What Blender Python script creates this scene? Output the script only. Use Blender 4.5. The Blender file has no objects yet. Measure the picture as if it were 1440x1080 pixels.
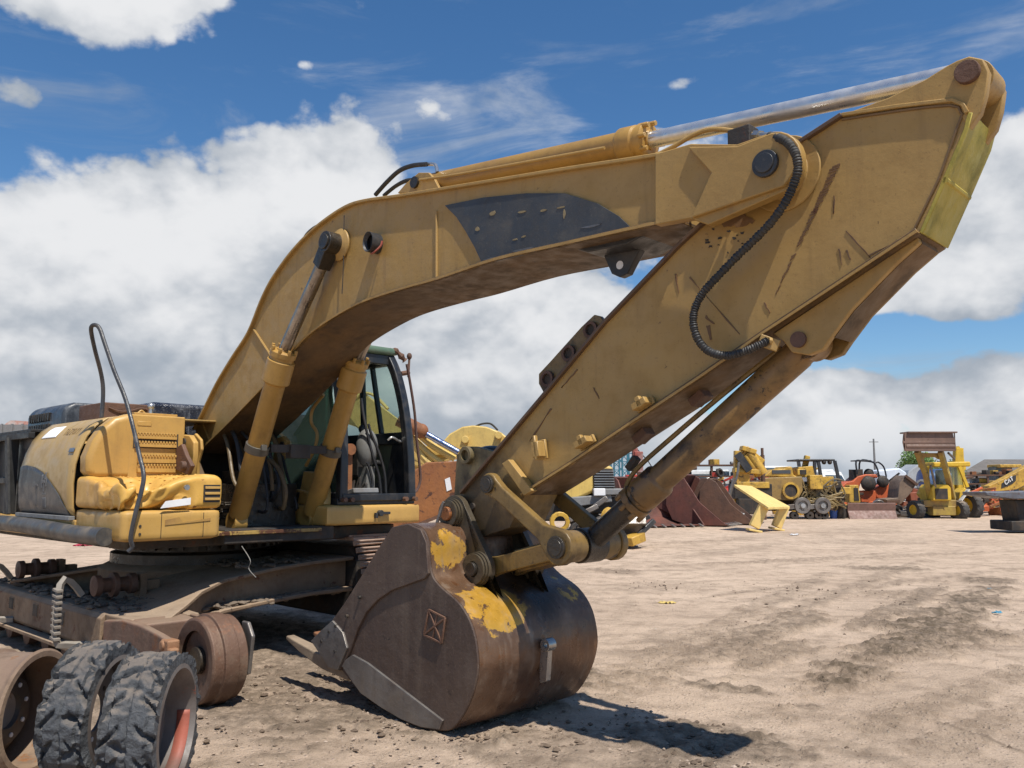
import bpy, math, random
import numpy as np
from mathutils import Vector, Matrix, noise
R = math.radians
random.seed(7)
SC = bpy.context.scene
COL = SC.collection

# ---------------------------------------------------------------- camera, world, sun, exposure
FPX, EYE, HOR = 1200.0, 1.5, 680.0
PITCH = math.atan((HOR - 540) / FPX)
cd = bpy.data.cameras.new('camera'); cam = bpy.data.objects.new('camera', cd); COL.objects.link(cam)
cam.location = (0, 0, EYE); cam.rotation_euler = (math.pi / 2 + PITCH, 0, 0)
cd.sensor_width = 36; cd.lens = FPX / 1440 * 36; cd.clip_start = .05; cd.clip_end = 5000
SC.camera = cam
SC.view_settings.view_transform = 'Standard'; SC.view_settings.look = 'None'
SC.view_settings.gamma = 1; SC.view_settings.use_curve_mapping = False
SC.view_settings.exposure = 0.2
SUN = Vector((.27, -.45, 1.0)).normalized()
ld = bpy.data.lights.new('sun', 'SUN'); ld.energy = 4.9; ld.angle = R(.5); ld.color = (1, .95, .86)
sun = bpy.data.objects.new('sun', ld); COL.objects.link(sun)
sun.rotation_euler = SUN.to_track_quat('Z', 'Y').to_euler()

_cp, _sp = math.cos(PITCH), math.sin(PITCH)
def ray(px, py):
    a, b = (px - 720) / FPX, -(py - 540) / FPX
    return Vector((a, _cp - b * _sp, _sp + b * _cp))
def at(px, py, d):
    """world point seen at a photo position, at forward distance d"""
    r = ray(px, py); return Vector((0, 0, EYE)) + r * (d / r.y)
def gr(px, py, z=0.0):
    r = ray(px, py); return Vector((0, 0, EYE)) + r * ((z - EYE) / r.z)

class NT:
    def __init__(s, t): s.t = t; s.n = t.nodes; s.l = t.links
    def add(s, k, **kw):
        n = s.n.new(k)
        for a, b in kw.items():
            if a == 'ins':
                for i, v in b.items():
                    if hasattr(v, 'is_linked') or isinstance(v, bpy.types.NodeSocket): s.l.new(v, n.inputs[i])
                    else: n.inputs[i].default_value = v
            else: setattr(n, a, b)
        return n
    def math(s, op, a, b=None, c=None, clamp=False):
        n = s.n.new('ShaderNodeMath'); n.operation = op; n.use_clamp = clamp
        for i, v in enumerate((a, b, c)):
            if v is None: continue
            if isinstance(v, (int, float)): n.inputs[i].default_value = v
            else: s.l.new(v, n.inputs[i])
        return n.outputs[0]
    def vm(s, op, a, b=None, out=0):
        n = s.n.new('ShaderNodeVectorMath'); n.operation = op
        for i, v in enumerate((a, b)):
            if v is None: continue
            if isinstance(v, (tuple, list, Vector)): n.inputs[i].default_value = tuple(v)
            else: s.l.new(v, n.inputs[i])
        return n.outputs[out]
    def noise(s, vec, scale, detail=4, rough=.55, dist=0.0):
        n = s.n.new('ShaderNodeTexNoise'); n.inputs['Scale'].default_value = scale
        n.inputs['Detail'].default_value = detail; n.inputs['Roughness'].default_value = rough
        n.inputs['Distortion'].default_value = dist
        if vec is not None: s.l.new(vec, n.inputs['Vector'])
        return n.outputs[0]
    def ramp(s, x, a, b, lo=0.0, hi=1.0, smooth=True):
        n = s.n.new('ShaderNodeMapRange'); n.interpolation_type = 'SMOOTHSTEP' if smooth else 'LINEAR'
        s.l.new(x, n.inputs[0])
        for i, v in enumerate((a, b, lo, hi)): n.inputs[i + 1].default_value = v
        return n.outputs[0]
    def mix(s, f, a, b):
        n = s.n.new('ShaderNodeMix'); n.data_type = 'RGBA'
        for i, v in ((0, f), (6, a), (7, b)):
            if isinstance(v, (int, float)): n.inputs[i].default_value = v
            elif isinstance(v, (tuple, list)): n.inputs[i].default_value = tuple(v) + ((1,) if len(v) == 3 else ())
            else: s.l.new(v, n.inputs[i])
        return n.outputs[2]

def build_world():
    w = bpy.data.worlds.new('World'); SC.world = w; w.use_nodes = True
    t = NT(w.node_tree); t.n.clear()
    # density of cumulus as a function of direction
    def group(nm):
        g = bpy.data.node_groups.new(nm, 'ShaderNodeTree')
        g.interface.new_socket('Vector', in_out='INPUT', socket_type='NodeSocketVector'); g.interface.new_socket('Density', in_out='OUTPUT', socket_type='NodeSocketFloat')
        q = NT(g); gi = q.add('NodeGroupInput'); go = q.add('NodeGroupOutput'); return g, q, gi.outputs[0], go
    g, q, v, go = group('cloud_layout')
    def field(lst):
        acc = None
        for (px, py, rx, ry, amp) in lst:
            c = ray(px, py).normalized()
            m = q.add('ShaderNodeMapping'); m.vector_type = 'POINT'; q.l.new(v, m.inputs[0])
            sc = (FPX / rx, FPX / rx, FPX / ry); m.inputs['Scale'].default_value = sc; m.inputs['Location'].default_value = tuple(-c[i] * sc[i] for i in range(3))
            L = q.vm('LENGTH', m.outputs[0], None, 1)
            a = q.ramp(L, 1.0, 0.0, 0.0, amp)
            acc = a if acc is None else q.math('ADD', acc, a)
        return acc
    blobs = [(150, -25, 250, 110, .75), (60, 540, 520, 330, .62), (330, 400, 420, 260, .45), (440, 250, 190, 150, .50), (530, 300, 130, 130, .25),
             (120, 330, 230, 110, .22), (800, 540, 330, 260, .62), (490, 590, 240, 170, .55), (640, 420, 260, 200, .30), (1345, 385, 190, 110, .46), (1180, 440, 190, 90, .24),
             (1405, 560, 170, 100, .58), (1170, 565, 170, 75, .50), (1060, 620, 240, 80, .32), (1290, 650, 330, 50, .30), (20, 130, 60, 40, .28),
             (430, 90, 40, 16, .30), (955, 118, 60, 20, .33), (900, 190, 420, 50, .08), (1290, 110, 260, 60, .04), (1420, 270, 190, 150, .40)]
    holes = [(1220, 478, 240, 42, .40), (1230, 470, 110, 40, .2), (1120, 330, 150, 120, .15), (860, 70, 520, 130, .16), (250, 150, 300, 120, .22), (655, 455, 36, 20, .30)]
    acc = field(blobs); neg = field(holes)
    q.l.new(q.math('SUBTRACT', acc, neg), go.inputs[0])
    gd, q, v, go = group('cloud_billows')
    warp = q.add('ShaderNodeTexNoise'); warp.inputs['Scale'].default_value = 9; warp.inputs['Detail'].default_value = 3; q.l.new(v, warp.inputs['Vector'])
    wv = q.vm('ADD', v, q.vm('MULTIPLY', q.vm('SUBTRACT', warp.outputs[1], (.5, .5, .5)), (.07, .07, .07)))
    n = q.add('ShaderNodeTexVoronoi'); n.feature = 'F1'; n.inputs['Scale'].default_value = 9; n.inputs['Detail'].default_value = 2.5
    n.inputs['Roughness'].default_value = .55; n.inputs['Lacunarity'].default_value = 2.3; n.normalize = True
    q.l.new(q.vm('MULTIPLY', wv, (1, 1, 1.35)), n.inputs['Vector']); vb = n.outputs['Distance']
    n1 = q.noise(q.vm('MULTIPLY', v, (1, 1, 1.5)), 4.6, 8, .58)
    s = q.math('ADD', q.math('MULTIPLY', q.math('SUBTRACT', n1, .5), 1.0), q.math('MULTIPLY', q.math('SUBTRACT', .40, vb), .85))
    q.l.new(s, go.inputs[0])
    tc = t.add('ShaderNodeTexCoord'); D = tc.outputs['Generated']
    def dens(vec, gg):
        n = t.n.new('ShaderNodeGroup'); n.node_tree = gg; t.l.new(vec, n.inputs[0]); return n.outputs[0]
    F0 = dens(D, g); D0 = dens(D, gd); F2 = dens(t.vm('ADD', D, (.01, -.02, .10)), g); D1 = dens(t.vm('ADD', D, (.012, -.005, .026)), gd)
    s0 = t.math('ADD', t.math('ADD', F0, D0), t.math('MULTIPLY', t.math('SUBTRACT', t.noise(D, 30, 4, .6), .5), .16))
    sx = t.add('ShaderNodeSeparateXYZ'); t.l.new(D, sx.inputs[0])
    low = t.ramp(sx.outputs[2], .085, .0, 0, .95)
    cov = t.ramp(s0, .22, .36)
    wis = t.ramp(t.noise(t.vm('MULTIPLY', D, (1.2, 1, 4.5)), 3.4, 7, .62, .6), .48, .74, 0, .55)
    wis = t.math('MULTIPLY', wis, t.ramp(s0, -.3, .2, .25, 1))
    cov = t.math('MAXIMUM', t.math('MAXIMUM', cov, wis), low, clamp=True)
    lit = t.math('SUBTRACT', D0, D1)
    shade = t.math('ADD', t.math('MULTIPLY', lit, 2.1), t.math('ADD', .27, t.math('MULTIPLY', t.math('SUBTRACT', F0, F2), 1.1)))
    shade = t.math('SUBTRACT', shade, t.math('MULTIPLY', t.ramp(F2, .5, 1.3), .24))
    shade = t.ramp(shade, -.25, 1.05, 0, 1)
    ccol = t.mix(shade, (.42, .48, .56), (.96, .97, .99))
    ccol = t.mix(t.math('MULTIPLY', low, .55), ccol, (.60, .67, .75))
    sk = t.add('ShaderNodeTexSky', sky_type='NISHITA', sun_disc=False)
    sk.sun_elevation = math.asin(SUN.z); sk.sun_rotation = math.atan2(SUN.x, SUN.y)
    sk.air_density = 1.0; sk.dust_density = .1; sk.ozone_density = 4.0
    b1 = t.add('ShaderNodeBackground'); hs = t.add('ShaderNodeHueSaturation'); hs.inputs['Saturation'].default_value = 1.20; t.l.new(sk.outputs[0], hs.inputs['Color']); t.l.new(hs.outputs[0], b1.inputs[0]); b1.inputs[1].default_value = .104
    b2 = t.add('ShaderNodeBackground'); t.l.new(ccol, b2.inputs[0]); b2.inputs[1].default_value = .745
    mx = t.add('ShaderNodeMixShader'); t.l.new(cov, mx.inputs[0]); t.l.new(b1.outputs[0], mx.inputs[1]); t.l.new(b2.outputs[0], mx.inputs[2])
    o = t.add('ShaderNodeOutputWorld'); t.l.new(mx.outputs[0], o.inputs[0])
    w.cycles.sampling_method = 'MANUAL'; w.cycles.sample_map_resolution = 512
build_world()

# ---------------------------------------------------------------- materials
MATS = {}
def surf(name, a, b=None, dirt=(.10, .07, .045), dirt_amt=.35, rust=(.12, .045, .02), rust_amt=0.0, rough=.55, metal=0.0, bump=.15,
         scale=1.0, streak=.25, dust=.0, spec=.5, fleck=0.0, edge=True, under=None, under_lo=.5, under_hi=.56, zone=None, uz=()):
    """weathered surface: two paint tones, grime blotches, vertical run marks, rust breaking through, flecks"""
    if name in MATS: return MATS[name]
    m = bpy.data.materials.new(name); m.use_nodes = True; t = NT(m.node_tree)
    bs = t.n['Principled BSDF']; tc = t.add('ShaderNodeTexCoord'); P = tc.outputs['Object']
    b = b or tuple(c * .82 for c in a)
    c = t.mix(t.ramp(t.noise(P, 1.3 * scale, 5, .6), .35, .65), a, b)
    if under:   # worn paint over another colour
        nu = t.noise(P, 4.5 * scale, 10, .72, .2)
        for (cc, rad, amt) in uz:
            dl = t.vm('LENGTH', t.vm('MULTIPLY', t.vm('SUBTRACT', P, cc), tuple(1 / r_ for r_ in rad)), None, 1)
            nu = t.math('ADD', nu, t.ramp(dl, 1.0, .35, 0, amt))
        c = t.mix(t.ramp(nu, under_lo, under_hi), c, under)
    if dirt_amt:
        n = t.noise(P, 4.5 * scale, 8, .65)
        c = t.mix(t.math('MULTIPLY', t.ramp(n, .46, .74), dirt_amt), c, dirt)
    if streak:
        n = t.noise(t.vm('MULTIPLY', P, (14, 14, .9)), 1.0 * scale, 4, .6)
        c = t.mix(t.math('MULTIPLY', t.ramp(n, .52, .75), streak), c, dirt)
    rr = t.ramp(t.noise(P, 9 * scale, 4, .6), .3, .7, rough - .12, min(1, rough + .15))
    if rust_amt:
        n = t.noise(P, 6.5 * scale, 10, .72, .3)
        f = t.ramp(n, .70 - rust_amt * .35, .74 - rust_amt * .33)
        c = t.mix(f, c, t.mix(t.noise(P, 40 * scale, 3), rust, tuple(v * .45 for v in rust)))
    if fleck:
        n = t.noise(P, 55 * scale, 5, .7)
        c = t.mix(t.math('MULTIPLY', t.ramp(n, .60, .66), fleck), c, dirt)
    if zone:   # greasy area round a point of the machine
        dl = t.vm('LENGTH', t.vm('SUBTRACT', P, zone[0]), None, 1)
        zz = t.math('ADD', dl, t.math('MULTIPLY', t.math('SUBTRACT', t.noise(P, 3.5, 8, .7), .5), zone[1] * 1.3))
        c = t.mix(t.ramp(zz, zone[1], zone[1] * .25, 0, .88), c, (.03, .022, .014))
    if dust:
        gm = t.add('ShaderNodeNewGeometry'); sx = t.add('ShaderNodeSeparateXYZ'); t.l.new(gm.outputs['Normal'], sx.inputs[0])
        f = t.math('MULTIPLY', t.ramp(sx.outputs[2], .35, .9), t.ramp(t.noise(P, 5, 6, .6), .3, .6, dust * .5, dust))
        c = t.mix(f, c, (.36, .27, .19))
    t.l.new(c, bs.inputs['Base Color']); t.l.new(rr, bs.inputs['Roughness'])
    bs.inputs['Metallic'].default_value = metal; bs.inputs['Specular IOR Level'].default_value = spec
    if bump:
        bp = t.add('ShaderNodeBump'); bp.inputs['Strength'].default_value = bump; bp.inputs['Distance'].default_value = .02
        h = t.math('ADD', t.noise(P, 22 * scale, 6, .65), t.math('MULTIPLY', t.noise(P, 3 * scale, 3), 1.2))
        t.l.new(h, bp.inputs['Height']); t.l.new(bp.outputs[0], bs.inputs['Normal'])
    MATS[name] = m; return m

def glass(name, tint=(.5, .7, .6), a=.35):
    if name in MATS: return MATS[name]
    m = bpy.data.materials.new(name); m.use_nodes = True; t = NT(m.node_tree); t.n.remove(t.n['Principled BSDF'])
    out = t.n['Material Output']
    tr = t.add('ShaderNodeBsdfTransparent'); tr.inputs[0].default_value = tint + (1,)
    gl = t.add('ShaderNodeBsdfGlossy'); gl.inputs[1].default_value = .03
    df = t.add('ShaderNodeBsdfDiffuse'); df.inputs[0].default_value = tuple(c * .5 for c in tint) + (1,)
    lw = t.add('ShaderNodeLayerWeight'); lw.inputs[0].default_value = .25
    m1 = t.add('ShaderNodeMixShader'); m1.inputs[0].default_value = a; t.l.new(tr.outputs[0], m1.inputs[1]); t.l.new(df.outputs[0], m1.inputs[2])
    m2 = t.add('ShaderNodeMixShader'); t.l.new(t.math('ADD', t.math('MULTIPLY', lw.outputs[1], .5), .04), m2.inputs[0])
    t.l.new(m1.outputs[0], m2.inputs[1]); t.l.new(gl.outputs[0], m2.inputs[2]); t.l.new(m2.outputs[0], out.inputs[0])
    MATS[name] = m; return m

YEL = surf('yellow_paint', (.40, .25, .078), (.355, .218, .066), dirt=(.15, .08, .03), dirt_amt=.24, rust=(.10, .045, .022), rust_amt=.12, rough=.52, streak=.30, fleck=.35, bump=.12)
YELC = surf('cylinder_yellow', (.43, .25, .062), (.36, .205, .05), dirt=(.14, .08, .03), dirt_amt=.5, rust_amt=.10, rust=(.06, .035, .02), rough=.45, streak=.2, fleck=.3, bump=.08)
YELB = surf('body_yellow', (.52, .31, .085), (.46, .27, .072), dirt=(.22, .12, .04), dirt_amt=.28, rust_amt=.07, rust=(.20, .07, .02), rough=.42, streak=.2, fleck=.25, bump=.06)
GRIM = surf('greasy_yellow', (.25, .15, .04), (.17, .105, .035), dirt=(.035, .026, .018), dirt_amt=.95, rust_amt=.25, rust=(.05, .03, .02), rough=.45, streak=.5, fleck=.5)
UND = surf('dark_underside', (.15, .085, .032), (.09, .055, .026), dirt=(.03, .022, .016), dirt_amt=.8, rust_amt=.2, rust=(.05, .03, .02), rough=.6)  # darker brown-yellow for flange undersides, lug web and foot brackets
BLK = surf('black_paint', (.022, .024, .028), (.035, .036, .04), dirt=(.12, .10, .08), dirt_amt=.35, rough=.4, streak=.2, fleck=.3)
DGR = surf('dark_grease', (.020, .017, .014), (.04, .032, .024), dirt=(.09, .06, .03), dirt_amt=.5, rough=.35, bump=.4)
NAVY = surf('navy_frame', (.012, .015, .020), (.018, .022, .028), dirt=(.12, .10, .08), dirt_amt=.35, rough=.42)
RUB = surf('rubber_hose', (.02, .02, .022), (.035, .034, .033), dirt=(.13, .11, .08), dirt_amt=.3, rough=.6, streak=0)
CHR = surf('chrome_rod', (.70, .71, .72), (.62, .62, .63), dirt=(.25, .20, .14), dirt_amt=.3, rough=.34, metal=.75, bump=.02, streak=.2)
CHRD = surf('dirty_rod', (.42, .38, .33), (.30, .26, .22), dirt=(.10, .07, .05), dirt_amt=.7, rough=.32, metal=.9, bump=.05, streak=.5)
STL = surf('worn_steel', (.26, .24, .22), (.18, .16, .145), dirt=(.10, .06, .04), dirt_amt=.5, rust_amt=.2, rough=.45, metal=.6, bump=.25)
RUST = surf('brown_rust', (.15, .075, .045), (.10, .055, .038), dirt=(.06, .035, .025), dirt_amt=.5, rust=(.20, .085, .04), rust_amt=.25, rough=.7, bump=.35, fleck=.4)
RUSTO = surf('orange_rust', (.33, .13, .04), (.24, .09, .035), dirt=(.08, .04, .025), dirt_amt=.5, rust=(.12, .05, .03), rust_amt=.4, rough=.65, bump=.25)
MUDF = surf('dusty_frame', (.27, .185, .115), (.175, .115, .072), dirt=(.09, .055, .035), dirt_amt=.5, rust=(.17, .07, .04), rust_amt=.3, rough=.85, bump=.5, dust=.8)
BKTS = surf('bucket_side', (.070, .044, .033), (.095, .060, .044), dirt=(.20, .15, .11), dirt_amt=.3, rust=(.055, .035, .028), rust_amt=.25, rough=.55, bump=.22, fleck=.5, streak=.25)
MUD = surf('dry_mud', (.22, .17, .125), (.15, .115, .085), dirt=(.08, .06, .045), dirt_amt=.6, rough=.95, bump=.9)
ORG = surf('orange_paint', (.60, .13, .04), (.48, .10, .035), dirt_amt=.4, rust_amt=.15, rough=.5)
YEL2 = surf('far_yellow', (.62, .38, .055), (.48, .28, .045), dirt=(.07, .045, .025), dirt_amt=.85, rust_amt=.32, rust=(.10,.05,.025), rough=.5)
WHT = surf('white_paint', (.72, .72, .70), (.62, .62, .60), dirt_amt=.3, rough=.45)
PAP = surf('paper', (.80, .80, .80), (.74, .75, .77), dirt_amt=.1, rough=.8, streak=0, bump=.02)
DK = surf('dark_scrap', (.022, .02, .018), (.04, .033, .028), dirt=(.12, .08, .05), dirt_amt=.6, rust_amt=.3, rough=.7, bump=.3)
BLU = surf('blue_paint', (.03, .10, .36), (.03, .08, .28), dirt_amt=.3, rough=.4)
TEAL = surf('teal_paint', (.045, .19, .25), (.04, .14, .2), dirt_amt=.3, rough=.5)
RED = surf('red_paint', (.50, .05, .03), (.40, .04, .03), dirt_amt=.4, rough=.45)
GRY = surf('grey_paint', (.22, .22, .22), (.17, .17, .17), dirt_amt=.4, rough=.6)
SILV = surf('silver_metal', (.55, .55, .54), (.45, .45, .44), dirt_amt=.2, rough=.3, metal=.8, bump=.03)
GLW = glass('window_glass', (.80, .90, .86), .07)
GLG = glass('green_glass', (.26, .42, .35), .45)

# ---------------------------------------------------------------- mesh kit
class B:
    def __init__(s): s.v = []; s.f = []
    def add(s, vs, fs):
        o = len(s.v); s.v += [tuple(x) for x in vs]; s.f += [tuple(i + o for i in f) for f in fs]; return s
    def extr(s, pts, off):
        """closed outline extruded along a vector"""
        n = len(pts); off = Vector(off); a = [Vector(p) for p in pts]
        s.add(a + [p + off for p in a], [tuple(range(n))[::-1], tuple(range(n, 2 * n))] + [(i, (i + 1) % n, n + (i + 1) % n, n + i) for i in range(n)]); return s
    def prism(s, xz, y0, y1):
        return s.extr([(p[0], y0, p[1]) for p in xz], (0, y1 - y0, 0))
    def box(s, c, sz, rz=0, ry=0, rx=0):
        m = Matrix.Translation(c) @ Matrix.Rotation(rz, 4, 'Z') @ Matrix.Rotation(ry, 4, 'Y') @ Matrix.Rotation(rx, 4, 'X')
        h = [x / 2 for x in sz]
        vs = [m @ Vector((x * h[0], y * h[1], z * h[2])) for x in (-1, 1) for y in (-1, 1) for z in (-1, 1)]
        return s.add(vs, [(0, 1, 3, 2), (4, 6, 7, 5), (0, 4, 5, 1), (2, 3, 7, 6), (0, 2, 6, 4), (1, 5, 7, 3)])
    def bx(s, x0, x1, y0, y1, z0, z1):
        return s.box(((x0 + x1) / 2, (y0 + y1) / 2, (z0 + z1) / 2), (x1 - x0, y1 - y0, z1 - z0))
    def beam(s, p, q, w, h, up=(0, 0, 1), w2=None, h2=None):
        p, q = Vector(p), Vector(q); d = (q - p).normalized(); u = Vector(up)
        side = d.cross(u).normalized(); u = side.cross(d).normalized()
        w2 = w if w2 is None else w2; h2 = h if h2 is None else h2
        vs = []
        for c, ww, hh in ((p, w, h), (q, w2, h2)):
            vs += [c + side * a * ww / 2 + u * b * hh / 2 for a, b in ((-1, -1), (1, -1), (1, 1), (-1, 1))]
        return s.add(vs, [(3, 2, 1, 0), (4, 5, 6, 7)] + [(i, (i + 1) % 4, 4 + (i + 1) % 4, 4 + i) for i in range(4)])
    def lathe(s, prof, c, axis, n=32, caps=True):
        """profile of (radius, along) turned about an axis"""
        c = Vector(c); ax = Vector(axis).normalized()
        t = Vector((0, 0, 1)) if abs(ax.z) < .9 else Vector((1, 0, 0))
        u = ax.cross(t).normalized(); w = ax.cross(u)
        vs = []; fs = []
        for r, a in prof:
            for i in range(n):
                th = 2 * math.pi * i / n
                vs.append(c + ax * a + (u * math.cos(th) + w * math.sin(th)) * r)
        for k in range(len(prof) - 1):
            for i in range(n):
                j = (i + 1) % n; fs.append((k * n + i, k * n + j, (k + 1) * n + j, (k + 1) * n + i))
        if caps:
            fs.append(tuple(range(n))[::-1]); m = (len(prof) - 1) * n; fs.append(tuple(range(m, m + n)))
        return s.add(vs, fs)
    def cyl(s, p, q, r, r2=None, n=24):
        p, q = Vector(p), Vector(q); L = (q - p).length
        return s.lathe([(r, 0), (r if r2 is None else r2, L)], p, q - p, n)
    def ring(s, c, axis, ro, ri, w, n=32):
        h = w / 2
        return s.lathe([(ri, -h), (ro, -h), (ro, h), (ri, h), (ri, -h)], c, axis, n, caps=False)
    def tube(s, pts, r, n=8, sub=6, closed=False, rr=None):
        P = [Vector(p) for p in pts]
        if sub > 1 and len(P) > 2:
            Q = []
            for i in range(len(P) - 1):
                p0 = P[max(i - 1, 0)]; p1 = P[i]; p2 = P[i + 1]; p3 = P[min(i + 2, len(P) - 1)]
                for k in range(sub):
                    t = k / sub
                    Q.append(.5 * ((2 * p1) + (p2 - p0) * t + (2 * p0 - 5 * p1 + 4 * p2 - p3) * t * t + (3 * p1 - p0 - 3 * p2 + p3) * t ** 3))
            Q.append(P[-1]); P = Q
        vs = []; fs = []; u = None
        for i, p in enumerate(P):
            d = (P[min(i + 1, len(P) - 1)] - P[max(i - 1, 0)]).normalized()
            if u is None: u = d.orthogonal().normalized()
            u = (u - d * u.dot(d)).normalized(); w = d.cross(u)
            rad = rr(i / (len(P) - 1)) if rr else r
            vs += [p + (u * math.cos(2 * math.pi * k / n) + w * math.sin(2 * math.pi * k / n)) * rad for k in range(n)]
        for i in range(len(P) - 1):
            for k in range(n):
                j = (k + 1) % n; fs.append((i * n + k, i * n + j, (i + 1) * n + j, (i + 1) * n + k))
        fs.append(tuple(range(n))[::-1]); m = (len(P) - 1) * n; fs.append(tuple(range(m, m + n)))
        return s.add(vs, fs)
    def strip(s, line, y0, y1, th=.02):
        """plate following a polyline of (x,z), thickness th below the line, from y0 to y1"""
        L = [Vector((p[0], p[1])) for p in line]; n = len(L); off = []
        for i in range(n):
            d = (L[min(i + 1, n - 1)] - L[max(i - 1, 0)]).normalized(); off.append(Vector((d.y, -d.x)) * th)
        L = [p - o * (.003 / abs(th)) for p, o in zip(L, off)]
        poly = [(p.x, p.y) for p in L] + [((p + o).x, (p + o).y) for p, o in list(zip(L, off))[::-1]]
        vs = []; fs = []
        for y in (y0, y1):
            vs += [(p[0], y, p[1]) for p in poly]
        m = len(poly)
        for i in range(n - 1):
            a, b, c, d = i, i + 1, m - 2 - i, m - 1 - i
            fs.append((a, b, c, d)); fs.append((m + d, m + c, m + b, m + a))
        for i in range(m):
            j = (i + 1) % m; fs.append((i, m + i, m + j, j))
        return s.add(vs, fs)
    def sphere(s, c, r, n=10, sc=(1, 1, 1)):
        c = Vector(c); vs = []; fs = []
        for i in range(1, n):
            for k in range(2 * n):
                a, b = math.pi * i / n, math.pi * k / n
                vs.append(c + Vector((math.sin(a) * math.cos(b) * r * sc[0], math.sin(a) * math.sin(b) * r * sc[1], math.cos(a) * r * sc[2])))
        top = len(vs); vs += [c + Vector((0, 0, r * sc[2])), c - Vector((0, 0, r * sc[2]))]; m = 2 * n
        for i in range(n - 2):
            for k in range(m):
                j = (k + 1) % m; fs.append((i * m + k, (i + 1) * m + k, (i + 1) * m + j, i * m + j))
        for k in range(m):
            j = (k + 1) % m; fs.append((top, k, j)); fs.append((top + 1, (n - 2) * m + j, (n - 2) * m + k))
        return s.add(vs, fs)

def smooth2(pts, k=4):
    P = [Vector(p) for p in pts]; Q = []
    for i in range(len(P) - 1):
        p0 = P[max(i - 1, 0)]; p1 = P[i]; p2 = P[i + 1]; p3 = P[min(i + 2, len(P) - 1)]
        for j in range(k):
            t = j / k; q = .5 * ((2 * p1) + (p2 - p0) * t + (2 * p0 - 5 * p1 + 4 * p2 - p3) * t * t + (3 * p1 - p0 - 3 * p2 + p3) * t ** 3); Q.append(tuple(q))
    Q.append(tuple(P[-1])); return Q

def obj(name, b, mat, parent=None, bev=0.0, seg=2, ang=35, jit=0.0):
    me = bpy.data.meshes.new(name); vs = b.v
    if jit: vs = [tuple(Vector(v) + noise.noise_vector(Vector(v) * 9) * jit) for v in vs]
    me.from_pydata(vs, [], b.f); me.materials.append(mat)
    me.polygons.foreach_set('use_smooth', [True] * len(me.polygons))
    me.update(); me.set_sharp_from_angle(angle=R(ang))
    o = bpy.data.objects.new(name, me); COL.objects.link(o)
    if parent is not None:
        if parent.parent is not None and parent.parent.parent is not None: parent = parent.parent   # never deeper than thing > part > sub-part
        o.parent = parent
    if bev:
        md = o.modifiers.new('bevel', 'BEVEL'); md.width = bev; md.segments = seg; md.limit_method = 'ANGLE'; md.angle_limit = R(38)
        md.use_clamp_overlap = True
        if seg > 1: md.harden_normals = True
    return o
def tag(o, label=None, cat=None, group=None, kind=None):
    if label: o['label'] = label
    if cat: o['category'] = cat
    if group: o['group'] = group
    if kind: o['kind'] = kind
    return o
def empty(name, loc, rz=0, label=None, cat=None, group=None):
    o = bpy.data.objects.new(name, None); COL.objects.link(o); o.location = loc; o.rotation_euler = (0, 0, rz)
    o.empty_display_size = .2
    return tag(o, label, cat, group)
def copy_tree(o, parent=None):
    c = o.copy(); COL.objects.link(c); c.parent = parent
    for ch in [x for x in COL.objects if x.parent == o]: copy_tree(ch, c)
    return c

# ---------------------------------------------------------------- the ground
def ground_patches():
    """disturbed / wet soil, and shade painted under the machine: (x, y, half length, half width, angle, strength, ridge pitch)"""
    out = []
    def seg(p, q, w, s, ridge=0):
        a, b = gr(*p), gr(*q); c = (a + b) / 2; d = b - a
        out.append((c.x, c.y, d.length / 2, w, math.atan2(d.y, d.x), s, ridge))
    seg((1150, 985), (1400, 830), .36, 1.0, .11)
    seg((1250, 925), (1360, 872), .55, .9, .13)
    seg((985, 930), (1150, 860), .30, .7, .10)
    seg((1090, 890), (1150, 868), .3, .7, .10)
    seg((860, 1010), (1110, 1075), .40, .9, 0)
    seg((880, 1060), (1080, 1100), .5, .8, 0)
    seg((960, 962), (1090, 980), .12, .9, 0)
    seg((1110, 990), (1160, 1000), .12, .6, 0)
    seg((1190, 800), (1300, 800), .5, .9, 0)
    seg((1340, 815), (1440, 822), .5, .9, 0)
    seg((1215, 830), (1290, 842), .4, .6, .12)
    seg((840, 805), (900, 803), .5, .7, 0)
    seg((950, 785), (1100, 765), .5, .35, 0)
    seg((1150, 765), (1330, 760), .7, .35, 0)
    seg((1100, 750), (1300, 742), 1.0, .3, 0)
    seg((860, 1080), (700, 1100), .35, .5, 0)
    seg((1320, 1020), (1440, 1062), .05, .7, 0); seg((1000, 795), (1240, 778), .10, .55, 0); seg((880, 855), (1180, 815), .07, .5, 0); seg((1120, 1040), (1280, 1075), .12, .4, 0); seg((1240, 905), (1440, 905), .06, .35, 0); seg((1290, 855), (1330, 905), .25, .8, .12)
    seg((700, 1030), (900, 1050), .3, .5, 0)
    out.append((-2.2, 7.7, 3.0, 2.2, -.7, .85, 0)); out.append((-.6, 5.6, 1.2, .5, -.3, .45, 0))  # shade under the machine painted into the soil colour; smaller dark patch by bucket
    seg((900, 900), (1000, 905), .4, .35, 0)
    seg((860, 830), (1000, 820), .6, .25, 0)
    seg((420, 960), (330, 1000), .1, .25, 0)
    for p_, q_, w_, s_ in (((770, 1000), (1180, 800), .2, .42), ((1000, 905), (1300, 788), .2, .45), ((1440, 950), (1160, 1045), .2, .4), ((900, 965), (1070, 880), .2, .5), ((880, 800), (1420, 775), .3, .4), ((860, 770), (1200, 750), .4, .35), ((1180, 900), (1330, 820), .2, .7), ((1020, 960), (1130, 905), .18, .6), ((1300, 1075), (1440, 990), .16, .35), ((1010, 850), (1440, 800), .22, .35)):
        seg(p_, q_, w_, s_, .10)
    return out
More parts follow.
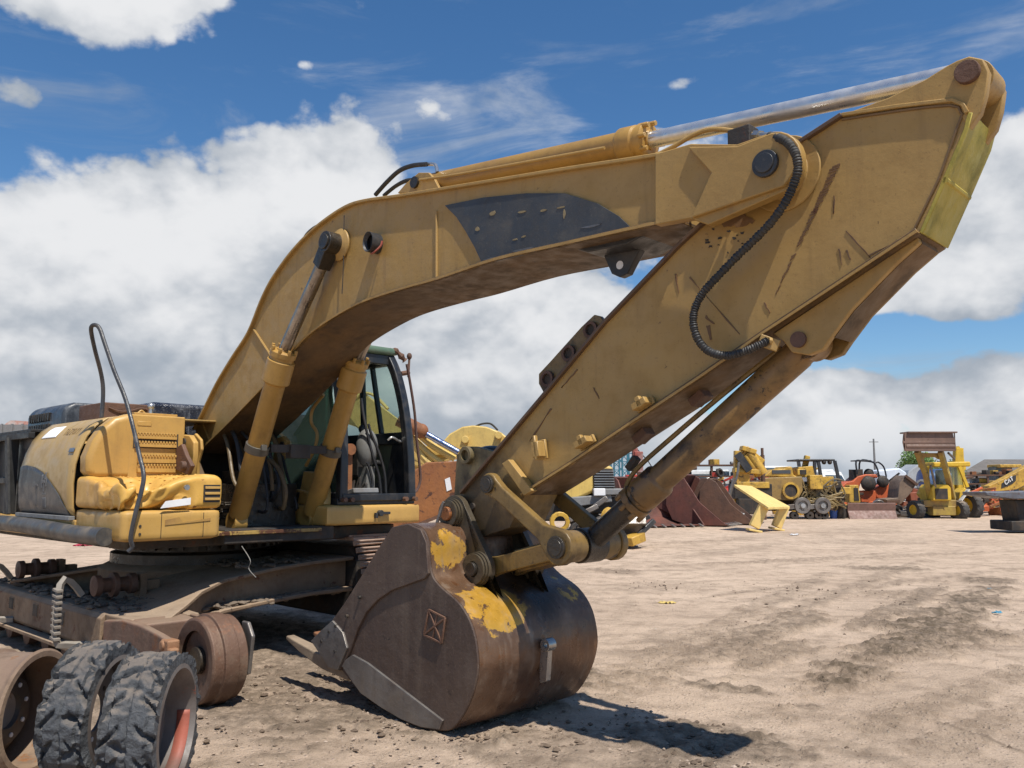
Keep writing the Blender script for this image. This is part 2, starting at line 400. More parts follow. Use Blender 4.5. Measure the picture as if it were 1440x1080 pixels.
def build_ground():
    P = ground_patches()
    r = [.5, 1.2, 2.0, 2.6, 3.0]
    x = 3.2
    while x < 11: r.append(x); x *= 1.0045
    while x < 24: r.append(x); x *= 1.008
    while x < 3500: r.append(x); x *= 1.12
    a = [-180 + i * 12 for i in range(12)]
    x = -38.0
    fine = []
    while x <= 38: fine.append(x); x += .115
    a = a + fine + [180 - i * 12 for i in range(12)][::-1]
    a = [v for i, v in enumerate(sorted(a)) if v < 180]
    nr, na = len(r), len(a)
    rr = np.array(r)[:, None]; aa = np.radians(np.array(a))[None, :]
    X = rr * np.sin(aa); Y = rr * np.cos(aa)
    dark = np.zeros_like(X); ridge = np.zeros_like(X); rough = np.zeros_like(X)
    nz = np.zeros_like(X); nf = np.zeros_like(X); n3 = np.zeros_like(X)
    for i in range(nr):
        if r[i] > 60: continue
        for j in range(na):
            if abs(a[j]) > 40: continue
            p = Vector((X[i, j], Y[i, j], 0))
            nz[i, j] = noise.fractal(p * 1.1, 1.0, 2.0, 4)
            nf[i, j] = noise.fractal(p * 7, .9, 2.1, 4) if r[i] < 25 else 0
            n3[i, j] = noise.noise(p * .16)
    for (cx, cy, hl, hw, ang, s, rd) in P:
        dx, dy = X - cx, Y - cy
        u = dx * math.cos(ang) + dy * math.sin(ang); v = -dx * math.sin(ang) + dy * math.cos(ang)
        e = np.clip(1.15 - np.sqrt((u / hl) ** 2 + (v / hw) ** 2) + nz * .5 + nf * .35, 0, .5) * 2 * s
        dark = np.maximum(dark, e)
        if rd: ridge = np.maximum(ridge, e * (.5 + .5 * np.sin(u * 2 * math.pi / rd + nz * 1.5)) * 1.0)
    Z = nz * .011 + n3 * .03 + nf * (.007 + .017 * dark) + ridge * .045 + dark * .008
    near = np.exp(-((rr - 3) / 60.0) ** 2)
    Z = Z * near; Z = Z * np.where(rr < 3, 0.3, 1)
    verts = np.stack([X, Y, Z], -1).reshape(-1, 3)
    faces = []
    for i in range(nr - 1):
        for j in range(na):
            k = (j + 1) % na; faces.append((i * na + j, (i + 1) * na + j, (i + 1) * na + k, i * na + k)[::-1])
    faces.append(tuple(range(na))[::-1])
    me = bpy.data.meshes.new('ground'); me.from_pydata(verts.tolist(), [], faces)
    at_ = me.attributes.new('damp_shade', 'FLOAT', 'POINT'); at_.data.foreach_set('value', np.clip(dark, 0, 1).reshape(-1))
    me.polygons.foreach_set('use_smooth', [True] * len(me.polygons))
    m = bpy.data.materials.new('packed_dirt'); m.use_nodes = True; t = NT(m.node_tree); bs = t.n['Principled BSDF']
    gm = t.add('ShaderNodeNewGeometry'); Q = gm.outputs['Position']
    c = t.mix(t.ramp(t.noise(Q, .55, 6, .6), .35, .68), (.60, .455, .338), (.485, .362, .266))
    c = t.mix(t.ramp(t.noise(Q, 3.2, 7, .66), .42, .70, 0, .7), c, (.26, .19, .135))
    # long faint drag and tyre lines across the yard
    c = t.mix(t.ramp(t.noise(t.vm('MULTIPLY', Q, (.16, 1.3, 1)), .8, 6, .65, .8), .57, .68, 0, .42), c, (.21, .155, .11))
    v = t.add('ShaderNodeTexVoronoi'); v.inputs['Scale'].default_value = 26; t.l.new(Q, v.inputs['Vector'])
    v2 = t.add('ShaderNodeTexVoronoi'); v2.inputs['Scale'].default_value = 70; t.l.new(Q, v2.inputs['Vector'])
    c = t.mix(t.ramp(v.outputs['Distance'], .20, .02, 0, .5), c, t.mix(.85, v.outputs['Color'], (.60, .50, .40)))
    c = t.mix(t.ramp(v2.outputs['Distance'], .30, .1, 0, .35), c, t.mix(.88, v2.outputs['Color'], (.66, .56, .45)))
    c = t.mix(t.ramp(t.noise(Q, 60, 6, .75), .53, .68, 0, .6), c, (.17, .115, .08)); c = t.mix(t.ramp(t.noise(Q, 130, 3, .7), .55, .70, 0, .5), c, (.72, .60, .48))
    dm = t.add('ShaderNodeAttribute', attribute_name='damp_shade')  # mask of wet, churned soil and the painted shade under the machine
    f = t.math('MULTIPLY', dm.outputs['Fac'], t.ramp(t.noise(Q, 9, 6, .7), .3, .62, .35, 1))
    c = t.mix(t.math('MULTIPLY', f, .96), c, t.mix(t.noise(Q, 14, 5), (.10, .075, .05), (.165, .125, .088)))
    t.l.new(c, bs.inputs['Base Color']); bs.inputs['Roughness'].default_value = .93; bs.inputs['Specular IOR Level'].default_value = .2
    bp = t.add('ShaderNodeBump'); bp.inputs['Strength'].default_value = .9; bp.inputs['Distance'].default_value = .018
    h = t.math('ADD', t.math('MULTIPLY', t.noise(Q, 42, 9, .78), 1.4), t.math('MULTIPLY', t.ramp(v.outputs['Distance'], .35, .0), .8))
    h = t.math('ADD', h, t.math('MULTIPLY', t.noise(Q, 9, 5, .6), 1.6))
    t.l.new(h, bp.inputs['Height']); t.l.new(bp.outputs[0], bs.inputs['Normal'])
    me.materials.append(m)
    o = bpy.data.objects.new('ground', me); COL.objects.link(o); tag(o, kind='structure')
    return P
PATCH = build_ground()

def hit(P, x, y):
    s = 0
    for (cx, cy, hl, hw, ang, st, rd) in P:
        dx, dy = x - cx, y - cy
        u = dx * math.cos(ang) + dy * math.sin(ang); v = -dx * math.sin(ang) + dy * math.cos(ang)
        s = max(s, (1.1 - math.sqrt((u / hl) ** 2 + (v / hw) ** 2)) * st)
    return s
def gravel(name, n, rmin, rmax, size, mat, cond, seed):
    rng = random.Random(seed); b = B(); k = 0; tries = 0
    ico = [(0, 0, 1), (.9, 0, .3), (.28, .85, .3), (-.72, .53, .3), (-.72, -.53, .3), (.28, -.85, .3), (0, 0, -.6)]
    fc = [(0, 1, 2), (0, 2, 3), (0, 3, 4), (0, 4, 5), (0, 5, 1), (6, 2, 1), (6, 3, 2), (6, 4, 3), (6, 5, 4), (6, 1, 5)]
    while k < n and tries < n * 30:
        tries += 1
        r = rmin * (rmax / rmin) ** rng.random(); a = R(rng.uniform(-37, 37)); x, y = r * math.sin(a), r * math.cos(a)
        if rng.random() > cond(x, y): continue
        s = size * (.5 + rng.random() ** 3 * 2.2); k += 1
        m = Matrix.Rotation(rng.random() * 6.3, 3, 'Z')
        sx, sy, sz = rng.uniform(.7, 1.3), rng.uniform(.7, 1.3), rng.uniform(.4, .9)
        b.add([Vector((x, y, s * .15)) + (m @ Vector((p[0] * sx, p[1] * sy, p[2] * sz))) * s * rng.uniform(.85, 1.1) for p in ico], fc)
    o = obj(name, b, mat, ang=20); tag(o, kind='stuff'); return o
STN = surf('pale_stone', (.42, .33, .26), (.30, .22, .16), dirt_amt=.5, rough=.9, bump=.3, streak=0)
CLOD = surf('dark_clod', (.115, .08, .055), (.16, .115, .08), dirt_amt=.4, rough=.95, bump=.4, streak=0)
o = gravel('gravel', 7500, 3.4, 14, .0065, STN, lambda x, y: 1, 3); tag(o, 'small pale stones scattered over the packed dirt', 'gravel')
o = gravel('soil_clods', 6500, 3.6, 16, .011, CLOD, lambda x, y: max(.0015, min(1, hit(PATCH, x, y) * 1.5)), 5); tag(o, 'crumbled dark clods on the churned dirt', 'soil clods')

# ================================================================ the big excavator
PHI = R(44); OX, OY = -3.2, 8.8
EX = empty('excavator', (OX, OY, 0), -PHI, 'huge worn yellow excavator in the foreground, curved boom overhead and bucket resting on the dirt', 'excavator')
_cx, _sx = math.cos(PHI), math.sin(PHI)
def w2m(p):
    x, y = p[0] - OX, p[1] - OY
    return Vector((x * _cx - y * _sx, x * _sx + y * _cx, p[2]))
def mp(px, py, X=None, Y=None, Z=None):
    """machine-frame point seen at a photo position, on the plane X=, Y= or Z="""
    c = w2m((0, 0, EYE)); r = w2m(Vector((0, 0, EYE)) + ray(px, py)) - c
    k, v = (0, X) if X is not None else (1, Y) if Y is not None else (2, Z)
    return c + r * ((v - c[k]) / r[k])
def xz(lst, Y): return [(lambda p: (p.x, p.z))(mp(a, b, Y=Y)) for a, b in lst]
def V2(p, y): return Vector((p[0], y, p[1]))

# ---- boom
HB = .29
top_px = [(273, 603), (283, 585), (305, 540), (327, 503), (350, 467), (367, 425), (380, 398), (395, 375), (410, 355), (430, 333), (455, 311), (487, 290), (515, 281), (565, 274), (640, 262), (720, 249), (800, 236), (880, 224), (950, 213)]
bot_px = [(281, 637), (327, 592), (375, 542), (400, 513), (427, 481), (445, 465), (470, 448), (500, 431), (530, 419), (575, 405), (618, 393), (700, 366), (789, 346), (870, 328), (952, 310)]
topl, botl = xz(smooth2(top_px), -HB), xz(smooth2(bot_px), -HB)
b = B(); b.prism(topl + botl[::-1], -HB + .012, HB - .012)
BOOM = obj('boom', b, YEL, EX, 0)
b = B(); b.strip(topl, -HB - .022, HB + .022, .022); obj('top_flange', b, YEL, BOOM, .004, 1)
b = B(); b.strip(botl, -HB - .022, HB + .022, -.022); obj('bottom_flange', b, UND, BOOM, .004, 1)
b = B(); b.strip(botl, -HB - .026, -HB + .01, -.016); obj('flange_edge', b, YEL, BOOM, 0)
# seams and stiffeners on the near web
def seam(px, Y, w=.008, name='weld_seam', par=None, mat=None, depth=.006):
    l = xz(px, Y); b = B(); b.tube([V2(p, Y) for p in l], w, 6, 2); return obj(name, b, mat or YEL, par)
seam([(614, 297), (614, 392)], -HB + .01, .012, par=BOOM)
seam([(925, 222), (923, 312)], -HB + .01, .008, par=BOOM)
seam([(357, 463), (383, 503)], -HB + .01, .012, par=BOOM)
seam([(285, 596), (296, 622)], -HB + .01, .012, par=BOOM)
# nose fork plates
nose_px = [(955, 212), (975, 206), (1040, 205), (1086, 210)]
pn = mp(1085, 235, Y=-HB); rn = .115
def arc(c, r, a0, a1, n=10): return [(c[0] + r * math.cos(R(a0 + (a1 - a0) * i / n)), c[1] + r * math.sin(R(a0 + (a1 - a0) * i / n))) for i in range(n + 1)]
# rough outline of a nose plate, then round end about the pin
nb = xz([(925, 318), (975, 309), (1000, 318), (1060, 285)], -HB); nt = xz([(925, 218), (975, 204), (1040, 205)], -HB)
npoly = nt + arc((pn.x, pn.z), .17, 80, -62) + nb[::-1][1:]
for s in (-1, 1):
    b = B(); b.prism(npoly, s * HB - .03, s * HB + .03 - (.001 if s > 0 else 0)); obj('nose_plate', b, YEL, BOOM, .008)
dbl = xz([(975, 308), (1003, 245), (970, 208), (1040, 207)], -HB - .03)
dpoly = [dbl[0], dbl[1], dbl[2], dbl[3]] + arc((pn.x, pn.z), .155, 78, -58) 
b = B(); b.prism(dpoly, -HB - .055, -HB - .025); obj('doubler_plate', b, YEL, BOOM, .008)
b = B(); b.cyl((pn.x, -HB - .075, pn.z), (pn.x, HB + .05, pn.z), .068, n=32); b.cyl((pn.x, -HB - .085, pn.z), (pn.x, -HB - .07, pn.z), .05, n=24); obj('nose_pin', b, BLK, BOOM, .004)
# lower wear block under the nose and lifting eye
b = B(); l = xz([(812, 352), (880, 338), (940, 333), (905, 352), (850, 362)], 0); b.prism(l, -.17, .17); obj('wear_block', b, BLK, BOOM, .01)
e0 = mp(876, 374, Y=0)
lug = xz([(846, 345), (912, 337), (893, 372), (886, 386), (875, 391), (864, 386)], 0)
b = B(); b.prism(lug, -.03, .03); le = obj('lifting_eye', b, BLK, BOOM, .006)
b = B(); b.cyl((e0.x, -.033, e0.z), (e0.x, .033, e0.z), .026, n=20); obj('eye_hole', b, PAP, le)
# dark plate on the web with torn remnants of lettering
dp = xz([(626, 289), (680, 278), (740, 272), (795, 272), (840, 286), (870, 304), (888, 321), (860, 330), (800, 343), (740, 357), (679, 372), (668, 348), (655, 325), (642, 305)], -HB)
b = B(); b.prism(dp, -HB - .004, -HB + .01); dc = obj('decal_panel', b, surf('decal_grey', (.055, .057, .060), (.04, .042, .046), dirt=(.16, .15, .13), dirt_amt=.3, rough=.5, streak=.1, fleck=.3), BOOM, 0)
rng = random.Random(4)
for (px, py, w, h, mt) in ((694, 300, 10, 8, 0), (735, 298, 12, 4, 0), (765, 296, 10, 4, 0), (790, 292, 16, 3, 0), (794, 302, 4, 14, 0), (672, 322, 8, 6, 0), (725, 337, 10, 3, 0), (737, 333, 8, 3, 0), (835, 318, 34, 3, 1), (738, 351, 36, 3, 1), (690, 364, 20, 3, 1)):
    pts = []
    for k in range(8):
        a = k * math.pi / 4; pts.append((px + math.cos(a) * w / 2 * rng.uniform(.6, 1.1), py - math.cos(a) * w * .09 + math.sin(a) * h / 2 * rng.uniform(.6, 1.1)))
    b = B(); b.prism(xz(pts, -HB), -HB - .007, -HB - .003); obj('torn_sticker', b, surf('torn_tan', (.28, .22, .12), dirt_amt=.4, rough=.8) if mt == 0 else surf('scuff_grey', (.12, .13, .145), dirt_amt=.2, rough=.6), dc)
# oval sleeve through the web
c0 = mp(530, 343, Y=-HB)
b = B()
for (ro, ri, y0, y1) in ((.062, .045, -HB - .09, -HB + .02),):
    n = 24; vs = []
    for (r, y) in ((ri, y0 + .03), (ro, y0), (ro, y1), (ri, y1)):
        for k in range(n):
            a = 2 * math.pi * k / n; vs.append((c0.x + r * math.cos(a), y, c0.z + r * 1.25 * math.sin(a)))
    fs = [(q * n + k, q * n + (k + 1) % n, (q + 1) * n + (k + 1) % n, (q + 1) * n + k) for q in range(3) for k in range(n)]
    b.add(vs, fs)
b.box((c0.x, -HB - .02, c0.z), (.09, .02, .11)); obj('hose_sleeve', b, BLK, BOOM, .003, 1)
b = B(); b.tube([(c0.x - .03, -HB - .03, c0.z - .075), (c0.x + .05, -HB - .06, c0.z - .085), (c0.x + .085, -HB - .03, c0.z - .04), (c0.x + .09, -HB - .02, c0.z + .0)], .008, 6); obj('wire_stub', b, surf('copper_wire', (.35, .08, .05), dirt_amt=.3), BOOM)
# boom-cylinder cross pin boss and thin cable
cp = mp(459, 340, Y=-.42)
b = B(); b.lathe([(.13, 0), (.13, .015), (.10, .03), (.075, .05), (.07, .14)], (cp.x, -HB, cp.z), (0, -1, 0), 32); obj('pin_boss', b, YEL, BOOM, .004, 1)
b = B(); b.lathe([(.13, 0), (.13, .015), (.10, .03), (.075, .05), (.07, .14)], (cp.x, HB, cp.z), (0, 1, 0), 32); obj('pin_boss', b, YEL, BOOM, .004, 1)
seam([(484, 303), (483, 370), (481, 413)], -HB - .015, .004, 'cable', BOOM, DK)

# ---- boom cylinders
SY = .37
def hyd(name, base, gland, rodend, rb, rr, mat, rmat, par, head=1.32, eye_b=.09, eye_w=.12, hl=.2, yax=(0, 1, 0)):
    base, gland, rodend = Vector(base), Vector(gland), Vector(rodend); d = (gland - base).normalized(); ya = Vector(yax)
    L = (gland - base).length
    b = B()
    b.lathe([(rb * .8, eye_b * .5), (rb, eye_b * .9), (rb, L - hl), (rb * 1.12, L - hl + .01), (rb * head, L - hl + .02), (rb * head, L - .09), (rb * 1.12, L - .085), (rb * 1.12, L - .055)], base, d, 36)
    c = obj(name, b, mat, par, .004, 1, 50)
    b = B(); b.lathe([(rb * 1.26, L - .055), (rb * 1.26, L - .012), (rb * 1.02, L), (rr * 1.2, L), (rr * 1.2, L + .012)], base, d, 36)
    for k in range(8):
        a = k * math.pi / 4; u = d.orthogonal().normalized(); w = d.cross(u); o = base + (u * math.cos(a) + w * math.sin(a)) * rb * 1.14
        b.cyl(o + d * (L - .02), o + d * (L + .03), .016, n=8)
    obj('gland', b, mat, c, .002, 1)
    b = B(); b.cyl(gland, rodend - (rodend - gland).normalized() * .07, rr, n=28); obj('rod', b, rmat, c)
    b = B(); b.cyl(base - ya * eye_w / 2, base + ya * eye_w / 2, eye_b, n=28); b.beam(base, base + d * eye_b * 1.3, eye_w, rb * 1.5); obj('base_eye', b, mat, c, .004, 1)
    return c
g0 = mp(401, 493, Y=-.36); f0 = mp(336, 728, Y=-.36)
dn = (g0 - f0).normalized(); f0 = f0 - dn * .04
rod_top = Vector((cp.x, 0, cp.z))
for s in (-1, 1):
    base = (f0.x, s * SY, f0.z); gl = (g0.x, s * SY, g0.z); re = (cp.x, s * .44 if s < 0 else .40, cp.z)
    re = (cp.x, s * SY, cp.z)
    c = hyd('boom_cylinder', base, gl, re, .088, .05, YELC, CHRD, EX, hl=.30)
    b = B(); b.cyl((cp.x, s * (SY - .07), cp.z), (cp.x, s * (SY + .07), cp.z), .085, n=28); b.cyl((cp.x, s * (SY + .06), cp.z), (cp.x, s * (SY + .085), cp.z), .062, n=24)
    d = (Vector(gl) - Vector((cp.x, s * SY, cp.z))).normalized(); b.beam(Vector((cp.x, s * SY, cp.z)), Vector((cp.x, s * SY, cp.z)) + d * .22, .1, .14, up=(0, 1, 0), w2=.11, h2=.11)
    obj('rod_eye', b, DGR, c, .006)
    m = Vector(base).lerp(Vector(gl), .44); dd = (Vector(gl) - Vector(base)).normalized()
    b = B(); b.lathe([(.093, -.035), (.103, -.035), (.103, .035), (.093, .035)], m, dd, 32); b.box(m + Vector((.1, 0, .0)), (.05, .05, .05)); obj('clamp', b, surf('clamp_dull', (.12,.11,.09), dirt_amt=.5, metal=.4), c, .002, 1)
m = Vector((f0.x, 0, f0.z)).lerp(Vector((g0.x, 0, g0.z)), .44)
b = B(); b.box((m.x + .05, 0, m.z), (.05, .56, .07)); b.box((m.x + .05, .0, m.z - .02), (.09, .2, .12)); obj('clamp_bar', b, DK, EX, .004, 1)

# ---- stick cylinder lying on top of the boom
sb, sg, se = mp(600, 262, Y=0), mp(915, 197, Y=0), mp(1361, 102, Y=0)
hyd('stick_cylinder', sb, sg, se, .087, .05, YELC, CHR, EX, head=1.22, hl=.22)
for s in (-1, 1):
    b = B(); l = xz([(560, 272), (572, 258), (590, 243), (604, 243), (612, 252), (622, 272)], -.1); b.prism(l, s * .095 - .015, s * .095 + .015); obj('cylinder_lug', b, YEL if s < 0 else BLK, BOOM, .006)
b = B(); b.cyl((sb.x, -.13, sb.z), (sb.x, .13, sb.z), .045, n=20); obj('pin', b, DGR, BOOM)
def hose(px, Y, r, name='hose', par=None, mat=None, ys=None):
    pts = [mp(a, c, Y=(ys[i] if ys else Y)) for i, (a, c) in enumerate(px)]
    b = B(); b.tube(pts, r, 10, 8); return obj(name, b, mat or RUB, par)
hose([(528, 274), (545, 255), (562, 240), (580, 233), (600, 231)], -.08, .018, par=BOOM)
hose([(540, 275), (556, 262), (572, 254), (588, 253)], -.02, .016, par=BOOM)
hose([(600, 231), (612, 232), (615, 242)], -.06, .014, 'hose_fitting', BOOM, SILV)
hose([(424, 345), (430, 330), (444, 318), (456, 316)], -.12, .009, par=BOOM)
hose([(590, 253), (640, 246), (740, 228), (850, 208)], -.13, .010, 'steel_pipe', BOOM, YEL)
# steel pipe running over the boom nose into the corrugated hose
hose([(800, 238), (905, 222), (940, 210), (975, 190), (1000, 182), (1030, 184), (1062, 190)], -.22, .013, 'steel_pipe', BOOM, YEL)
b = B(); q = mp(1045, 195, Y=-.20); b.box(q, (.13, .10, .10)); obj('pipe_bracket', b, DK, BOOM, .008)
HS = [(1062, 190), (1082, 191), (1104, 198), (1118, 215), (1122, 238), (1115, 262), (1104, 285), (1085, 312), (1060, 338), (1035, 362), (1010, 388), (990, 410), (978, 432), (975, 455), (982, 478), (997, 494), (1020, 500), (1045, 495), (1066, 486), (1080, 479)]
HY = [-.24, -.30, -.36, -.39, -.39, -.38, -.36, -.33, -.30, -.28, -.27, -.27, -.27, -.27, -.27, -.27, -.27, -.25, -.23, -.20]
# ---- stick (arm)
HSK = .165
out_px = [(648, 692), (700, 631), (760, 560), (850, 452), (955, 343), (1035, 270), (1110, 208), (1184, 160), (1262, 148), (1340, 139), (1356, 146), (1362, 158), (1356, 181), (1325, 254), (1293, 327), (1180, 402), (1078, 469), (987, 532), (892, 595), (808, 651), (737, 696)]
sp = xz(out_px, -HSK)
tail = xz([(715, 742), (672, 756), (648, 742), (632, 722)], -HSK)
b = B(); b.prism(sp + tail, -HSK + .01, HSK - .01); STK = obj('stick', b, surf('stick_paint', (.40, .25, .078), (.355, .218, .066), dirt=(.15, .08, .03), dirt_amt=.26, rust=(.10, .045, .022), rust_amt=.13, rough=.5, streak=.22, fleck=.35, bump=.10, zone=((4.1, -.2, 1.25), .95)), EX, 0)
b = B(); b.strip(xz(out_px[:8], -HSK), -HSK - .02, HSK + .02, .02); obj('top_flange', b, surf('flange_brown', (.12, .07, .04), dirt_amt=.5, rust_amt=.3), STK, .003, 1)
b = B(); b.strip(xz(out_px[7:12], -HSK), -HSK - .01, HSK + .01, .018); obj('crown_plate', b, YEL, STK, .003, 1)
GRN = surf('mossy_yellow', (.44, .34, .055), (.30, .27, .05), dirt=(.12, .12, .03), dirt_amt=.7, rough=.6, streak=.5)
b = B(); b.strip(xz(out_px[11:15], -HSK), -HSK + .0, HSK + .012, -.02); bp = obj('back_plate', b, GRN, STK, .003, 1)
w0 = mp(1325, 254, Y=-HSK); b = B(); b.tube([(w0.x + .012, -HSK, w0.z), (w0.x + .012, HSK, w0.z)], .014, 8, 1); obj('weld_seam', b, GRN, bp)
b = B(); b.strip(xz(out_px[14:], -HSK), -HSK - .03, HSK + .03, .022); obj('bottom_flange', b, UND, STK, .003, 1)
b = B(); b.strip(xz(out_px[14:], -HSK), -HSK - .034, -HSK + .0, .012); obj('flange_edge', b, YEL, STK, 0)
# inner raised seam outlining the web near the crown
seam([(1184, 168), (1262, 156), (1336, 148), (1351, 158), (1346, 180), (1286, 322), (1190, 388), (1080, 461)], -HSK + .006, .007, par=STK, mat=surf('seam_brown', (.20, .12, .05), dirt_amt=.6, rust_amt=.3))
# ears for the cylinder rod
ear = [(1184, 160), (1247, 137), (1300, 111), (1330, 92), (1345, 84), (1362, 78), (1382, 82), (1390, 100), (1386, 130), (1378, 158), (1362, 180), (1340, 150), (1262, 150)]
pe = mp(1361, 102, Y=-HSK)
for s in (-1, 1):
    b = B(); yc = -(HSK - .03) if s < 0 else HSK - .065; b.prism(xz(ear, -HSK), yc - .025, yc + .025); obj('ear_plate', b, YEL, STK, .008)
b = B(); b.cyl((pe.x, -HSK - .022, pe.z), (pe.x, HSK - .02, pe.z), .052, n=28); obj('ear_pin', b, RUST, STK, .004)
b = B(); b.lathe([(.06, HSK - .05), (.06, HSK - .03), (.055, HSK - .022)], (pe.x, 0, pe.z), (0, 1, 0), 28); b.cyl((pe.x, -.09, pe.z), (pe.x, .09, pe.z), .085, n=28); obj('ear_boss', b, YEL, STK, .004)
# pivot boss on the web behind the boom nose
ps = mp(1085, 235, Y=-HB)
b = B(); b.lathe([(.195, 0), (.195, .006), (.19, .010), (.13, .012), (.125, .115)], (ps.x, -HSK + .005, ps.z), (0, -1, 0), 48); obj('pivot_boss', b, YEL, STK, .003, 1)
b = B(); b.lathe([(.215, 0), (.215, .012), (.19, .018), (.145, .02), (.14, .115)], (ps.x, HSK - .005, ps.z), (0, 1, 0), 48); obj('pivot_boss', b, YEL, STK, .003, 1)
# corrugated hose
pts = [mp(a, c, Y=y) for (a, c), y in zip(HS, HY)]
b = B(); N = 18
b.tube(pts[1:], .024, 12, N, rr=lambda t: .0175 + .005 * (math.sin(t * 2 * math.pi * 118) > 0)); obj('corrugated_hose', b, RUB, STK, ang=60)
b = B(); b.tube([pts[0], pts[1]], .017, 10, 1); b.cyl(pts[0], pts[0].lerp(pts[1], .4), .026, n=6); obj('hose_fitting', b, SILV, STK)
b = B(); q = mp(1085, 480, Y=-HSK - .02); b.beam(mp(1068, 478, Y=-.2), mp(1095, 487, Y=-HSK), .03, .06); b.cyl(pts[-1], q, .02, n=8); obj('hose_guard', b, YEL, STK, .004)
# upper lug plates with three bushings each side of the arm
lugp = [(760, 540), (760, 526), (775, 510), (820, 460), (838, 443), (846, 445), (860, 462), (835, 490), (772, 562)]
for s in (-1, 1):
    b = B(); b.prism(xz(lugp, -.07), s * .07 - .018, s * .07 + .018); lg = obj('thumb_lug', b, GRIM if s < 0 else YEL, STK, .005)
    for (px, py) in ((771, 533), (801, 497), (832, 464)):
        q = mp(px, py, Y=-.09); b = B(); b.ring((q.x, s * .08, q.z), (0, 1, 0), .052, .034, .06, 24); obj('bushing', b, RUST, lg)
        b = B(); b.cyl((q.x, s * .07 - .022, q.z), (q.x, s * .07 + .022, q.z), .035, n=20); obj('bore', b, DK, lg)
# small welded brackets on the web
for (px, py, a, w, h) in ((757, 632, 8, .055, .12), (820, 622, 25, .10, .05), (902, 568, 25, .10, .05)):
    q = mp(px, py, Y=-HSK - .05); b = B(); m_ = R(a)
    b.box((q.x, -HSK - .012, q.z), (w * 1.25, .02, h), ry=-m_); b.box((q.x, -HSK - .05, q.z), (w, .07, h * .8), ry=-m_); b.box((q.x + .0, -HSK - .07, q.z + .01), (w * .35, .03, h * 1.25), ry=-m_)
    obj('welded_bracket', b, YEL, STK, .004, 1)
for (px, py) in ((985, 560), (905, 613)):
    q = mp(px, py, Y=0); b = B(); b.box((q.x, 0, q.z), (.1, .1, .05), ry=-R(35)); obj('pipe_clamp', b, RUST, STK, .004, 1)
# triangular stiffener and lower nose casting
b = B(); b.prism(xz([(707, 652), (716, 646), (750, 690), (738, 697)], -HSK - .04), -HSK - .05, -HSK + .0); obj('stiffener', b, YEL, STK, .004)
pb = mp(634, 722, Y=-.26)
b = B(); b.cyl((pb.x, -.15, pb.z), (pb.x, .15, pb.z), .105, n=32); obj('nose_tube', b, GRIM, STK, .006)
q = mp(664, 712, Y=-HSK); b = B(); b.cyl((q.x, -HSK - .006, q.z), (q.x, -HSK + .01, q.z), .022, n=16); obj('grease_hole', b, DK, STK)
# thumb bracket with a thick pivot tube on the upper side of the nose
l = xz([(645, 640), (660, 628), (672, 628), (718, 640), (700, 655), (655, 700), (640, 720)], -.12)
for s in (-1, 1):
    b = B(); b.prism(l, s * .12 - .02, s * .12 + .02); obj('thumb_bracket', b, surf('olive_grime', (.17, .13, .06), (.11, .085, .045), dirt=(.03, .022, .016), dirt_amt=.8, rust_amt=.2, rough=.5, streak=.4), STK, .006)
q = mp(650, 640, Y=-.2); b = B(); b.ring((q.x, 0, q.z), (0, 1, 0), .06, .036, .36, 28); b.cyl((q.x, -.15, q.z), (q.x, .15, q.z), .037, n=16); obj('thumb_tube', b, MATS['olive_grime'], STK, .003, 1)
b = B(); q = mp(690, 640, Y=0); b.sphere(q, .11, 10, (1.2, 1, .6)); obj('rubber_stop', b, BLK, STK)

# scrapes and chips on the arm
SCR = surf('scrape_brown', (.14, .075, .035), (.19, .105, .045), dirt_amt=.5, rough=.7, rust_amt=.2)
def scrape(poly, Y, par, mat=SCR, jit=2.0, n=5, seed=1, name='paint_scrape'):
    rg = random.Random(seed); pts = []
    for i in range(len(poly)):
        a, c = poly[i], poly[(i + 1) % len(poly)]
        for k in range(n):
            f = k / n; pts.append((a[0] + (c[0] - a[0]) * f + rg.uniform(-jit, jit), a[1] + (c[1] - a[1]) * f + rg.uniform(-jit, jit)))
    b = B(); b.prism(xz(pts, Y), Y - .0015, Y + .003); return obj(name, b, mat, par)
YW = -HSK + .008
rg = random.Random(9)
# the long comb-like scrape: a row of short bars
b = B()
for i in range(46):
    f = i / 45; x = 1176 + (1092 - 1176) * f + rg.uniform(-1, 1); y = 232 + (410 - 232) * f; w = (11 * (1 - f) + 3) * rg.uniform(.6, 1.1)
    if f > .6 and rg.random() < .3: continue
    q = xz([(x - w / 2, y + 2.2), (x + w / 2, y - 2.6), (x + w / 2, y - .2), (x - w / 2, y + 4.4)], YW); b.prism(q, YW - .0015, YW + .002)
obj('paint_scrape', b, SCR, STK)
scrape([(1012, 308), (1030, 292), (1042, 296), (1062, 312), (1040, 318), (1018, 318)], YW, STK, seed=2)
for i in range(16):
    x, y = rg.uniform(990, 1045), rg.uniform(322, 356); s = rg.uniform(.8, 2.6)
    scrape([(x - s, y - s * .6), (x + s, y - s * .6), (x + s, y + s * .6), (x - s, y + s * .6)], YW, STK, DK, 1, 2, i, 'paint_chip')
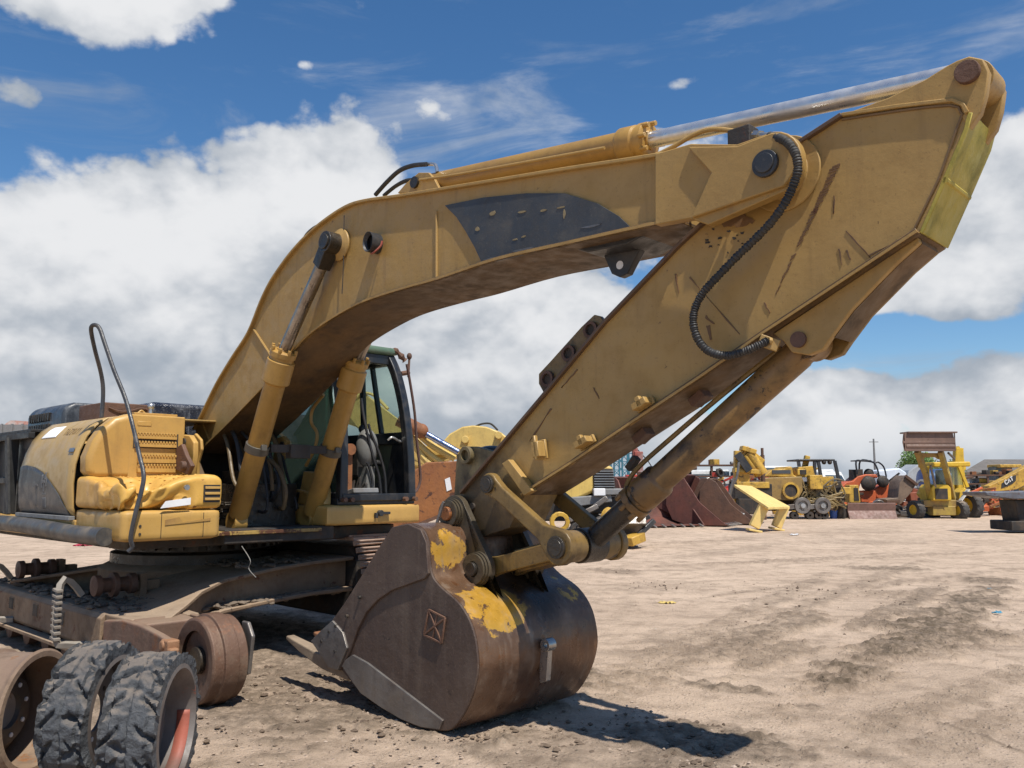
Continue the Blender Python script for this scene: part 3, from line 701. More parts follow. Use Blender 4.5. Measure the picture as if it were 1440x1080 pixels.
for i, (x, y, x2, y2, w) in enumerate(((1190, 325, 1224, 362, 2), (1222, 360, 1262, 338, 1.5), (950, 385, 954, 412, 2), (995, 458, 1000, 478, 5), (992, 445, 1004, 455, 3), (970, 390, 1040, 470, 1.2), (1075, 425, 1082, 440, 2), (1173, 275, 1172, 300, 1.5), (1180, 350, 1184, 372, 2), (1190, 352, 1196, 365, 3), (835, 545, 842, 560, 1.5), (812, 520, 790, 545, 1.5), (775, 575, 745, 620, 1.5))):
    nx, ny = (y2 - y), -(x2 - x); L = math.hypot(nx, ny); nx, ny = nx / L * w * .55, ny / L * w * .55
    scrape([(x - nx, y - ny), (x2 - nx * .4, y2 - ny * .4), (x2 + nx * .4, y2 + ny * .4), (x + nx, y + ny)], YW, STK, SCR, .8, 4, i + 20, 'scratch')

# ---- bucket cylinder under the arm
lug_px = [(1090, 470), (1180, 410), (1293, 335), (1328, 348), (1325, 356), (1280, 382), (1190, 470), (1168, 498), (1140, 505), (1110, 498)]
bc0 = mp(1128, 479, Y=-.10)
l = xz(lug_px[:3] + [(1296, 342), (1262, 372), (1200, 436), (1172, 474), (1160, 492), (1140, 500), (1116, 496), (1104, 480)], -.11)
for s in (-1, 1):
    b = B(); b.prism(l, s * .11 - .022, s * .11 + .022); obj('cylinder_lug', b, GRIM if s > 0 else YEL, STK, .006)
b = B(); b.strip(l[2:7], -.10, .10, .02); obj('lug_web', b, UND, STK)
b = B(); b.cyl((bc0.x, -.15, bc0.z), (bc0.x, .15, bc0.z), .04, n=24); obj('lug_pin', b, RUST, STK)
bA = Vector((bc0.x, 0, bc0.z)); hB = mp(782, 770, Y=-.29); tB = Vector((hB.x, 0, hB.z))
bG = mp(868, 712, Y=0); dd = (tB - bA).normalized(); LL = (tB - bA).length
bG = bA + dd * (LL - .42)
BC = hyd('bucket_cylinder', bA, bG, tB, .082, .05, surf('oily_yellow', (.24, .135, .042), (.16, .09, .032), dirt=(.03, .022, .016), dirt_amt=.9, rust_amt=.42, rust=(.045, .03, .02), rough=.42, fleck=.5), DGR, EX, head=1.22, hl=.26)
b = B(); b.tube([mp(a_, c_, Y=-.02) for a_, c_ in ((1100, 490), (1075, 508), (1010, 560), (945, 615), (900, 655), (884, 676), (880, 690))], .015, 8); obj('steel_pipe', b, GRIM, BC)
b = B(); b.beam(mp(884, 660, Y=-.02), mp(896, 643, Y=-.02), .05, .04); obj('pipe_block', b, DK, BC, .006)
b = B(); b.cyl(tB - Vector((0, .09, 0)), tB + Vector((0, .09, 0)), .105, n=28); b.cyl(tB, bG - dd * 0, .068, n=20); obj('rod_eye', b, DGR, BC, .004)
# ---- linkage
LK = surf('link_yellow', (.25, .155, .045), (.16, .10, .034), dirt=(.03, .022, .015), dirt_amt=.95, rust_amt=.3, rust=(.045, .03, .02), rough=.42, fleck=.6, streak=.6)
lA = mp(691, 681, Y=-.25)
def bone(p, q, r1, r2, w, y0, y1, n=12):
    p, q = Vector((p[0], p[2])), Vector((q[0], q[2])); d = (q - p).normalized(); a = math.degrees(math.atan2(d.y, d.x)); nn = Vector((-d.y, d.x))
    pts = [(p.x + r1 * math.cos(R(a + 60 + (240) * i / n)), p.y + r1 * math.sin(R(a + 60 + 240 * i / n))) for i in range(n + 1)]
    m1, m2 = p + d * r1 * 1.6, q - d * r2 * 1.5
    pts += [tuple(m1 - nn * w), tuple(m2 - nn * w)]
    pts += [(q.x + r2 * math.cos(R(a - 120 + 240 * i / n)), q.y + r2 * math.sin(R(a - 120 + 240 * i / n))) for i in range(n + 1)]
    pts += [tuple(m2 + nn * w), tuple(m1 + nn * w)]
    return pts
for s in (-1, 1):
    b = B(); b.prism(bone(lA, hB, .072, .108, .050, 0, 0), s * .25 - .03, s * .25 + .03); k = obj('side_link', b, LK, EX, .012)
    for c, r in ((lA, .042), (hB, .05)):
        b = B(); b.cyl((c.x, s * .20, c.z), (c.x, s * .305, c.z), r, n=24); b.ring((c.x, s * .29, c.z), (0, 1, 0), r * 1.35, r * .8, .02, 24); obj('pin_cap', b, DGR, k, .003, 1)
b = B(); b.cyl((hB.x, -.22, hB.z), (hB.x, -.10, hB.z), .095, n=32); b.cyl((hB.x, .10, hB.z), (hB.x, .22, hB.z), .095, n=32); b.cyl((hB.x, -.28, hB.z), (hB.x, .28, hB.z), .05, n=16); obj('link_tube', b, LK, EX, .006)
lC = mp(679, 799, Y=-.2)
b = B()
for s in (-1, 1):
    b.prism(bone(lC, hB, .072, .08, .055, 0, 0), s * .135 - .03, s * .135 + .03)
d = (hB - lC); b.beam((lC.x + d.x * .3, 0, lC.z + d.z * .3), (lC.x + d.x * .75, 0, lC.z + d.z * .75), .24, .14); obj('power_link', b, LK, EX, .008)

# ---- bucket
YB = -.55; WBK = .55
shell_px = [(469, 953), (482, 957), (511, 991), (542, 1013), (569, 1029), (596, 1040), (622, 1044), (640, 1039), (658, 1013), (670, 980), (674, 947), (667, 902), (649, 867), (622, 842), (610, 826), (606, 805), (604, 778), (596, 760), (578, 752), (556, 756)]
mouth = [(533, 791), (511, 827), (489, 862), (473, 884), (455, 903), (444, 916)]
prof = xz(smooth2(shell_px[:2], 1) + smooth2(shell_px[1:], 4)[1:], YB); mth = xz(mouth, YB)
zmin = min(p[1] for p in prof); prof = [(x, z - zmin + .005) for x, z in prof]; mth = [(x, z - zmin + .005) for x, z in mth]
def bx_(px, py): p = mp(px, py, Y=YB); return (p.x, p.z - zmin + .005)
# shell as a thick sheet following the profile
def shell(line, th, y0, y1):
    b = B(); b.strip(line, y0, y1, th); return b
BSH = surf('bucket_shell', (.17, .095, .055), (.11, .062, .04), dirt=(.33, .26, .20), dirt_amt=.35, rust=(.20, .09, .04), rust_amt=.3, rough=.36, metal=.45, bump=.2, streak=.55,
           under=(.60, .33, .045), under_lo=.70, under_hi=.72, uz=(((bx_(604, 790)[0], -.42, bx_(604, 790)[1]), (.4, .24, .20), .26), ((bx_(650, 872)[0], -.28, bx_(650, 872)[1]), (.5, .40, .22), .29), ((bx_(640, 860)[0], .42, bx_(640, 860)[1]), (.5, .16, .20), .20), ((bx_(668, 930)[0], -.35, bx_(668, 930)[1]), (.4, .25, .22), .10)), zone=((bx_(630, 850)[0] + .05, .10, bx_(630, 850)[1]), .42))
BKT = obj('bucket', shell(prof, -.03, YB, WBK), BSH, EX, 0, ang=50)
for s, y0, y1 in ((-1, YB - .012, YB + .02), (1, WBK - .02, WBK + .012)):
    b = B(); b.prism(prof + mth, y0, y1); obj('side_plate', b, BKTS, BKT, .004, 1)
# rolled top section behind the hinge: painted patches
# side bar (thick cutting side plate) and cutter
bar = [bx_(*p) for p in [(556, 756), (578, 752), (596, 760), (604, 778), (607, 822), (602, 829), (582, 836), (556, 845), (536, 858), (520, 875), (508, 898), (497, 930), (482, 957), (469, 953), (444, 916), (455, 903), (473, 884), (489, 862), (511, 827), (533, 791)]]
for s in (-1, 1):
    y = YB if s < 0 else WBK; b = B(); b.prism(bar, y - .03 if s < 0 else y, y if s < 0 else y + .03); sb_ = obj('side_bar', b, BKTS, BKT, .006)
cut = [bx_(*p) for p in [(444, 914), (458, 900), (474, 886), (489, 903), (495, 925), (482, 956), (469, 952)]]
b = B(); b.prism(cut, YB - .045, YB - .025); sc_ = obj('side_cutter', b, STL, BKT, .005)
b = B(); b.prism(cut, WBK + .025, WBK + .045); obj('side_cutter', b, STL, BKT, .005)
for (px, py) in ((512, 854), (494, 880), (479, 894), (470, 902), (459, 915), (478, 929)):
    q = bx_(px, py); b = B(); b.cyl((q[0], YB - .05, q[1]), (q[0], YB - .028, q[1]), .011, n=10); obj('bolt_hole', b, DK, BKT)
# lower corner wear plate
wp = [bx_(*p) for p in [(482, 947), (500, 935), (520, 946), (627, 1029), (622, 1042), (596, 1038), (569, 1027), (542, 1011), (511, 989)]]
b = B(); b.prism(wp, YB - .028, YB - .008); obj('wear_plate', b, STL, BKT, .005)
b = B(); b.prism(wp, WBK + .008, WBK + .028); obj('wear_plate', b, STL, BKT, .005)
# embossed emblem: raised bevelled square with crossed ribs
e = [bx_(*p) for p in [(607, 873), (630, 885), (625, 920), (600, 908)]]
em = B(); em.prism(e, YB - .022, YB - .010); eo = obj('emblem', em, BKTS, BKT, .004)
b = B()
for i in range(4):
    p, q = e[i], e[(i + 1) % 4]; b.beam((p[0], YB - .024, p[1]), (q[0], YB - .024, q[1]), .012, .012)
for i, j in ((0, 2), (1, 3)): b.beam((e[i][0], YB - .023, e[i][1]), (e[j][0], YB - .023, e[j][1]), .014, .012)
m0 = ((e[0][0] + e[1][0]) / 2, (e[0][1] + e[1][1]) / 2); m1 = ((e[2][0] + e[3][0]) / 2, (e[2][1] + e[3][1]) / 2); b.beam((m0[0], YB - .022, m0[1]), (m1[0], YB - .022, m1[1]), .010, .01)
obj('emblem_rib', b, RUST, eo, .002, 1)
# cutting lip and teeth
lip0, lip1 = Vector(bx_(469, 953)), Vector(bx_(444, 916))
hd = Vector(bx_(511, 991)) - Vector(bx_(469, 953)); hd = -hd.normalized()
pL = Vector(bx_(480, 958))
b = B(); tipx = pL + hd * .16
b.prism([(pL.x, pL.y), (tipx.x, tipx.y), (pL.x + .01, pL.y + .05)], YB, WBK); obj('cutting_lip', b, STL, BKT, .004, 1)
dirt_ = Vector(bx_(405, 912)) - Vector(bx_(470, 950)); tl = dirt_.length; dirt_.normalize(); nn_ = Vector((-dirt_.y, dirt_.x))
TT = surf('muddy_tooth', (.34, .26, .18), (.22, .16, .11), dirt_amt=.5, rust=(.30, .10, .03), rust_amt=.25, rough=.75, bump=.4)
for i in range(5):
    y = YB + .07 + i * (WBK - YB - .14) / 4; b = B()
    base = Vector(bx_(486, 963))
    secs = [(0, .075, .10), (.35, .09, .10), (.5, .085, .085), (.75, .07, .065), (1.0, .055, .03)]
    vs = []; fs = []
    for (f, w, h) in secs:
        c = base + dirt_ * tl * 1.38 * f + nn_ * (.02 * math.sin(f * 3))
        for (sy, sh) in ((-1, -1), (1, -1), (1, 1), (-1, 1)): vs.append((c.x + nn_.x * h / 2 * sh, y + w * sy / 2 * 1.3, c.y + nn_.y * h / 2 * sh))
    for k in range(len(secs) - 1):
        for j in range(4): fs.append((k * 4 + j, k * 4 + (j + 1) % 4, k * 4 + 4 + (j + 1) % 4, k * 4 + 4 + j))
    fs += [(3, 2, 1, 0), tuple(range(len(secs) * 4 - 4, len(secs) * 4))]
    b.add(vs, fs); obj('tooth', b, TT if i % 2 == 0 else surf('rusty_tooth', (.36, .15, .06), (.25, .11, .05), dirt_amt=.5, rough=.7, bump=.4), BKT, .012)
# hinge ears
pT = Vector((pb.x, pb.z)); pC = Vector((lC.x, lC.z))
def ear_poly():
    low1, low2 = Vector(bx_(600, 790)), Vector(bx_(650, 868))
    d = (pC - pT).normalized(); a = math.degrees(math.atan2(d.y, d.x)); n_ = Vector((-d.y, d.x))
    pts = [(pT.x + .12 * math.cos(R(a + 80 + 150 * i / 10)), pT.y + .12 * math.sin(R(a + 80 + 150 * i / 10))) for i in range(11)]
    pts += [tuple(low1), tuple(Vector(bx_(625, 845))), tuple(low2)]
    pts += [(pC.x + .11 * math.cos(R(a - 100 + 180 * i / 10)), pC.y + .11 * math.sin(R(a - 100 + 180 * i / 10))) for i in range(11)]
    return pts
EAR = surf('greasy_ear', (.085, .065, .04), (.055, .045, .03), dirt=(.02, .016, .012), dirt_amt=.7, rough=.45, rust_amt=.15, bump=.3)
for s in (-1, 1):
    b = B(); b.prism(ear_poly(), s * .215 - .022, s * .215 + .022); eo_ = obj('hinge_ear', b, EAR, BKT, .008)
    for c, r in ((pT, .095), (pC, .105)):
        b = B()
        for k in range(3): b.ring((c.x, s * (.245 + k * .02), c.y), (0, 1, 0), r * (1.05 - .06 * k), .05, .016, 32)
        obj('seal_ring', b, EAR, eo_)
        b = B(); b.cyl((c.x, s * .17, c.y), (c.x, s * .315, c.y), .045, n=24); obj('pin_end', b, RUSTO if c is pT else DGR, eo_, .004)
b = B(); b.beam(mp(614, 737, Y=-.34), mp(624, 706, Y=-.34), .012, .02); obj('pin_retainer', b, STL, BKT)
# lifting hook on the back of the shell
hk = mp(769, 900, Y=.02)
q0, q1 = Vector(bx_(674, 930)), Vector(bx_(672, 975))
hx = max(p[0] for p in prof)
b = B(); b.ring((hx + .05, 0, .50), (0, 1, 0), .04, .02, .07, 24); b.prism([(hx + .07, .49), (hx + .05, .28), (hx - .01, .26), (hx - .01, .48)], -.02, .02); obj('lifting_hook', b, surf('polished_steel', (.45, .43, .40), dirt_amt=.3, rough=.3, metal=.8), BKT, .005)

# ---------------------------------------------------------------- upper body
YN = -1.5
# deck and swing ring
b = B(); b.bx(-2.6, 1.55, -1.32, 1.3, .98, 1.10); b.bx(.6, 1.75, -.62, .45, 1.0, 1.12); obj('deck_frame', b, DK, EX, .01)
b = B(); b.prism([(.9, 1.075), (1.78, 1.075), (1.78, 1.105), (.9, 1.12)], -.72, .3); obj('deck_edge', b, surf('deck_edge', (.40, .26, .07), (.2, .13, .05), dirt=(.03, .02, .015), dirt_amt=.9, rust_amt=.5), EX, .004)
b = B(); b.lathe([(.72, .72), (.80, .74), (.80, .84), (.74, .86), (.74, .98)], (0.0, 0, 0), (0, 0, 1), 48); obj('swing_ring', b, DGR, EX, .004, 1)
b = B()
for k in range(40):
    a = k * math.pi / 20; b.box((.80 * math.cos(a), .80 * math.sin(a), .91), (.05, .05, .05), rz=a)
obj('ring_bolts', b, DGR, EX)
# boom foot brackets, main valve and hoses in the middle bay
for s in (-1, 1):
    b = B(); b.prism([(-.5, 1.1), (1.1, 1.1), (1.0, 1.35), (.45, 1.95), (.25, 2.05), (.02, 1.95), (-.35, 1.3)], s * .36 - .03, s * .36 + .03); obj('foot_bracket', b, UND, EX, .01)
b = B(); b.cyl((.28, -.46, 1.88), (.28, .46, 1.88), .07, n=20); obj('foot_pin', b, DGR, EX)
rg = random.Random(12)
b = B(); b.bx(.75, 1.35, -.28, .30, 1.10, 1.5); b.bx(.85, 1.25, -.2, .2, 1.5, 1.62)
for i in range(10): b.cyl((.8 + .055 * i, -.29, 1.2 + .06 * (i % 3)), (.8 + .055 * i, -.37, 1.2 + .06 * (i % 3)), .022, n=8)
obj('control_valve', b, DGR, EX, .01)
for i in range(11):
    y = -.26 + i * .052; x0 = 1.1 + rg.uniform(-.1, .2)
    b = B(); b.tube([(x0, y, 1.3), (x0 + .25, y + rg.uniform(-.06, .06), 1.25 + rg.uniform(0, .2)), (x0 + .12, y + rg.uniform(-.05, .05), 1.62 + rg.uniform(-.1, .15)), (x0 - .1, y, 1.9 + rg.uniform(-.1, .1)), (.7, y * .8, 2.1)], rg.choice((.014, .018, .021)), 8); obj('hydraulic_hose', b, RUB if i % 4 else surf('pipe_tan', (.15, .10, .045), dirt=(.03,.022,.015), dirt_amt=.8), EX)
def loop(px, Y, r, mat, name='lifting_loop'):
    b = B(); b.tube([mp(a, c, Y=Y) for a, c in px], r, 10, 6); return obj(name, b, mat, EX)
loop([(398, 716), (402, 690), (392, 660), (378, 646), (381, 660), (383, 690)], .02, .018, MATS['pipe_tan'], 'bent_pipe')
loop([(430, 655), (442, 632), (446, 610), (438, 594), (440, 575), (455, 555)], .40, .016, YEL, 'bent_pipe')
loop([(400, 694), (420, 690), (442, 697)], .36, .014, YEL, 'bent_pipe')
loop([(340, 768), (352, 788), (350, 800), (360, 812)], -.50, .0035, surf('pale_wire', (.22, .21, .19)), 'loose_wire')
# cast lug plates seen beside the boom foot and near the cab
for (pxs, Y, th, mt) in (([(244, 670), (243, 640), (248, 618), (258, 611), (270, 612), (276, 622), (276, 640), (272, 668)], -.66, .05, YELB), ([(276, 676), (272, 640), (268, 620), (276, 609), (284, 618), (285, 632), (280, 650), (279, 676)], -.60, .03, YELB),
                         ([(386, 650), (388, 625), (392, 616), (400, 613), (406, 620), (403, 632), (396, 655)], .28, .05, YEL)):
    b = B(); b.prism(xz(pxs, Y), Y - th / 2, Y + th / 2); lp = obj('lug_plate', b, mt, EX, .012)
    q = mp(sum(p[0] for p in pxs[2:6]) / 4, sum(p[1] for p in pxs[2:6]) / 4 + 6, Y=Y); b = B(); b.cyl((q.x, Y - th / 2 - .012, q.z), (q.x, Y + th / 2 + .012, q.z), .035, n=16); obj('pin', b, DK, lp)
b = B(); b.prism(xz([(248, 660), (250, 630), (258, 624), (264, 640), (272, 655), (266, 668)], -.74), -.76, -.72); q = mp(260, 655, Y=-.76); b.cyl((q.x, -.80, q.z), (q.x, -.74, q.z), .04, n=12); obj('latch_casting', b, RUST, EX, .01)
# side door panel with curved shoulder (profile in Y-Z, run along X)
def panel(x0, x1, prof, th=.03, n=1):
    b = B(); L = [Vector((0, p[0], p[1])) for p in prof]; vs = []; fs = []; m = len(L); k = 10
    for i in range(k + 1):
        x = x0 + (x1 - x0) * i / k
        for p in L: vs.append((x, p.y, p.z))
    for i in range(k):
        for j in range(m - 1): fs.append((i * m + j, i * m + j + 1, (i + 1) * m + j + 1, (i + 1) * m + j))
    b.add(vs, fs); return b
shp = [(YN + .03, 1.22), (YN, 1.30), (YN - .01, 1.50), (YN + .0, 1.66), (YN + .03, 1.78), (YN + .08, 1.90), (YN + .15, 1.99), (YN + .24, 2.055), (YN + .36, 2.075), (-.2, 2.08)]
b = panel(-.52, .84, shp); sd = obj('side_door', b, surf('door_yellow', (.45, .30, .115), (.40, .26, .095), dirt=(.16, .11, .06), dirt_amt=.4, rust_amt=.06, rough=.4, streak=.3, fleck=.3, bump=.05), EX, 0, ang=60)
md = sd.modifiers.new('solid', 'SOLIDIFY'); md.thickness = .02; md.offset = 0
b = B(); b.bx(-.50, .83, -1.30, -1.26, 1.2, 1.85); obj('door_liner', b, DK, EX)
YP_ = YN - .014
def side(px): return xz(px, YN)
sw = side([(35, 727), (34, 690), (33, 662), (45, 657), (60, 660), (78, 672), (94, 692), (106, 715), (112, 727)])
def on_door(poly, off, name, mat, par=sd):
    """plate that follows the door's curved skin"""
    vs = []; n = len(poly)
    def yy(z):
        for (a, za), (c, zb) in zip(shp, shp[1:]):
            if za <= z <= zb: return a + (c - a) * (z - za) / (zb - za) - .011
        return shp[0][0] if z < shp[0][1] else shp[-1][0]
    b = B(); xs0, xs1 = min(p[0] for p in poly), max(p[0] for p in poly); zs0, zs1 = min(p[1] for p in poly), max(p[1] for p in poly)
    # fan of columns: for each x the span inside the outline
    cols = 22; rows = 10; P = []
    for i in range(cols + 1):
        x = xs0 + (xs1 - xs0) * (i + (.02 if i == 0 else -.02 if i == cols else 0)) / cols; zz = []
        for k in range(n):
            (x1, z1), (x2, z2) = poly[k], poly[(k + 1) % n]
            if (x1 - x) * (x2 - x) <= 0 and x1 != x2: zz.append(z1 + (z2 - z1) * (x - x1) / (x2 - x1))
        if len(zz) < 2: zz = [zs0, zs0 + .01]
        lo, hi = min(zz), max(zz)
        for j in range(rows + 1):
            z = lo + (hi - lo) * j / rows; P.append((x, yy(z) - off, z))
    fs = [(i * (rows + 1) + j, i * (rows + 1) + j + 1, (i + 1) * (rows + 1) + j + 1, (i + 1) * (rows + 1) + j) for i in range(cols) for j in range(rows)]
    b.add(P, fs); o = obj(name, b, mat, par); mdd = o.modifiers.new('solid', 'SOLIDIFY'); mdd.thickness = .003; mdd.offset = 0; return o
DEC = surf('decal_black', (.035, .036, .038), (.06, .06, .062), dirt=(.22, .20, .17), dirt_amt=.45, rough=.45, streak=.4, fleck=.5)
def p2(x, z): return (x, z)
dx0, dx1 = -.51, .80
on_door([(dx0, 1.235), (dx0, 1.655), (-.36, 1.67), (-.12, 1.65), (.12, 1.60), (.34, 1.52), (.54, 1.42), (.70, 1.31), (.78, 1.235)], .006, 'dark_swoosh', DEC)
on_door([(-.28, 1.915), (.10, 1.915), (.08, 2.02), (-.24, 2.02)], .008, 'paper_notice', PAP)
on_door([(.64, 1.765), (.76, 1.765), (.76, 1.80), (.64, 1.80)], .008, 'small_plate', surf('small_grey', (.12, .15, .2), dirt_amt=.3))
# peeled outline letters and chalk mark, kept as remnants
for (x, z, w, h) in ((.12, 1.45, .035, .13), (.15, 1.50, .07, .03), (.18, 1.42, .03, .10), (.20, 1.53, .03, .07), (.15, 1.40, .09, .02), (.24, 1.47, .02, .09), (-.02, 1.30, .03, .19), (-.08, 1.47, .12, .025), (-.02, 1.40, .02, .10), (.16, 1.28, .09, .10)):
    on_door([(x, z), (x + w, z + .005), (x + w * .95, z + h), (x + .004, z + h * .97)], .009, 'peeled_sticker', surf('peel_grey', (.20, .20, .20), (.10, .10, .10), dirt_amt=.6, rough=.7))
b = B()
STK_ = {'T': [(0, 1, 1, 1), (.5, 1, .5, 0)], 'A': [(0, 0, .5, 1), (.5, 1, 1, 0), (.2, .4, .8, .4)], 'Z': [(0, 1, 1, 1), (1, 1, 0, 0), (0, 0, 1, 0)], '0': [(0, .2, 0, .8), (0, .8, .5, 1), (.5, 1, 1, .8), (1, .8, 1, .2), (1, .2, .5, 0), (.5, 0, 0, .2)], 'X': [(0, 0, 1, 1), (0, 1, 1, 0)], 'Y': [(0, 1, .5, .5), (1, 1, .5, .5), (.5, .5, .5, 0)], '2': [(0, .8, .5, 1), (.5, 1, 1, .75), (1, .75, 0, 0), (0, 0, 1, 0)]}
for i, ch in enumerate('TAZ20X4'.replace('4', 'Y')):
    for (x1, z1, x2, z2) in STK_[ch]:
        def pt(u, v):
            z = 1.925 + v * .055
            for (ya, za), (yb, zb) in zip(shp, shp[1:]):
                if za <= z <= zb: y = ya + (yb - ya) * (z - za) / (zb - za)
            return (.24 + i * .052 + u * .034, y - .014, z)
        b.beam(pt(x1, z1), pt(x2, z2), .007, .002, up=(0, -1, 0))
obj('marker_writing', b, surf('marker_brown', (.20, .13, .06), dirt_amt=.3), sd)
b = B(); b.beam((-.52, YN - .01, 1.215), (.86, YN - .01, 1.215), .05, .035); obj('door_sill', b, GRY, EX, .004)
# tank with rounded shoulders, step recess
def rbox(name, x0, x1, y0, y1, z0, z1, mat, bev, seg=5, par=EX, jit=0):
    b = B(); b.bx(x0, x1, y0, y1, z0, z1); return obj(name, b, mat, par, bev, seg)
prof_t = [(-1.44, 1.54), (-1.485, 1.60), (-1.49, 1.72), (-1.44, 1.86), (-1.37, 1.97), (-1.28, 2.05), (-1.16, 2.09), (-.70, 2.09), (-.70, 1.54)]
b = B(); b.extr([(.87, y, z) for y, z in prof_t], (.20, 0, 0)); tk = obj('fuel_tank', b, YELB, EX, .055, 5)
b = B(); b.bx(.80, 1.075, -1.16, -.68, 1.54, 2.085); obj('tank_step_panel', b, YELB, tk, .012, 3)
# step recess with serrated bars
for i, z in enumerate((1.83, 1.90)):
    b = B()
    b.bx(1.072, 1.10, -1.12, -.76, z - .02, z + .015)
    for k in range(14): b.box((1.09, -1.11 + k * .026, z + .022), (.03, .014, .02), ry=0)
    obj('step_bar', b, YELB, tk, .002, 1)
b = B(); b.bx(1.05, 1.079, -1.13, -.74, 1.80, 1.93); obj('step_recess', b, DK, tk)
for z in (1.62, 1.70):
    b = B(); b.bx(1.075, 1.10, -1.09, -.76, z - .025, z + .03)
    for k in range(13): b.box((1.095, -1.08 + k * .026, z + .036), (.03, .014, .02))
    obj('step_bar', b, YELB, tk, .002, 1)
b = B(); b.bx(1.06, 1.08, -1.10, -.98, 1.99, 2.03); b.tube([(.95, -1.06, 2.095), (.95, -1.02, 2.13), (.95, -.98, 2.095)], .01, 6); b.bx(.92, 1.0, -1.1, -.72, 2.088, 2.11); obj('tank_lip', b, YELB, tk, .004, 1)
# tool box: crushed upper cover over a straight lower box
def dented(x0, x1, y0, y1, z0, z1, nx=30, ny=26, nz=10, fn=None, rr=.05):
    b = B(); idx = {}
    def vid(i, j, k):
        key = (i, j, k)
        if key not in idx:
            x, y, z = x0 + (x1 - x0) * i / nx, y0 + (y1 - y0) * j / ny, z0 + (z1 - z0) * k / nz
            # round the edges
            c = [min(max(x, x0 + rr), x1 - rr), min(max(y, y0 + rr), y1 - rr), min(max(z, z0 + rr), z1 - rr)]
            d = Vector((x - c[0], y - c[1], z - c[2]))
            if d.length > rr: d = d.normalized() * rr
            p = Vector(c) + d
            if fn: p = fn(p)
            idx[key] = len(b.v); b.v.append(tuple(p))
        return idx[key]
    for i in range(nx):
        for j in range(ny):
            b.f.append((vid(i, j, nz), vid(i + 1, j, nz), vid(i + 1, j + 1, nz), vid(i, j + 1, nz))); b.f.append((vid(i, j + 1, 0), vid(i + 1, j + 1, 0), vid(i + 1, j, 0), vid(i, j, 0)))
    for i in range(nx):
        for k in range(nz):
            b.f.append((vid(i, 0, k), vid(i + 1, 0, k), vid(i + 1, 0, k + 1), vid(i, 0, k + 1))); b.f.append((vid(i, ny, k + 1), vid(i + 1, ny, k + 1), vid(i + 1, ny, k), vid(i, ny, k)))
    for j in range(ny):
        for k in range(nz):
            b.f.append((vid(nx, j, k), vid(nx, j + 1, k), vid(nx, j + 1, k + 1), vid(nx, j, k + 1))); b.f.append((vid(0, j, k + 1), vid(0, j + 1, k + 1), vid(0, j + 1, k), vid(0, j, k)))
    return b
def crush(p):
    n1 = noise.noise(Vector((p.x * 4.2, p.y * 4.2, p.z * 3))) ; n2 = noise.noise(Vector((p.x * 9 + 4, p.y * 9, p.z * 6)))
    cx_, cy_ = 1.62, -1.30; d = math.exp(-(((p.x - cx_) / .30) ** 2 + ((p.y - cy_) / .26) ** 2))
    fold = max(0, 1 - abs((p.y + 1.28) + (p.x - 1.62) * .7) / .07) * max(0, min(1, (p.x - 1.15) / .3))
    top = max(0, (p.z - 1.36) / .2)
    d *= 1.25; q = p.copy(); q.z -= (.12 * d + .05 * fold * d * 2 + .045 * n1 * (.35 + d)) * top
    q.x += (.10 * n1 + .06 * n2) * (.1 + d) - .05 * d
    rdg = max(0, 1 - abs(noise.noise(Vector((p.x * 2.6 + 2, p.y * 3.4, p.z * 2.2 + 1)))) * 5); rd2 = max(0, 1 - abs(noise.noise(Vector((p.x * 5 + 9, p.y * 4.2 + 3, p.z * 3)))) * 6)
    dd_ = min(1, d * 1.3 + .12); q.x -= (.085 * rdg + .04 * rd2) * dd_ * max(0, min(1, (p.x - 1.5) / .2)); q.z -= (.07 * rdg + .03 * rd2) * dd_ * top
    q.y += (.05 * n2 + .03 * n1) * d * 1.2
    q.z += .03 * n2 * d * 1.2
    return q
TBX = surf('crushed_yellow', (.66, .39, .085), (.60, .33, .075), dirt=(.22, .12, .04), dirt_amt=.35, rust_amt=.22, rust=(.30, .10, .025), rough=.38, streak=.2, fleck=.2, bump=.05)
b = dented(.86, 1.86, -1.50, -.70, 1.30, 1.57, fn=crush, nx=70, ny=60, nz=20, rr=.05); tb = obj('tool_box', b, TBX, EX, 0, ang=70)
b = dented(.86, 1.85, -1.49, -.71, 1.06, 1.295, rr=.035, nx=16, ny=16, nz=8); obj('lower_box', b, YELB, tb, 0, ang=70)
b = B()
for i in range(9):
    for j in range(7):
        p = crush(Vector((.98 + i * .085 + (j % 2) * .04, -1.22 + j * .07, 1.572))); b.sphere(p, .012, 4, (1, 1, .4))
obj('tread_studs', b, TBX, tb)['kind'] = 'stuff'
for z in (1.375, 1.42, 1.465):
    b = B(); b.bx(1.858, 1.87, -.86, -.73, z - .008, z + .012); obj('vent_slat', b, YELB, tb, .002, 1)
b = B(); b.bx(1.85, 1.862, -.87, -.73, 1.35, 1.49); obj('vent_opening', b, DK, tb)
b = B(); b.extr([(1.868, -1.22, 1.31), (1.868, -.98, 1.335), (1.868, -.98, 1.39), (1.868, -1.18, 1.365)], (.004, 0, 0)); obj('white_strip', b, PAP, tb)
q = Vector((1.865, -1.02, 1.47)); b = B(); b.cyl(q, q + Vector((.02, 0, 0)), .022, n=16); obj('latch', b, SILV, tb)
b = B(); b.extr([(1.852, -1.17, 1.18), (1.852, -.80, 1.205), (1.852, -.80, 1.225), (1.852, -1.03, 1.20), (1.852, -1.06, 1.24), (1.852, -1.17, 1.22)], (.004, 0, 0)); obj('peeled_label', b, surf('label_brown', (.30, .16, .05), (.5, .3, .08), dirt_amt=.5), tb)
for y in (-1.42, -1.36):
    for z in (1.12, 1.18): b = B(); b.cyl((1.845, y, z), (1.856, y, z), .010, n=10); obj('bolt_hole', b, DK, tb)
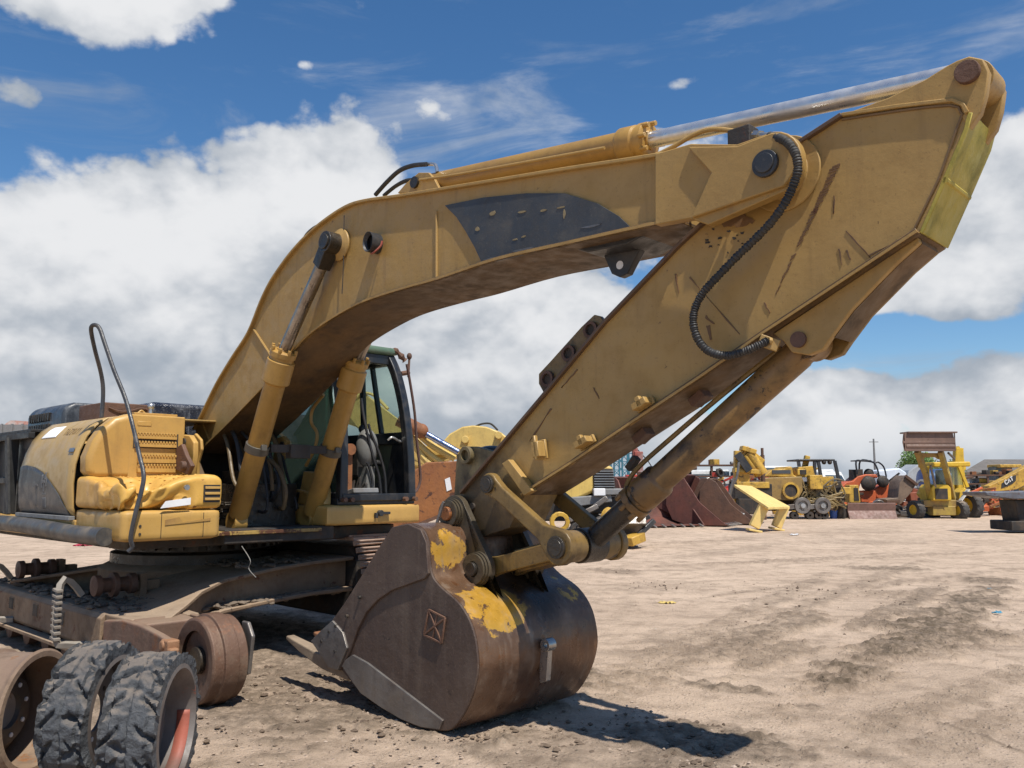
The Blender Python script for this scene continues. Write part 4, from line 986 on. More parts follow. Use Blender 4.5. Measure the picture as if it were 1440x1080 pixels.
b = B(); b.bx(1.84, 1.853, -1.20, -1.196, 1.08, 1.27); b.bx(1.84, 1.853, -.86, -.856, 1.08, 1.27); obj('panel_gap', b, DK, tb)
# rear side bumper: bent black tube
b = B(); b.tube([(-3.2, -1.56, 1.09), (-1.6, -1.56, 1.10), (-.6, -1.57, 1.13), (.4, -1.57, 1.12), (1.1, -1.56, 1.10), (1.66, -1.54, 1.10)], .07, 16, 6); obj('side_bumper', b, surf('bumper_black', (.05, .048, .046), (.08, .075, .07), dirt=(.25, .20, .14), dirt_amt=.5, rough=.5), EX)
b = B(); b.bx(-3.2, .9, -1.5, -1.40, 1.04, 1.2); obj('body_rail', b, YELB, EX, .01)
# open pump bay at the back of the side door
b = B(); b.bx(-2.6, -.56, -1.36, -1.30, 1.1, 2.0); obj('bay_wall', b, BLK, EX)
b = B()
b.bx(-2.8, -.54, -1.46, -1.40, 1.93, 1.99); b.bx(-2.8, -.54, -1.44, -.9, 1.99, 2.02)
for x in (-2.7, -1.9, -1.12): b.bx(x - .05, x + .05, -1.46, -1.38, 1.2, 1.95)
b.beam((-1.15, -1.47, 1.95), (-.95, -1.47, 1.2), .03, .06); b.bx(-1.9, -1.1, -1.45, -1.41, 1.5, 1.56)
obj('bay_frame', b, surf('bay_black', (.010, .010, .011), (.02, .02, .02), dirt=(.08, .07, .06), dirt_amt=.3), EX, .006)
b = B(); b.lathe([(.05, 0), (.065, .02), (.065, .32), (.05, .36), (.02, .38), (.02, .42)], (-.60, -1.38, 1.22), (0, 0, 1), 20); fx = obj('fire_extinguisher', b, surf('dull_red', (.30, .04, .025), dirt_amt=.5), EX)
b = B(); b.box((-.60, -1.38, 1.65), (.09, .05, .03)); b.tube([(-.60, -1.40, 1.64), (-.55, -1.44, 1.56), (-.54, -1.43, 1.45)], .009, 6); obj('valve_hose', b, BLK, fx)
for i in range(6):
    b = B(); y = -1.38; b.tube([(-.70 + i * .03, y, 1.25), (-.66 + i * .02, y - .05, 1.5), (-.62, y - .02 * i * .5, 1.7), (-.60, y, 1.85)], .010, 6); obj('bay_hose', b, DK, EX)
# engine hood
HD = surf('hood_black', (.028, .032, .040), (.045, .05, .058), dirt=(.30, .31, .32), dirt_amt=.35, rough=.38, streak=.35, fleck=.4, bump=.15)
def hood_prof(y0, y1, z0, z1, r=.12): return [(y0, z0), (y0, z1 - r), (y0 + r * .3, z1 - r * .3), (y0 + r, z1), (y1 - r, z1), (y1, z1 - r), (y1, z0)]
b = B(); b.extr([(-2.35, y, z) for y, z in hood_prof(-.95, .95, 2.0, 2.36)], (1.15, 0, 0)); hd_ = obj('engine_hood', b, HD, EX, .05, 4)
b = B()
for r_ in range(2):
    for i in range(9):
        b.box((-2.2 + i * .075, -.955 if r_ == 0 else -.955, 2.10 + r_ * .12), (.045, .03, .09))
obj('louvre', b, surf('void_black', (.004, .004, .004)), hd_, .004, 1)
b = B(); b.bx(-1.18, .05, -.55, 1.0, 1.95, 2.30); obj('hood_rear_cover', b, surf('torn_tarp', (.012, .016, .03), (.03, .035, .05), dirt=(.35, .36, .38), dirt_amt=.35, rough=.3, streak=.5, fleck=.5, bump=.6), EX, .05, 4, jit=.02)
b = B(); b.bx(-.60, .02, -1.0, -.55, 2.04, 2.27); bb = obj('battery_box', b, RUST, EX, .012)
b = B(); b.bx(.015, .03, -.98, -.57, 2.08, 2.1); b.tube([(.03, -.95, 2.22), (.035, -.85, 2.19), (.035, -.75, 2.2), (.035, -.65, 2.23), (.03, -.58, 2.22)], .008, 6); obj('box_cable', b, RUST, bb)
b = B(); b.tube([(.2, -.62, 2.05), (.2, -.62, 2.22)], .02, 8, 1); b.sphere((.2, -.62, 2.24), .035, 6); b.bx(.14, .26, -.66, -.58, 2.10, 2.12); obj('filler_cap', b, SILV, EX)
b = B(); b.bx(-.5, .25, -.6, .3, 1.3, 1.96); obj('inner_bulkhead', b, DK, EX)
# counterweight at the tail
b = B(); b.extr([(-3.3, -1.45, 1.08), (-2.6, -1.5, 1.08), (-2.6, 1.5, 1.08), (-3.3, 1.45, 1.08), (-3.6, .8, 1.08), (-3.6, -.8, 1.08)], (0, 0, .95)); obj('counterweight', b, YELB, EX, .08, 4)
# bent grab rail
rail = [((180, 776), 1.875), ((186, 769), 1.89), ((184, 755), 1.90), ((191, 720), 1.92), ((199, 690), 1.92), ((202, 668), 1.90), ((196, 640), 1.80), ((187, 600), 1.62), ((176, 560), 1.48), ((160, 520), 1.36), ((147, 482), 1.25), ((140, 462), 1.18), ((133, 457), 1.14), ((128, 463), 1.10), ((133, 490), 1.02), ((142, 525), .94), ((145, 550), .92), ((143, 587), .92)]
b = B(); b.tube([mp(a, c, X=x - .0) for (a, c), x in rail], .017, 10, 6); obj('grab_rail', b, surf('rail_black', (.03, .032, .036), (.05, .05, .055), dirt=(.18, .15, .12), dirt_amt=.4, rough=.35), EX)

# ---------------------------------------------------------------- cab
CX0, CX1, CY0, CY1 = .05, 1.70, .52, 1.42
b = B(); b.bx(.0, CX1 + .02, CY0 - .02, CY1 + .0, 1.30, 1.36); CAB = obj('cab', b, NAVY, EX, .008)
b = dented(.0, 1.79, .34, 1.44, 1.11, 1.305, rr=.035, nx=10, ny=10, nz=6); obj('cab_skirt', b, YELB, CAB, 0, ang=70)
b = B(); q = (1.80, .93, 1.22); b.cyl((1.785, .93, 1.22), (1.83, .93, 1.22), .03, n=14); b.box((1.81, .99, 1.22), (.03, .10, .025)); b.box((1.81, .88, 1.20), (.03, .03, .05)); obj('skirt_latch', b, BLK, CAB, .004)
b = B(); b.extr([(1.2, .40, 1.305), (1.65, .40, 1.305), (1.62, .42, 1.44), (1.45, .46, 1.60), (1.2, .46, 1.62)], (0, .08, 0)); obj('corner_fairing', b, YELB, CAB, .01)
def post(name, pts, w, d_, mat=NAVY):
    b = B()
    for p, q in zip(pts, pts[1:]): b.beam(p, q, w, d_, up=(1, 0, 0))
    return obj(name, b, mat, CAB, .012, 2)
for y0_, y1_ in ((CY0 + .04, CY0 + .07), (CY1 - .04, CY1 - .12)):
    b = B(); b.tube([(1.70, y0_, 1.33), (1.685, y0_ + (y1_ - y0_) * .2, 1.8), (1.63, y0_ + (y1_ - y0_) * .5, 2.25), (1.53, y0_ + (y1_ - y0_) * .8, 2.6), (1.42, y1_, 2.80)], .062, 4, 8); obj('front_pillar', b, NAVY, CAB, .015, 2, 60)
post('rear_pillar', [(.08, CY0 + .04, 1.33), (.10, CY0 + .06, 2.78)], .10, .14)
post('rear_pillar', [(.08, CY1 - .04, 1.33), (.10, CY1 - .1, 2.78)], .10, .14)
post('door_post', [(.95, CY1 - .03, 1.33), (.93, CY1 - .1, 2.75)], .05, .06)
for (p_, q_, w_, h_) in (((1.42, CY0 + .04, 2.76), (1.42, CY1 - .09, 2.76), .09, .10), ((.08, CY0 + .04, 2.76), (.08, CY1 - .09, 2.76), .09, .10), ((.08, CY0 + .05, 2.76), (1.42, CY0 + .05, 2.76), .09, .09), ((.08, CY1 - .10, 2.76), (1.42, CY1 - .10, 2.76), .09, .09),
                         ((.08, CY1 - .04, 1.96), (1.66, CY1 - .05, 1.96), .05, .12), ((.06, CY0 + .05, 1.37), (1.72, CY0 + .05, 1.37), .08, .08), ((1.72, CY0 + .02, 1.37), (1.72, CY1 - .02, 1.37), .07, .07)):
    b = B(); b.beam(p_, q_, w_, h_); obj('cab_rail', b, NAVY, CAB, .01)
b = B(); b.beam(mp(522, 505, Y=1.33), mp(537, 612, Y=1.38), .035, .05, up=(0, 1, 0)); obj('window_bar', b, NAVY, CAB, .004)
ROOF = surf('green_roof', (.09, .15, .10), (.12, .18, .12), dirt=(.22, .22, .16), dirt_amt=.3, rough=.35, streak=.2)
b = dented(-.02, 1.50, CY0 - .01, CY1 - .04, 2.80, 2.90, rr=.05, nx=10, ny=10, nz=6); obj('roof', b, ROOF, CAB, 0, ang=70)
def pane(name, pts, mat):
    p = [Vector(q) for q in pts]; n = (p[1] - p[0]).cross(p[2] - p[0]).normalized() * .006
    b = B(); b.extr(p, n); return obj(name, b, mat, CAB)
pane('side_window', [(.14, CY0 + .03, 1.42), (1.64, CY0 + .03, 1.42), (1.60, CY0 + .04, 2.0), (1.46, CY0 + .05, 2.5), (1.38, CY0 + .06, 2.72), (.14, CY0 + .06, 2.72)], GLG)
pane('door_window', [(.14, CY1 - .045, 2.02), (1.60, CY1 - .045, 2.02), (1.50, CY1 - .08, 2.5), (1.38, CY1 - .11, 2.72), (.14, CY1 - .11, 2.72)], GLW)
pane('door_lining', [(.14, CY1 - .0, 1.38), (1.6, CY1 - .0, 1.38), (1.6, CY1 - .0, 1.95), (.14, CY1 - .0, 1.95)], surf('door_lining', (.14, .17, .12), (.18, .2, .14), rough=.5, dirt_amt=.3))
pane('rear_window', [(.09, CY0 + .09, 1.5), (.09, CY1 - .09, 1.5), (.10, CY1 - .15, 2.7), (.10, CY0 + .1, 2.7)], GLW)
b = B(); b.extr([(1.0, CY1 - .05, 1.36), (1.66, CY1 - .05, 1.36), (1.66, CY1 - .06, 1.9), (1.42, CY1 - .06, 1.9), (1.34, CY1 - .06, 1.60), (1.0, CY1 - .05, 1.42)], (0, .03, 0)); obj('door_frame', b, NAVY, CAB, .006)
# seat, consoles, levers
SEAT = surf('seat_black', (.02, .02, .022), (.035, .033, .03), dirt_amt=.4, rough=.7)
b = B(); b.tube([mp(a_, c_, X=1.2) for a_, c_ in ((552, 700), (548, 672), (540, 655), (528, 650))], .03, 8); b.box((.62, .97, 1.70), (.5, .5, .16)); b.box((.34, .97, 2.02), (.14, .48, .62), ry=-.18); b.box((.26, .97, 2.42), (.10, .26, .18), ry=-.1); b.box((.62, .97, 1.5), (.4, .4, .26)); obj('seat', b, SEAT, CAB, .05, 4)
for y in (.68, 1.26):
    b = B(); b.box((.78, y, 1.72), (.55, .12, .30)); b.box((.62, y, 1.92), (.30, .09, .06)); cs = obj('console', b, DK, CAB, .02, 3)
    b = B(); b.tube([(.98, y, 1.86), (1.02, y, 1.95), (1.03, y, 2.04)], .02, 8, 2); b.sphere((1.03, y, 2.07), .035, 8, (1, 1, 1.3)); obj('joystick', b, BLK, cs)
q = mp(516, 630, X=1.40); b = B(); b.sphere(q, .13, 12, (.8, .9, 1.5)); b.box((q.x, q.y, 1.52), (.14, .10, .30)); obj('monitor_pod', b, surf('pod_grey', (.20, .20, .19), (.16, .16, .15), rough=.5, dirt_amt=.5), CAB)
q = mp(490, 632, X=1.5); b = B(); b.cyl(q, q + Vector((.05, 0, 0)), .055, n=20); b.bx(1.44, 1.5, q.y - .04, q.y + .05, 1.4, 1.8); obj('speaker', b, RUSTO, CAB)
for pl_ in (((536, 700), (533, 670), (524, 640), (512, 590), (508, 560)), ((543, 700), (541, 668), (534, 640), (522, 610), (518, 596)), ((520, 700), (524, 680), (520, 660), (516, 650))):
    b = B(); b.tube([mp(a_, c_, X=1.5) for a_, c_ in pl_], .014, 8); obj('travel_lever', b, BLK, CAB)
b = B(); b.box((1.45, .9, 1.40), (.35, .3, .05), ry=-.2); obj('pedal', b, GRY, CAB, .01)
b = B()
for i in range(7): b.tube([(1.3 + .04 * i, .65 + .05 * i, 1.38), (1.35 + .03 * i, .66 + .05 * i, 1.5 + .03 * (i % 3)), (1.45, .64 + .05 * i, 1.42)], .012, 6)
obj('wiring', b, DK, CAB)
b = B(); b.tube([(1.58, 1.18, 1.93), (1.60, 1.22, 1.96), (1.60, 1.30, 1.93), (1.62, 1.35, 1.92)], .012, 8); obj('door_handle', b, SILV, CAB)
b = B(); b.tube([(1.38, CY0 + .12, 2.6), (1.3, CY0 + .15, 2.2), (1.35, CY0 + .14, 2.02)], .02, 8); obj('wiper_arm', b, BLK, CAB)
# mirror bracket and long bent rod at the door side
mr = [(1.44, CY1 - .12, 2.87), (1.48, CY1 - .07, 2.86), (1.50, CY1 - .02, 2.81), (1.51, CY1 + .02, 2.77)]
b = B(); b.tube(mr, .03, 8, 3, rr=lambda t: .028 + .01 * math.sin(t * 40)); b.tube([(1.50, CY1 - .02, 2.63), (1.52, CY1 + .07, 2.65)], .025, 8, 1); b.tube([(1.52, CY1 + .06, 2.60), (1.52, CY1 + .07, 2.80)], .012, 8, 1); b.sphere((1.52, CY1 + .07, 2.82), .028, 6, (1, 1, 1.3)); obj('mirror_bracket', b, RUST, CAB)
b = B(); b.tube([mp(a, c, X=1.62) for a, c in ((572, 512), (577, 540), (583, 580), (586, 620), (590, 655), (591, 675), (587, 688), (580, 695))], .014, 8, 4); obj('grab_rod', b, surf('rod_maroon', (.10, .05, .04), dirt_amt=.5), CAB)
for y in (CY0 + .02, CY0 + .1, CY1 - .16, CY1 - .04):
    b = B(); b.cyl((1.74, y, 1.35), (1.80, y, 1.35), .022, n=10); obj('mount_bolt', b, RUST, CAB)

# ---------------------------------------------------------------- undercarriage
# near track frame: closed box beam with sloped top, lower lip
fr = [(-1.9, .18), (1.25, .18), (1.9, .20), (2.02, .28), (2.02, .46), (1.6, .52), (-1.9, .52)]
b = B(); b.prism([(-1.75, .20), (1.9, .20), (1.9, .50), (-1.75, .50)], -1.42, -1.06); TF = obj('track_frame', b, MUDF, EX, .02, 3)
b = B(); b.extr([(-1.75, -1.42, .50), (-1.75, -1.46, .46), (-1.75, -1.46, .24), (-1.75, -1.42, .20)], (3.2, 0, 0)); obj('side_plate', b, MUDF, TF, .01)
b = B(); b.bx(-1.75, 1.35, -1.53, -1.42, .165, .195); obj('guard_lip', b, MUDF, TF, .006)
for x in (-.03, .62, -.7):
    b = B(); b.bx(x - .06, x + .06, -1.468, -1.44, .33, .43); obj('frame_opening', b, DK, TF)
    b = B(); b.bx(x - .07, x + .07, -1.465, -1.455, .32, .44); obj('opening_rim', b, MUDF, TF, .004, 1)
# folded steps
STP = surf('chalky_step', (.30, .27, .23), (.20, .17, .14), dirt_amt=.5, rust_amt=.1, rough=.8)
for x in (1.0, -.83):
    b = B(); b.tube([(x - .02, -1.44, .60), (x, -1.54, .72), (x + .02, -1.62, .70), (x + .10, -1.66, .30), (x + .14, -1.60, .25), (x + .2, -1.46, .24)], .03, 4, 2); st = obj('step', b, STP, TF)
    b = B()
    for k in range(9): b.box((x + .03 + k * .009, -1.64 - k * .003, .66 - k * .045), (.10, .05, .022), ry=.1)
    obj('step_tread', b, STP, st, .003, 1)
# carrier rollers
for x in (.95, -1.0):
    b = B(); b.lathe([(.03, -.20), (.085, -.19), (.085, -.14), (.06, -.13), (.06, -.06), (.10, -.05), (.10, -.01), (.06, 0), (.06, .08), (.085, .09), (.085, .14), (.03, .15)], (x, -1.15, .66), (0, 1, 0), 28); obj('carrier_roller', b, RUST, TF, .002, 1)
    b = B(); b.bx(x - .06, x + .06, -.98, -.92, .45, .74); b.bx(x - .04, x + .04, -1.0, -.8, .6, .68); obj('roller_bracket', b, MUDF, TF, .006)
b = B()
for k in range(330): b.sphere((rg.uniform(-1.7, 1.5), rg.gauss(-1.22, .07), .50 + rg.uniform(0, .02)), rg.uniform(.012, .045), 4, (rg.uniform(.8, 1.7), rg.uniform(.8, 1.4), .55))
obj('caked_mud', b, MUD, TF, 0, jit=.02)['kind'] = 'stuff'
# bottom rollers
for k in range(6):
    b = B(); b.lathe([(.05, -.18), (.10, -.17), (.10, -.08), (.07, -.07), (.07, .07), (.10, .08), (.10, .17), (.05, .18)], (-1.4 + k * .5, -1.24, .13), (0, 1, 0), 24); obj('track_roller', b, RUST, TF)
# recoil housing, fork and idler wheel
RB = surf('rust_box', (.20, .10, .065), (.15, .09, .06), dirt=(.08, .05, .035), dirt_amt=.5, rust=(.26, .11, .05), rust_amt=.35, rough=.7, bump=.3, dust=.4)
b = B(); b.prism([(1.5, .22), (1.5, .46), (1.85, .50), (2.15, .50), (2.45, .47), (2.60, .45), (2.60, .34), (2.3, .28), (1.9, .22)], -1.46, -1.40); b.prism([(1.5, .22), (1.5, .46), (1.85, .50), (2.12, .49), (2.12, .25)], -1.40, -1.0); RH = obj('recoil_housing', b, RB, EX, .02, 3)
b = B(); b.prism([(1.9, .24), (1.9, .50), (2.45, .50), (2.70, .46), (2.70, .36), (2.3, .28)], -.98, -.93); obj('fork_arm', b, RB, RH, .012)
b = B(); b.box((2.60, -1.43, .40), (.12, .09, .10)); b.box((2.67, -1.44, .33), (.06, .07, .14)); b.cyl((2.58, -1.49, .41), (2.58, -1.38, .41), .035, n=12); obj('fork_end', b, surf('orange_casting', (.34, .18, .09), (.26, .13, .07), dirt_amt=.5, rust_amt=.2, rough=.7, bump=.4), RH, .015)
IC = (2.70, -1.18, .300)
b = B(); b.lathe([(.20, -.12), (.272, -.13), (.288, -.12), (.288, -.055), (.308, -.05), (.308, .05), (.288, .055), (.288, .12), (.272, .13), (.20, .12)], IC, (0, 1, 0), 56, caps=False)
b.lathe([(.20, -.09), (.07, -.08), (.07, .08), (.20, .09)], IC, (0, 1, 0), 40, caps=False); obj('idler_wheel', b, surf('idler_brown', (.165, .09, .058), (.12, .068, .045), dirt=(.26, .19, .13), dirt_amt=.6, rust=(.24, .12, .07), rust_amt=.35, rough=.6, metal=.2, bump=.3, fleck=.5), EX, .006)
b = B(); b.lathe([(.06, -.13), (.09, -.12), (.09, .12), (.06, .13)], IC, (0, 1, 0), 24); obj('idler_hub', b, DGR, EX)
b = B(); b.extr([(2.93, -1.03, .20), (2.97, -1.03, .46), (2.90, -1.03, .55), (2.82, -1.03, .55), (2.84, -1.03, .2)], (0, .03, 0)); obj('guard_plate', b, STL, EX, .01)
# carbody: sloped legs with flanges and a deep web
def leg(p0, p1, w0, w1, h0, h1, name='carbody_leg'):
    p0, p1 = Vector(p0), Vector(p1); b = B()
    d = (p1 - p0).normalized(); sd_ = Vector((-d.y, d.x, 0)).normalized()
    b.add([p0 + sd_ * w0, p0 - sd_ * w0, p1 - sd_ * w1, p1 + sd_ * w1] + [v - Vector((0, 0, .03)) for v in (p0 + sd_ * w0, p0 - sd_ * w0, p1 - sd_ * w1, p1 + sd_ * w1)], [(0, 3, 2, 1), (4, 5, 6, 7), (0, 1, 5, 4), (1, 2, 6, 5), (2, 3, 7, 6), (3, 0, 4, 7)])
    q0, q1 = p0 - Vector((0, 0, h0)), p1 - Vector((0, 0, h1)); w0 *= .9; w1 *= .95
    b.add([q0 + sd_ * w0, q0 - sd_ * w0, q1 - sd_ * w1, q1 + sd_ * w1] + [v - Vector((0, 0, .03)) for v in (q0 + sd_ * w0, q0 - sd_ * w0, q1 - sd_ * w1, q1 + sd_ * w1)], [(0, 3, 2, 1), (4, 5, 6, 7), (0, 1, 5, 4), (1, 2, 6, 5), (2, 3, 7, 6), (3, 0, 4, 7)])
    for s in (-.72, .72):
        a0, a1 = p0 + sd_ * w0 * s, p1 + sd_ * w1 * s
        c0_, c1_ = q0 + sd_ * w0 * s, q1 + sd_ * w1 * s
        b.extr([a0, a1, c1_, c0_], sd_ * .03)
    return obj(name, b, MUDF, EX, .01)
CB = [(-1.40, .35, 2.0, .475, .24), (-1.15, .35, 1.98, .50, .25), (-.95, .38, 1.82, .555, .30), (-.75, .40, 1.66, .63, .36), (-.5, .42, 1.56, .70, .41), (0, .42, 1.52, .76, .45), (.40, .42, 1.53, .79, .475), (.80, .42, 1.58, .81, .49)]
b = B(); vs = []
for (y, xa, xb, zt, zb) in CB: vs += [(xa, y, zt), (xb, y, zt), (xb, y, zt - .035), (xa, y, zt - .035)]
b.add(vs, [(i * 4 + a, i * 4 + (a + 1) % 4, i * 4 + 4 + (a + 1) % 4, i * 4 + 4 + a) for i in range(len(CB) - 1) for a in range(4)] + [(3, 2, 1, 0), tuple(range(len(vs) - 4, len(vs)))])
vs = []
for (y, xa, xb, zt, zb) in CB: vs += [(xa, y, zb + .035), (xb, y, zb + .035), (xb, y, zb), (xa, y, zb)]
b.add(vs, [(i * 4 + a, i * 4 + (a + 1) % 4, i * 4 + 4 + (a + 1) % 4, i * 4 + 4 + a) for i in range(len(CB) - 1) for a in range(4)] + [(3, 2, 1, 0), tuple(range(len(vs) - 4, len(vs)))])
vs = []
for (y, xa, xb, zt, zb) in CB: vs += [(xb - .16, y, zt - .03), (xb - .13, y, zt - .03), (xb - .13, y, zb + .03), (xb - .16, y, zb + .03)]
b.add(vs, [(i * 4 + a, i * 4 + (a + 1) % 4, i * 4 + 4 + (a + 1) % 4, i * 4 + 4 + a) for i in range(len(CB) - 1) for a in range(4)])
b.extr([(1.4, -1.05, .29), (1.96, -1.05, .27), (1.94, -1.0, .50), (1.4, -1.0, .52)], (0, .10, 0))
obj('carbody_beam', b, MUDF, EX, .012, jit=.006)
b = B()
for k in range(230):
    y = rg.uniform(-.65, .75); b.sphere((rg.uniform(1.36, 1.50), y, .445 + .03 * (y + .5) + rg.uniform(-.01, .03)), rg.uniform(.012, .038), 4, (rg.uniform(.8, 1.4), rg.uniform(.8, 1.5), .6))
for k in range(200):
    y = rg.uniform(-.3, .7); b.sphere((rg.uniform(.8, 1.48), y, .772 + .02 * (y + .2)), rg.uniform(.010, .034), 4, (rg.uniform(.8, 1.5), rg.uniform(.8, 1.5), .5))
obj('caked_mud', b, MUD, EX, 0, jit=.02)['kind'] = 'stuff'
leg((-1.3, -1.12, .56), (-.50, -.25, .74), .42, .62, .26, .34)
leg((-1.3, 1.05, .60), (-.50, .25, .74), .42, .62, .26, .34)
b = B(); b.lathe([(.86, .36), (.90, .40), (.90, .70), (.80, .75)], (0, 0, 0), (0, 0, 1), 40); obj('carbody_centre', b, MUDF, EX, .01)
b = B()
for k in range(22):
    for _ in range(9): b.sphere((rg.uniform(.5, 1.4), rg.uniform(-1.1, -.2), .50 + rg.uniform(0, .03)), rg.uniform(.01, .04), 4, (1.4, 1.2, .5))
obj('caked_mud', b, MUD, EX, 0, jit=.04)['kind'] = 'stuff'
# far track frame with the last stretch of track shoes on it
b = B(); b.prism([(-1.9, .22), (1.45, .22), (1.6, .35), (1.6, .78), (1.45, .90), (-1.9, .90)], .82, 1.35); obj('track_frame', b, DK, EX, .02)
TSH = surf('track_shoe_rust', (.38, .26, .19), (.29, .19, .14), dirt=(.08, .05, .035), dirt_amt=.5, rust=(.27, .15, .10), rust_amt=.3, rough=.7, bump=.4)
prev = None
for k in range(9):
    t_ = k / 8; x = 1.74 + .12 * math.sin(t_ * math.pi * .9) + .03 * t_; z = .95 - .50 * t_
    b = B(); b.box((x, 1.04, z), (.045, .78, .05), rz=.12, ry=-.25 + .5 * t_); b.box((x + .03, 1.04, z + .018), (.045, .78, .014), rz=.12, ry=-.25 + .5 * t_); b.box((x + .028, 1.04, z - .012), (.035, .78, .010), rz=.12, ry=-.25 + .5 * t_)
    obj('track_shoe', b, TSH, EX, .004, 1)
for k in range(7):
    b = B(); b.box((1.62 - k * .17, 1.08, .98), (.15, .74, .03)); b.box((1.62 - k * .17, 1.08, 1.0), (.02, .74, .03)); obj('track_shoe', b, TSH, EX, .004, 1)

# ================================================================ loose wheels in the foreground
RIMC = surf('rim_rust', (.20, .13, .09), (.26, .18, .12), dirt=(.07, .045, .03), dirt_amt=.6, rust=(.30, .14, .06), rust_amt=.3, rough=.7, bump=.3)
TYRE = surf('chunked_rubber', (.05, .054, .060), (.075, .08, .088), dirt=(.16, .14, .12), dirt_amt=.45, rough=.75, bump=1.0, dust=.35, streak=0)
RIMG = surf('rim_grey', (.16, .14, .13), (.11, .09, .08), dirt=(.06, .04, .03), dirt_amt=.5, rust=(.45, .12, .06), rust_amt=.2, rough=.55)
def tyre_mesh(R0, Ri, w, seed, n=260, m=64):
    """solid tyre about the X axis, its right face at x=0; torn tread by displacement"""
    b = B(); vs = []
    prof = []
    for k in range(m):
        t = k / m * 4
        if t < 1: prof.append((Ri + (R0 - Ri) * t, 0.0, 0))
        elif t < 3: prof.append((R0, -w * (t - 1) / 2, 1))
        else: prof.append((R0 - (R0 - Ri) * (t - 3), -w, 2))
    for i in range(n):
        a = 2 * math.pi * i / n
        for (r, x, kind) in prof:
            p = Vector((x * 3, math.cos(a) * 2, math.sin(a) * 2)) + Vector((seed, 0, 0))
            f = (r - Ri) / (R0 - Ri)
            d1 = noise.fractal(p * 1.6, 1.0, 2.0, 3); d2 = noise.fractal(p * 6.0, .9, 2.1, 4)
            lug = 0
            if kind == 1:
                u = -x / w; ph = (a * 15 / (2 * math.pi) + (u if u < .5 else 1 - u) * 1.6) % 1
                lug = -.026 * max(0, min(1, (.13 - abs(ph - .5)) / .05)) * max(0, min(1, (abs(u - .5) * 2 - .22) * 6)) - .010 * max(0, min(1, (.035 - abs(u - .5 - .05 * d1)) * 60))
            chunk = -.040 * max(0, noise.noise(p * 3.1 + Vector((7, 3, 1))) - .22) * 2.4
            rr = r + f * (lug + d1 * .009 + d2 * .0045 + chunk)
            xx = x + f * (d1 * .014 + d2 * .008) * (1 if kind != 1 else 1.0)
            if f > .98 and kind == 1 and (-x < .04 or -x > w - .04): rr -= .012 + .02 * abs(noise.noise(p * 5))
            vs.append((xx, math.cos(a) * rr, math.sin(a) * rr))
    fs = []
    for i in range(n):
        j = (i + 1) % n
        for k in range(m):
            l = (k + 1) % m; fs.append((i * m + k, i * m + l, j * m + l, j * m + k))
    b.add(vs, fs); return b
def rim_mesh(Ri, w, disc):
    b = B(); b.lathe([(Ri + .004, 0.0), (Ri + .004, -w), (Ri - .02, -w), (Ri - .03, -w * .85), (Ri - .035, -w * .2), (Ri - .018, 0.004), (Ri + .004, 0.0)], (0, 0, 0), (1, 0, 0), 72, caps=False); return b
def wheel(name, loc, rz, R0, Ri, w, seed, label, tilt=0.0, stripe=False):
    e = empty(name, loc, rz, label, 'tyre', 'loose wheels in front of the excavator'); e.rotation_euler = (tilt, 0, rz)
    obj('tread', tyre_mesh(R0, Ri, w, seed), TYRE, e, ang=50)
    rim = obj('rim', rim_mesh(Ri, w, 1), RIMG, e, ang=40)
    b = B(); b.ring((-w * .62, 0, 0), (1, 0, 0), Ri - .03, .10, .018, 48); dsc = obj('wheel_disc', b, RIMG, rim)
    for k in range(8):
        a = k * math.pi / 4; b = B(); b.cyl((-w * .62 - .012, math.cos(a) * .135, math.sin(a) * .135), (-w * .62 + .012, math.cos(a) * .135, math.sin(a) * .135), .012, n=10); obj('bolt_hole', b, PAP if k % 3 == 0 else DK, rim)
    if stripe:
        b = B(); n = 14; vs = []
        for i in range(n + 1):
            a = -1.25 + i / n * 1.3
            for x in (-.02, -.085): vs.append((x, math.cos(a) * (Ri - .0365), math.sin(a) * (Ri - .0365)))
        b.add(vs, [(2 * i, 2 * i + 1, 2 * i + 3, 2 * i + 2) for i in range(n)]); s = obj('paint_stripe', b, surf('stripe_red', (.36, .10, .065), (.20, .09, .07), dirt=(.12, .08, .06), dirt_amt=.95, rough=.7), rim); md = s.modifiers.new('s', 'SOLIDIFY'); md.thickness = .002
    return e
TR = .345
dA = 4.32
pB = gr(250, 1098); 
wheel('solid_tyre', (-1.635, 4.34, TR - .02), R(3), TR, .285, .25, 1.0, 'torn black tyre with red paint inside its rim, standing nearest to the camera', stripe=True)
wheel('solid_tyre', (-2.02, 4.54, TR - .01), R(-3), TR, .28, .225, 22.0, 'chewed black tyre standing between the bare steel wheel and the red-striped one')
e = empty('steel_wheel', (-2.49, 4.66, .31), R(-6), 'bare rusty steel wheel without a tyre at the bottom left corner', 'wheel', 'loose wheels in front of the excavator')
b = B(); w = .50; Ro = .305
b.lathe([(Ro, 0), (Ro + .012, -.01), (Ro, -.03), (Ro - .01, -.05), (Ro - .01, -.24), (Ro + .006, -.25), (Ro + .006, -.29), (Ro - .01, -.30), (Ro - .01, -w), (Ro - .03, -w), (Ro - .035, -.1), (Ro - .028, 0), (Ro, 0)], (0, 0, 0), (1, 0, 0), 80, caps=False); obj('rim', b, RIMC, e, ang=40)
b = B(); b.lathe([(Ro - .034, -.26), (.20, -.20), (.17, -.17), (.095, -.17), (.095, -.20), (.17, -.20), (.20, -.23), (Ro - .034, -.29)], (0, 0, 0), (1, 0, 0), 56, caps=False); d_ = obj('wheel_disc', b, surf('disc_dark', (.05, .04, .035), (.08, .06, .045), dirt_amt=.5, rust_amt=.2, rough=.6), e)
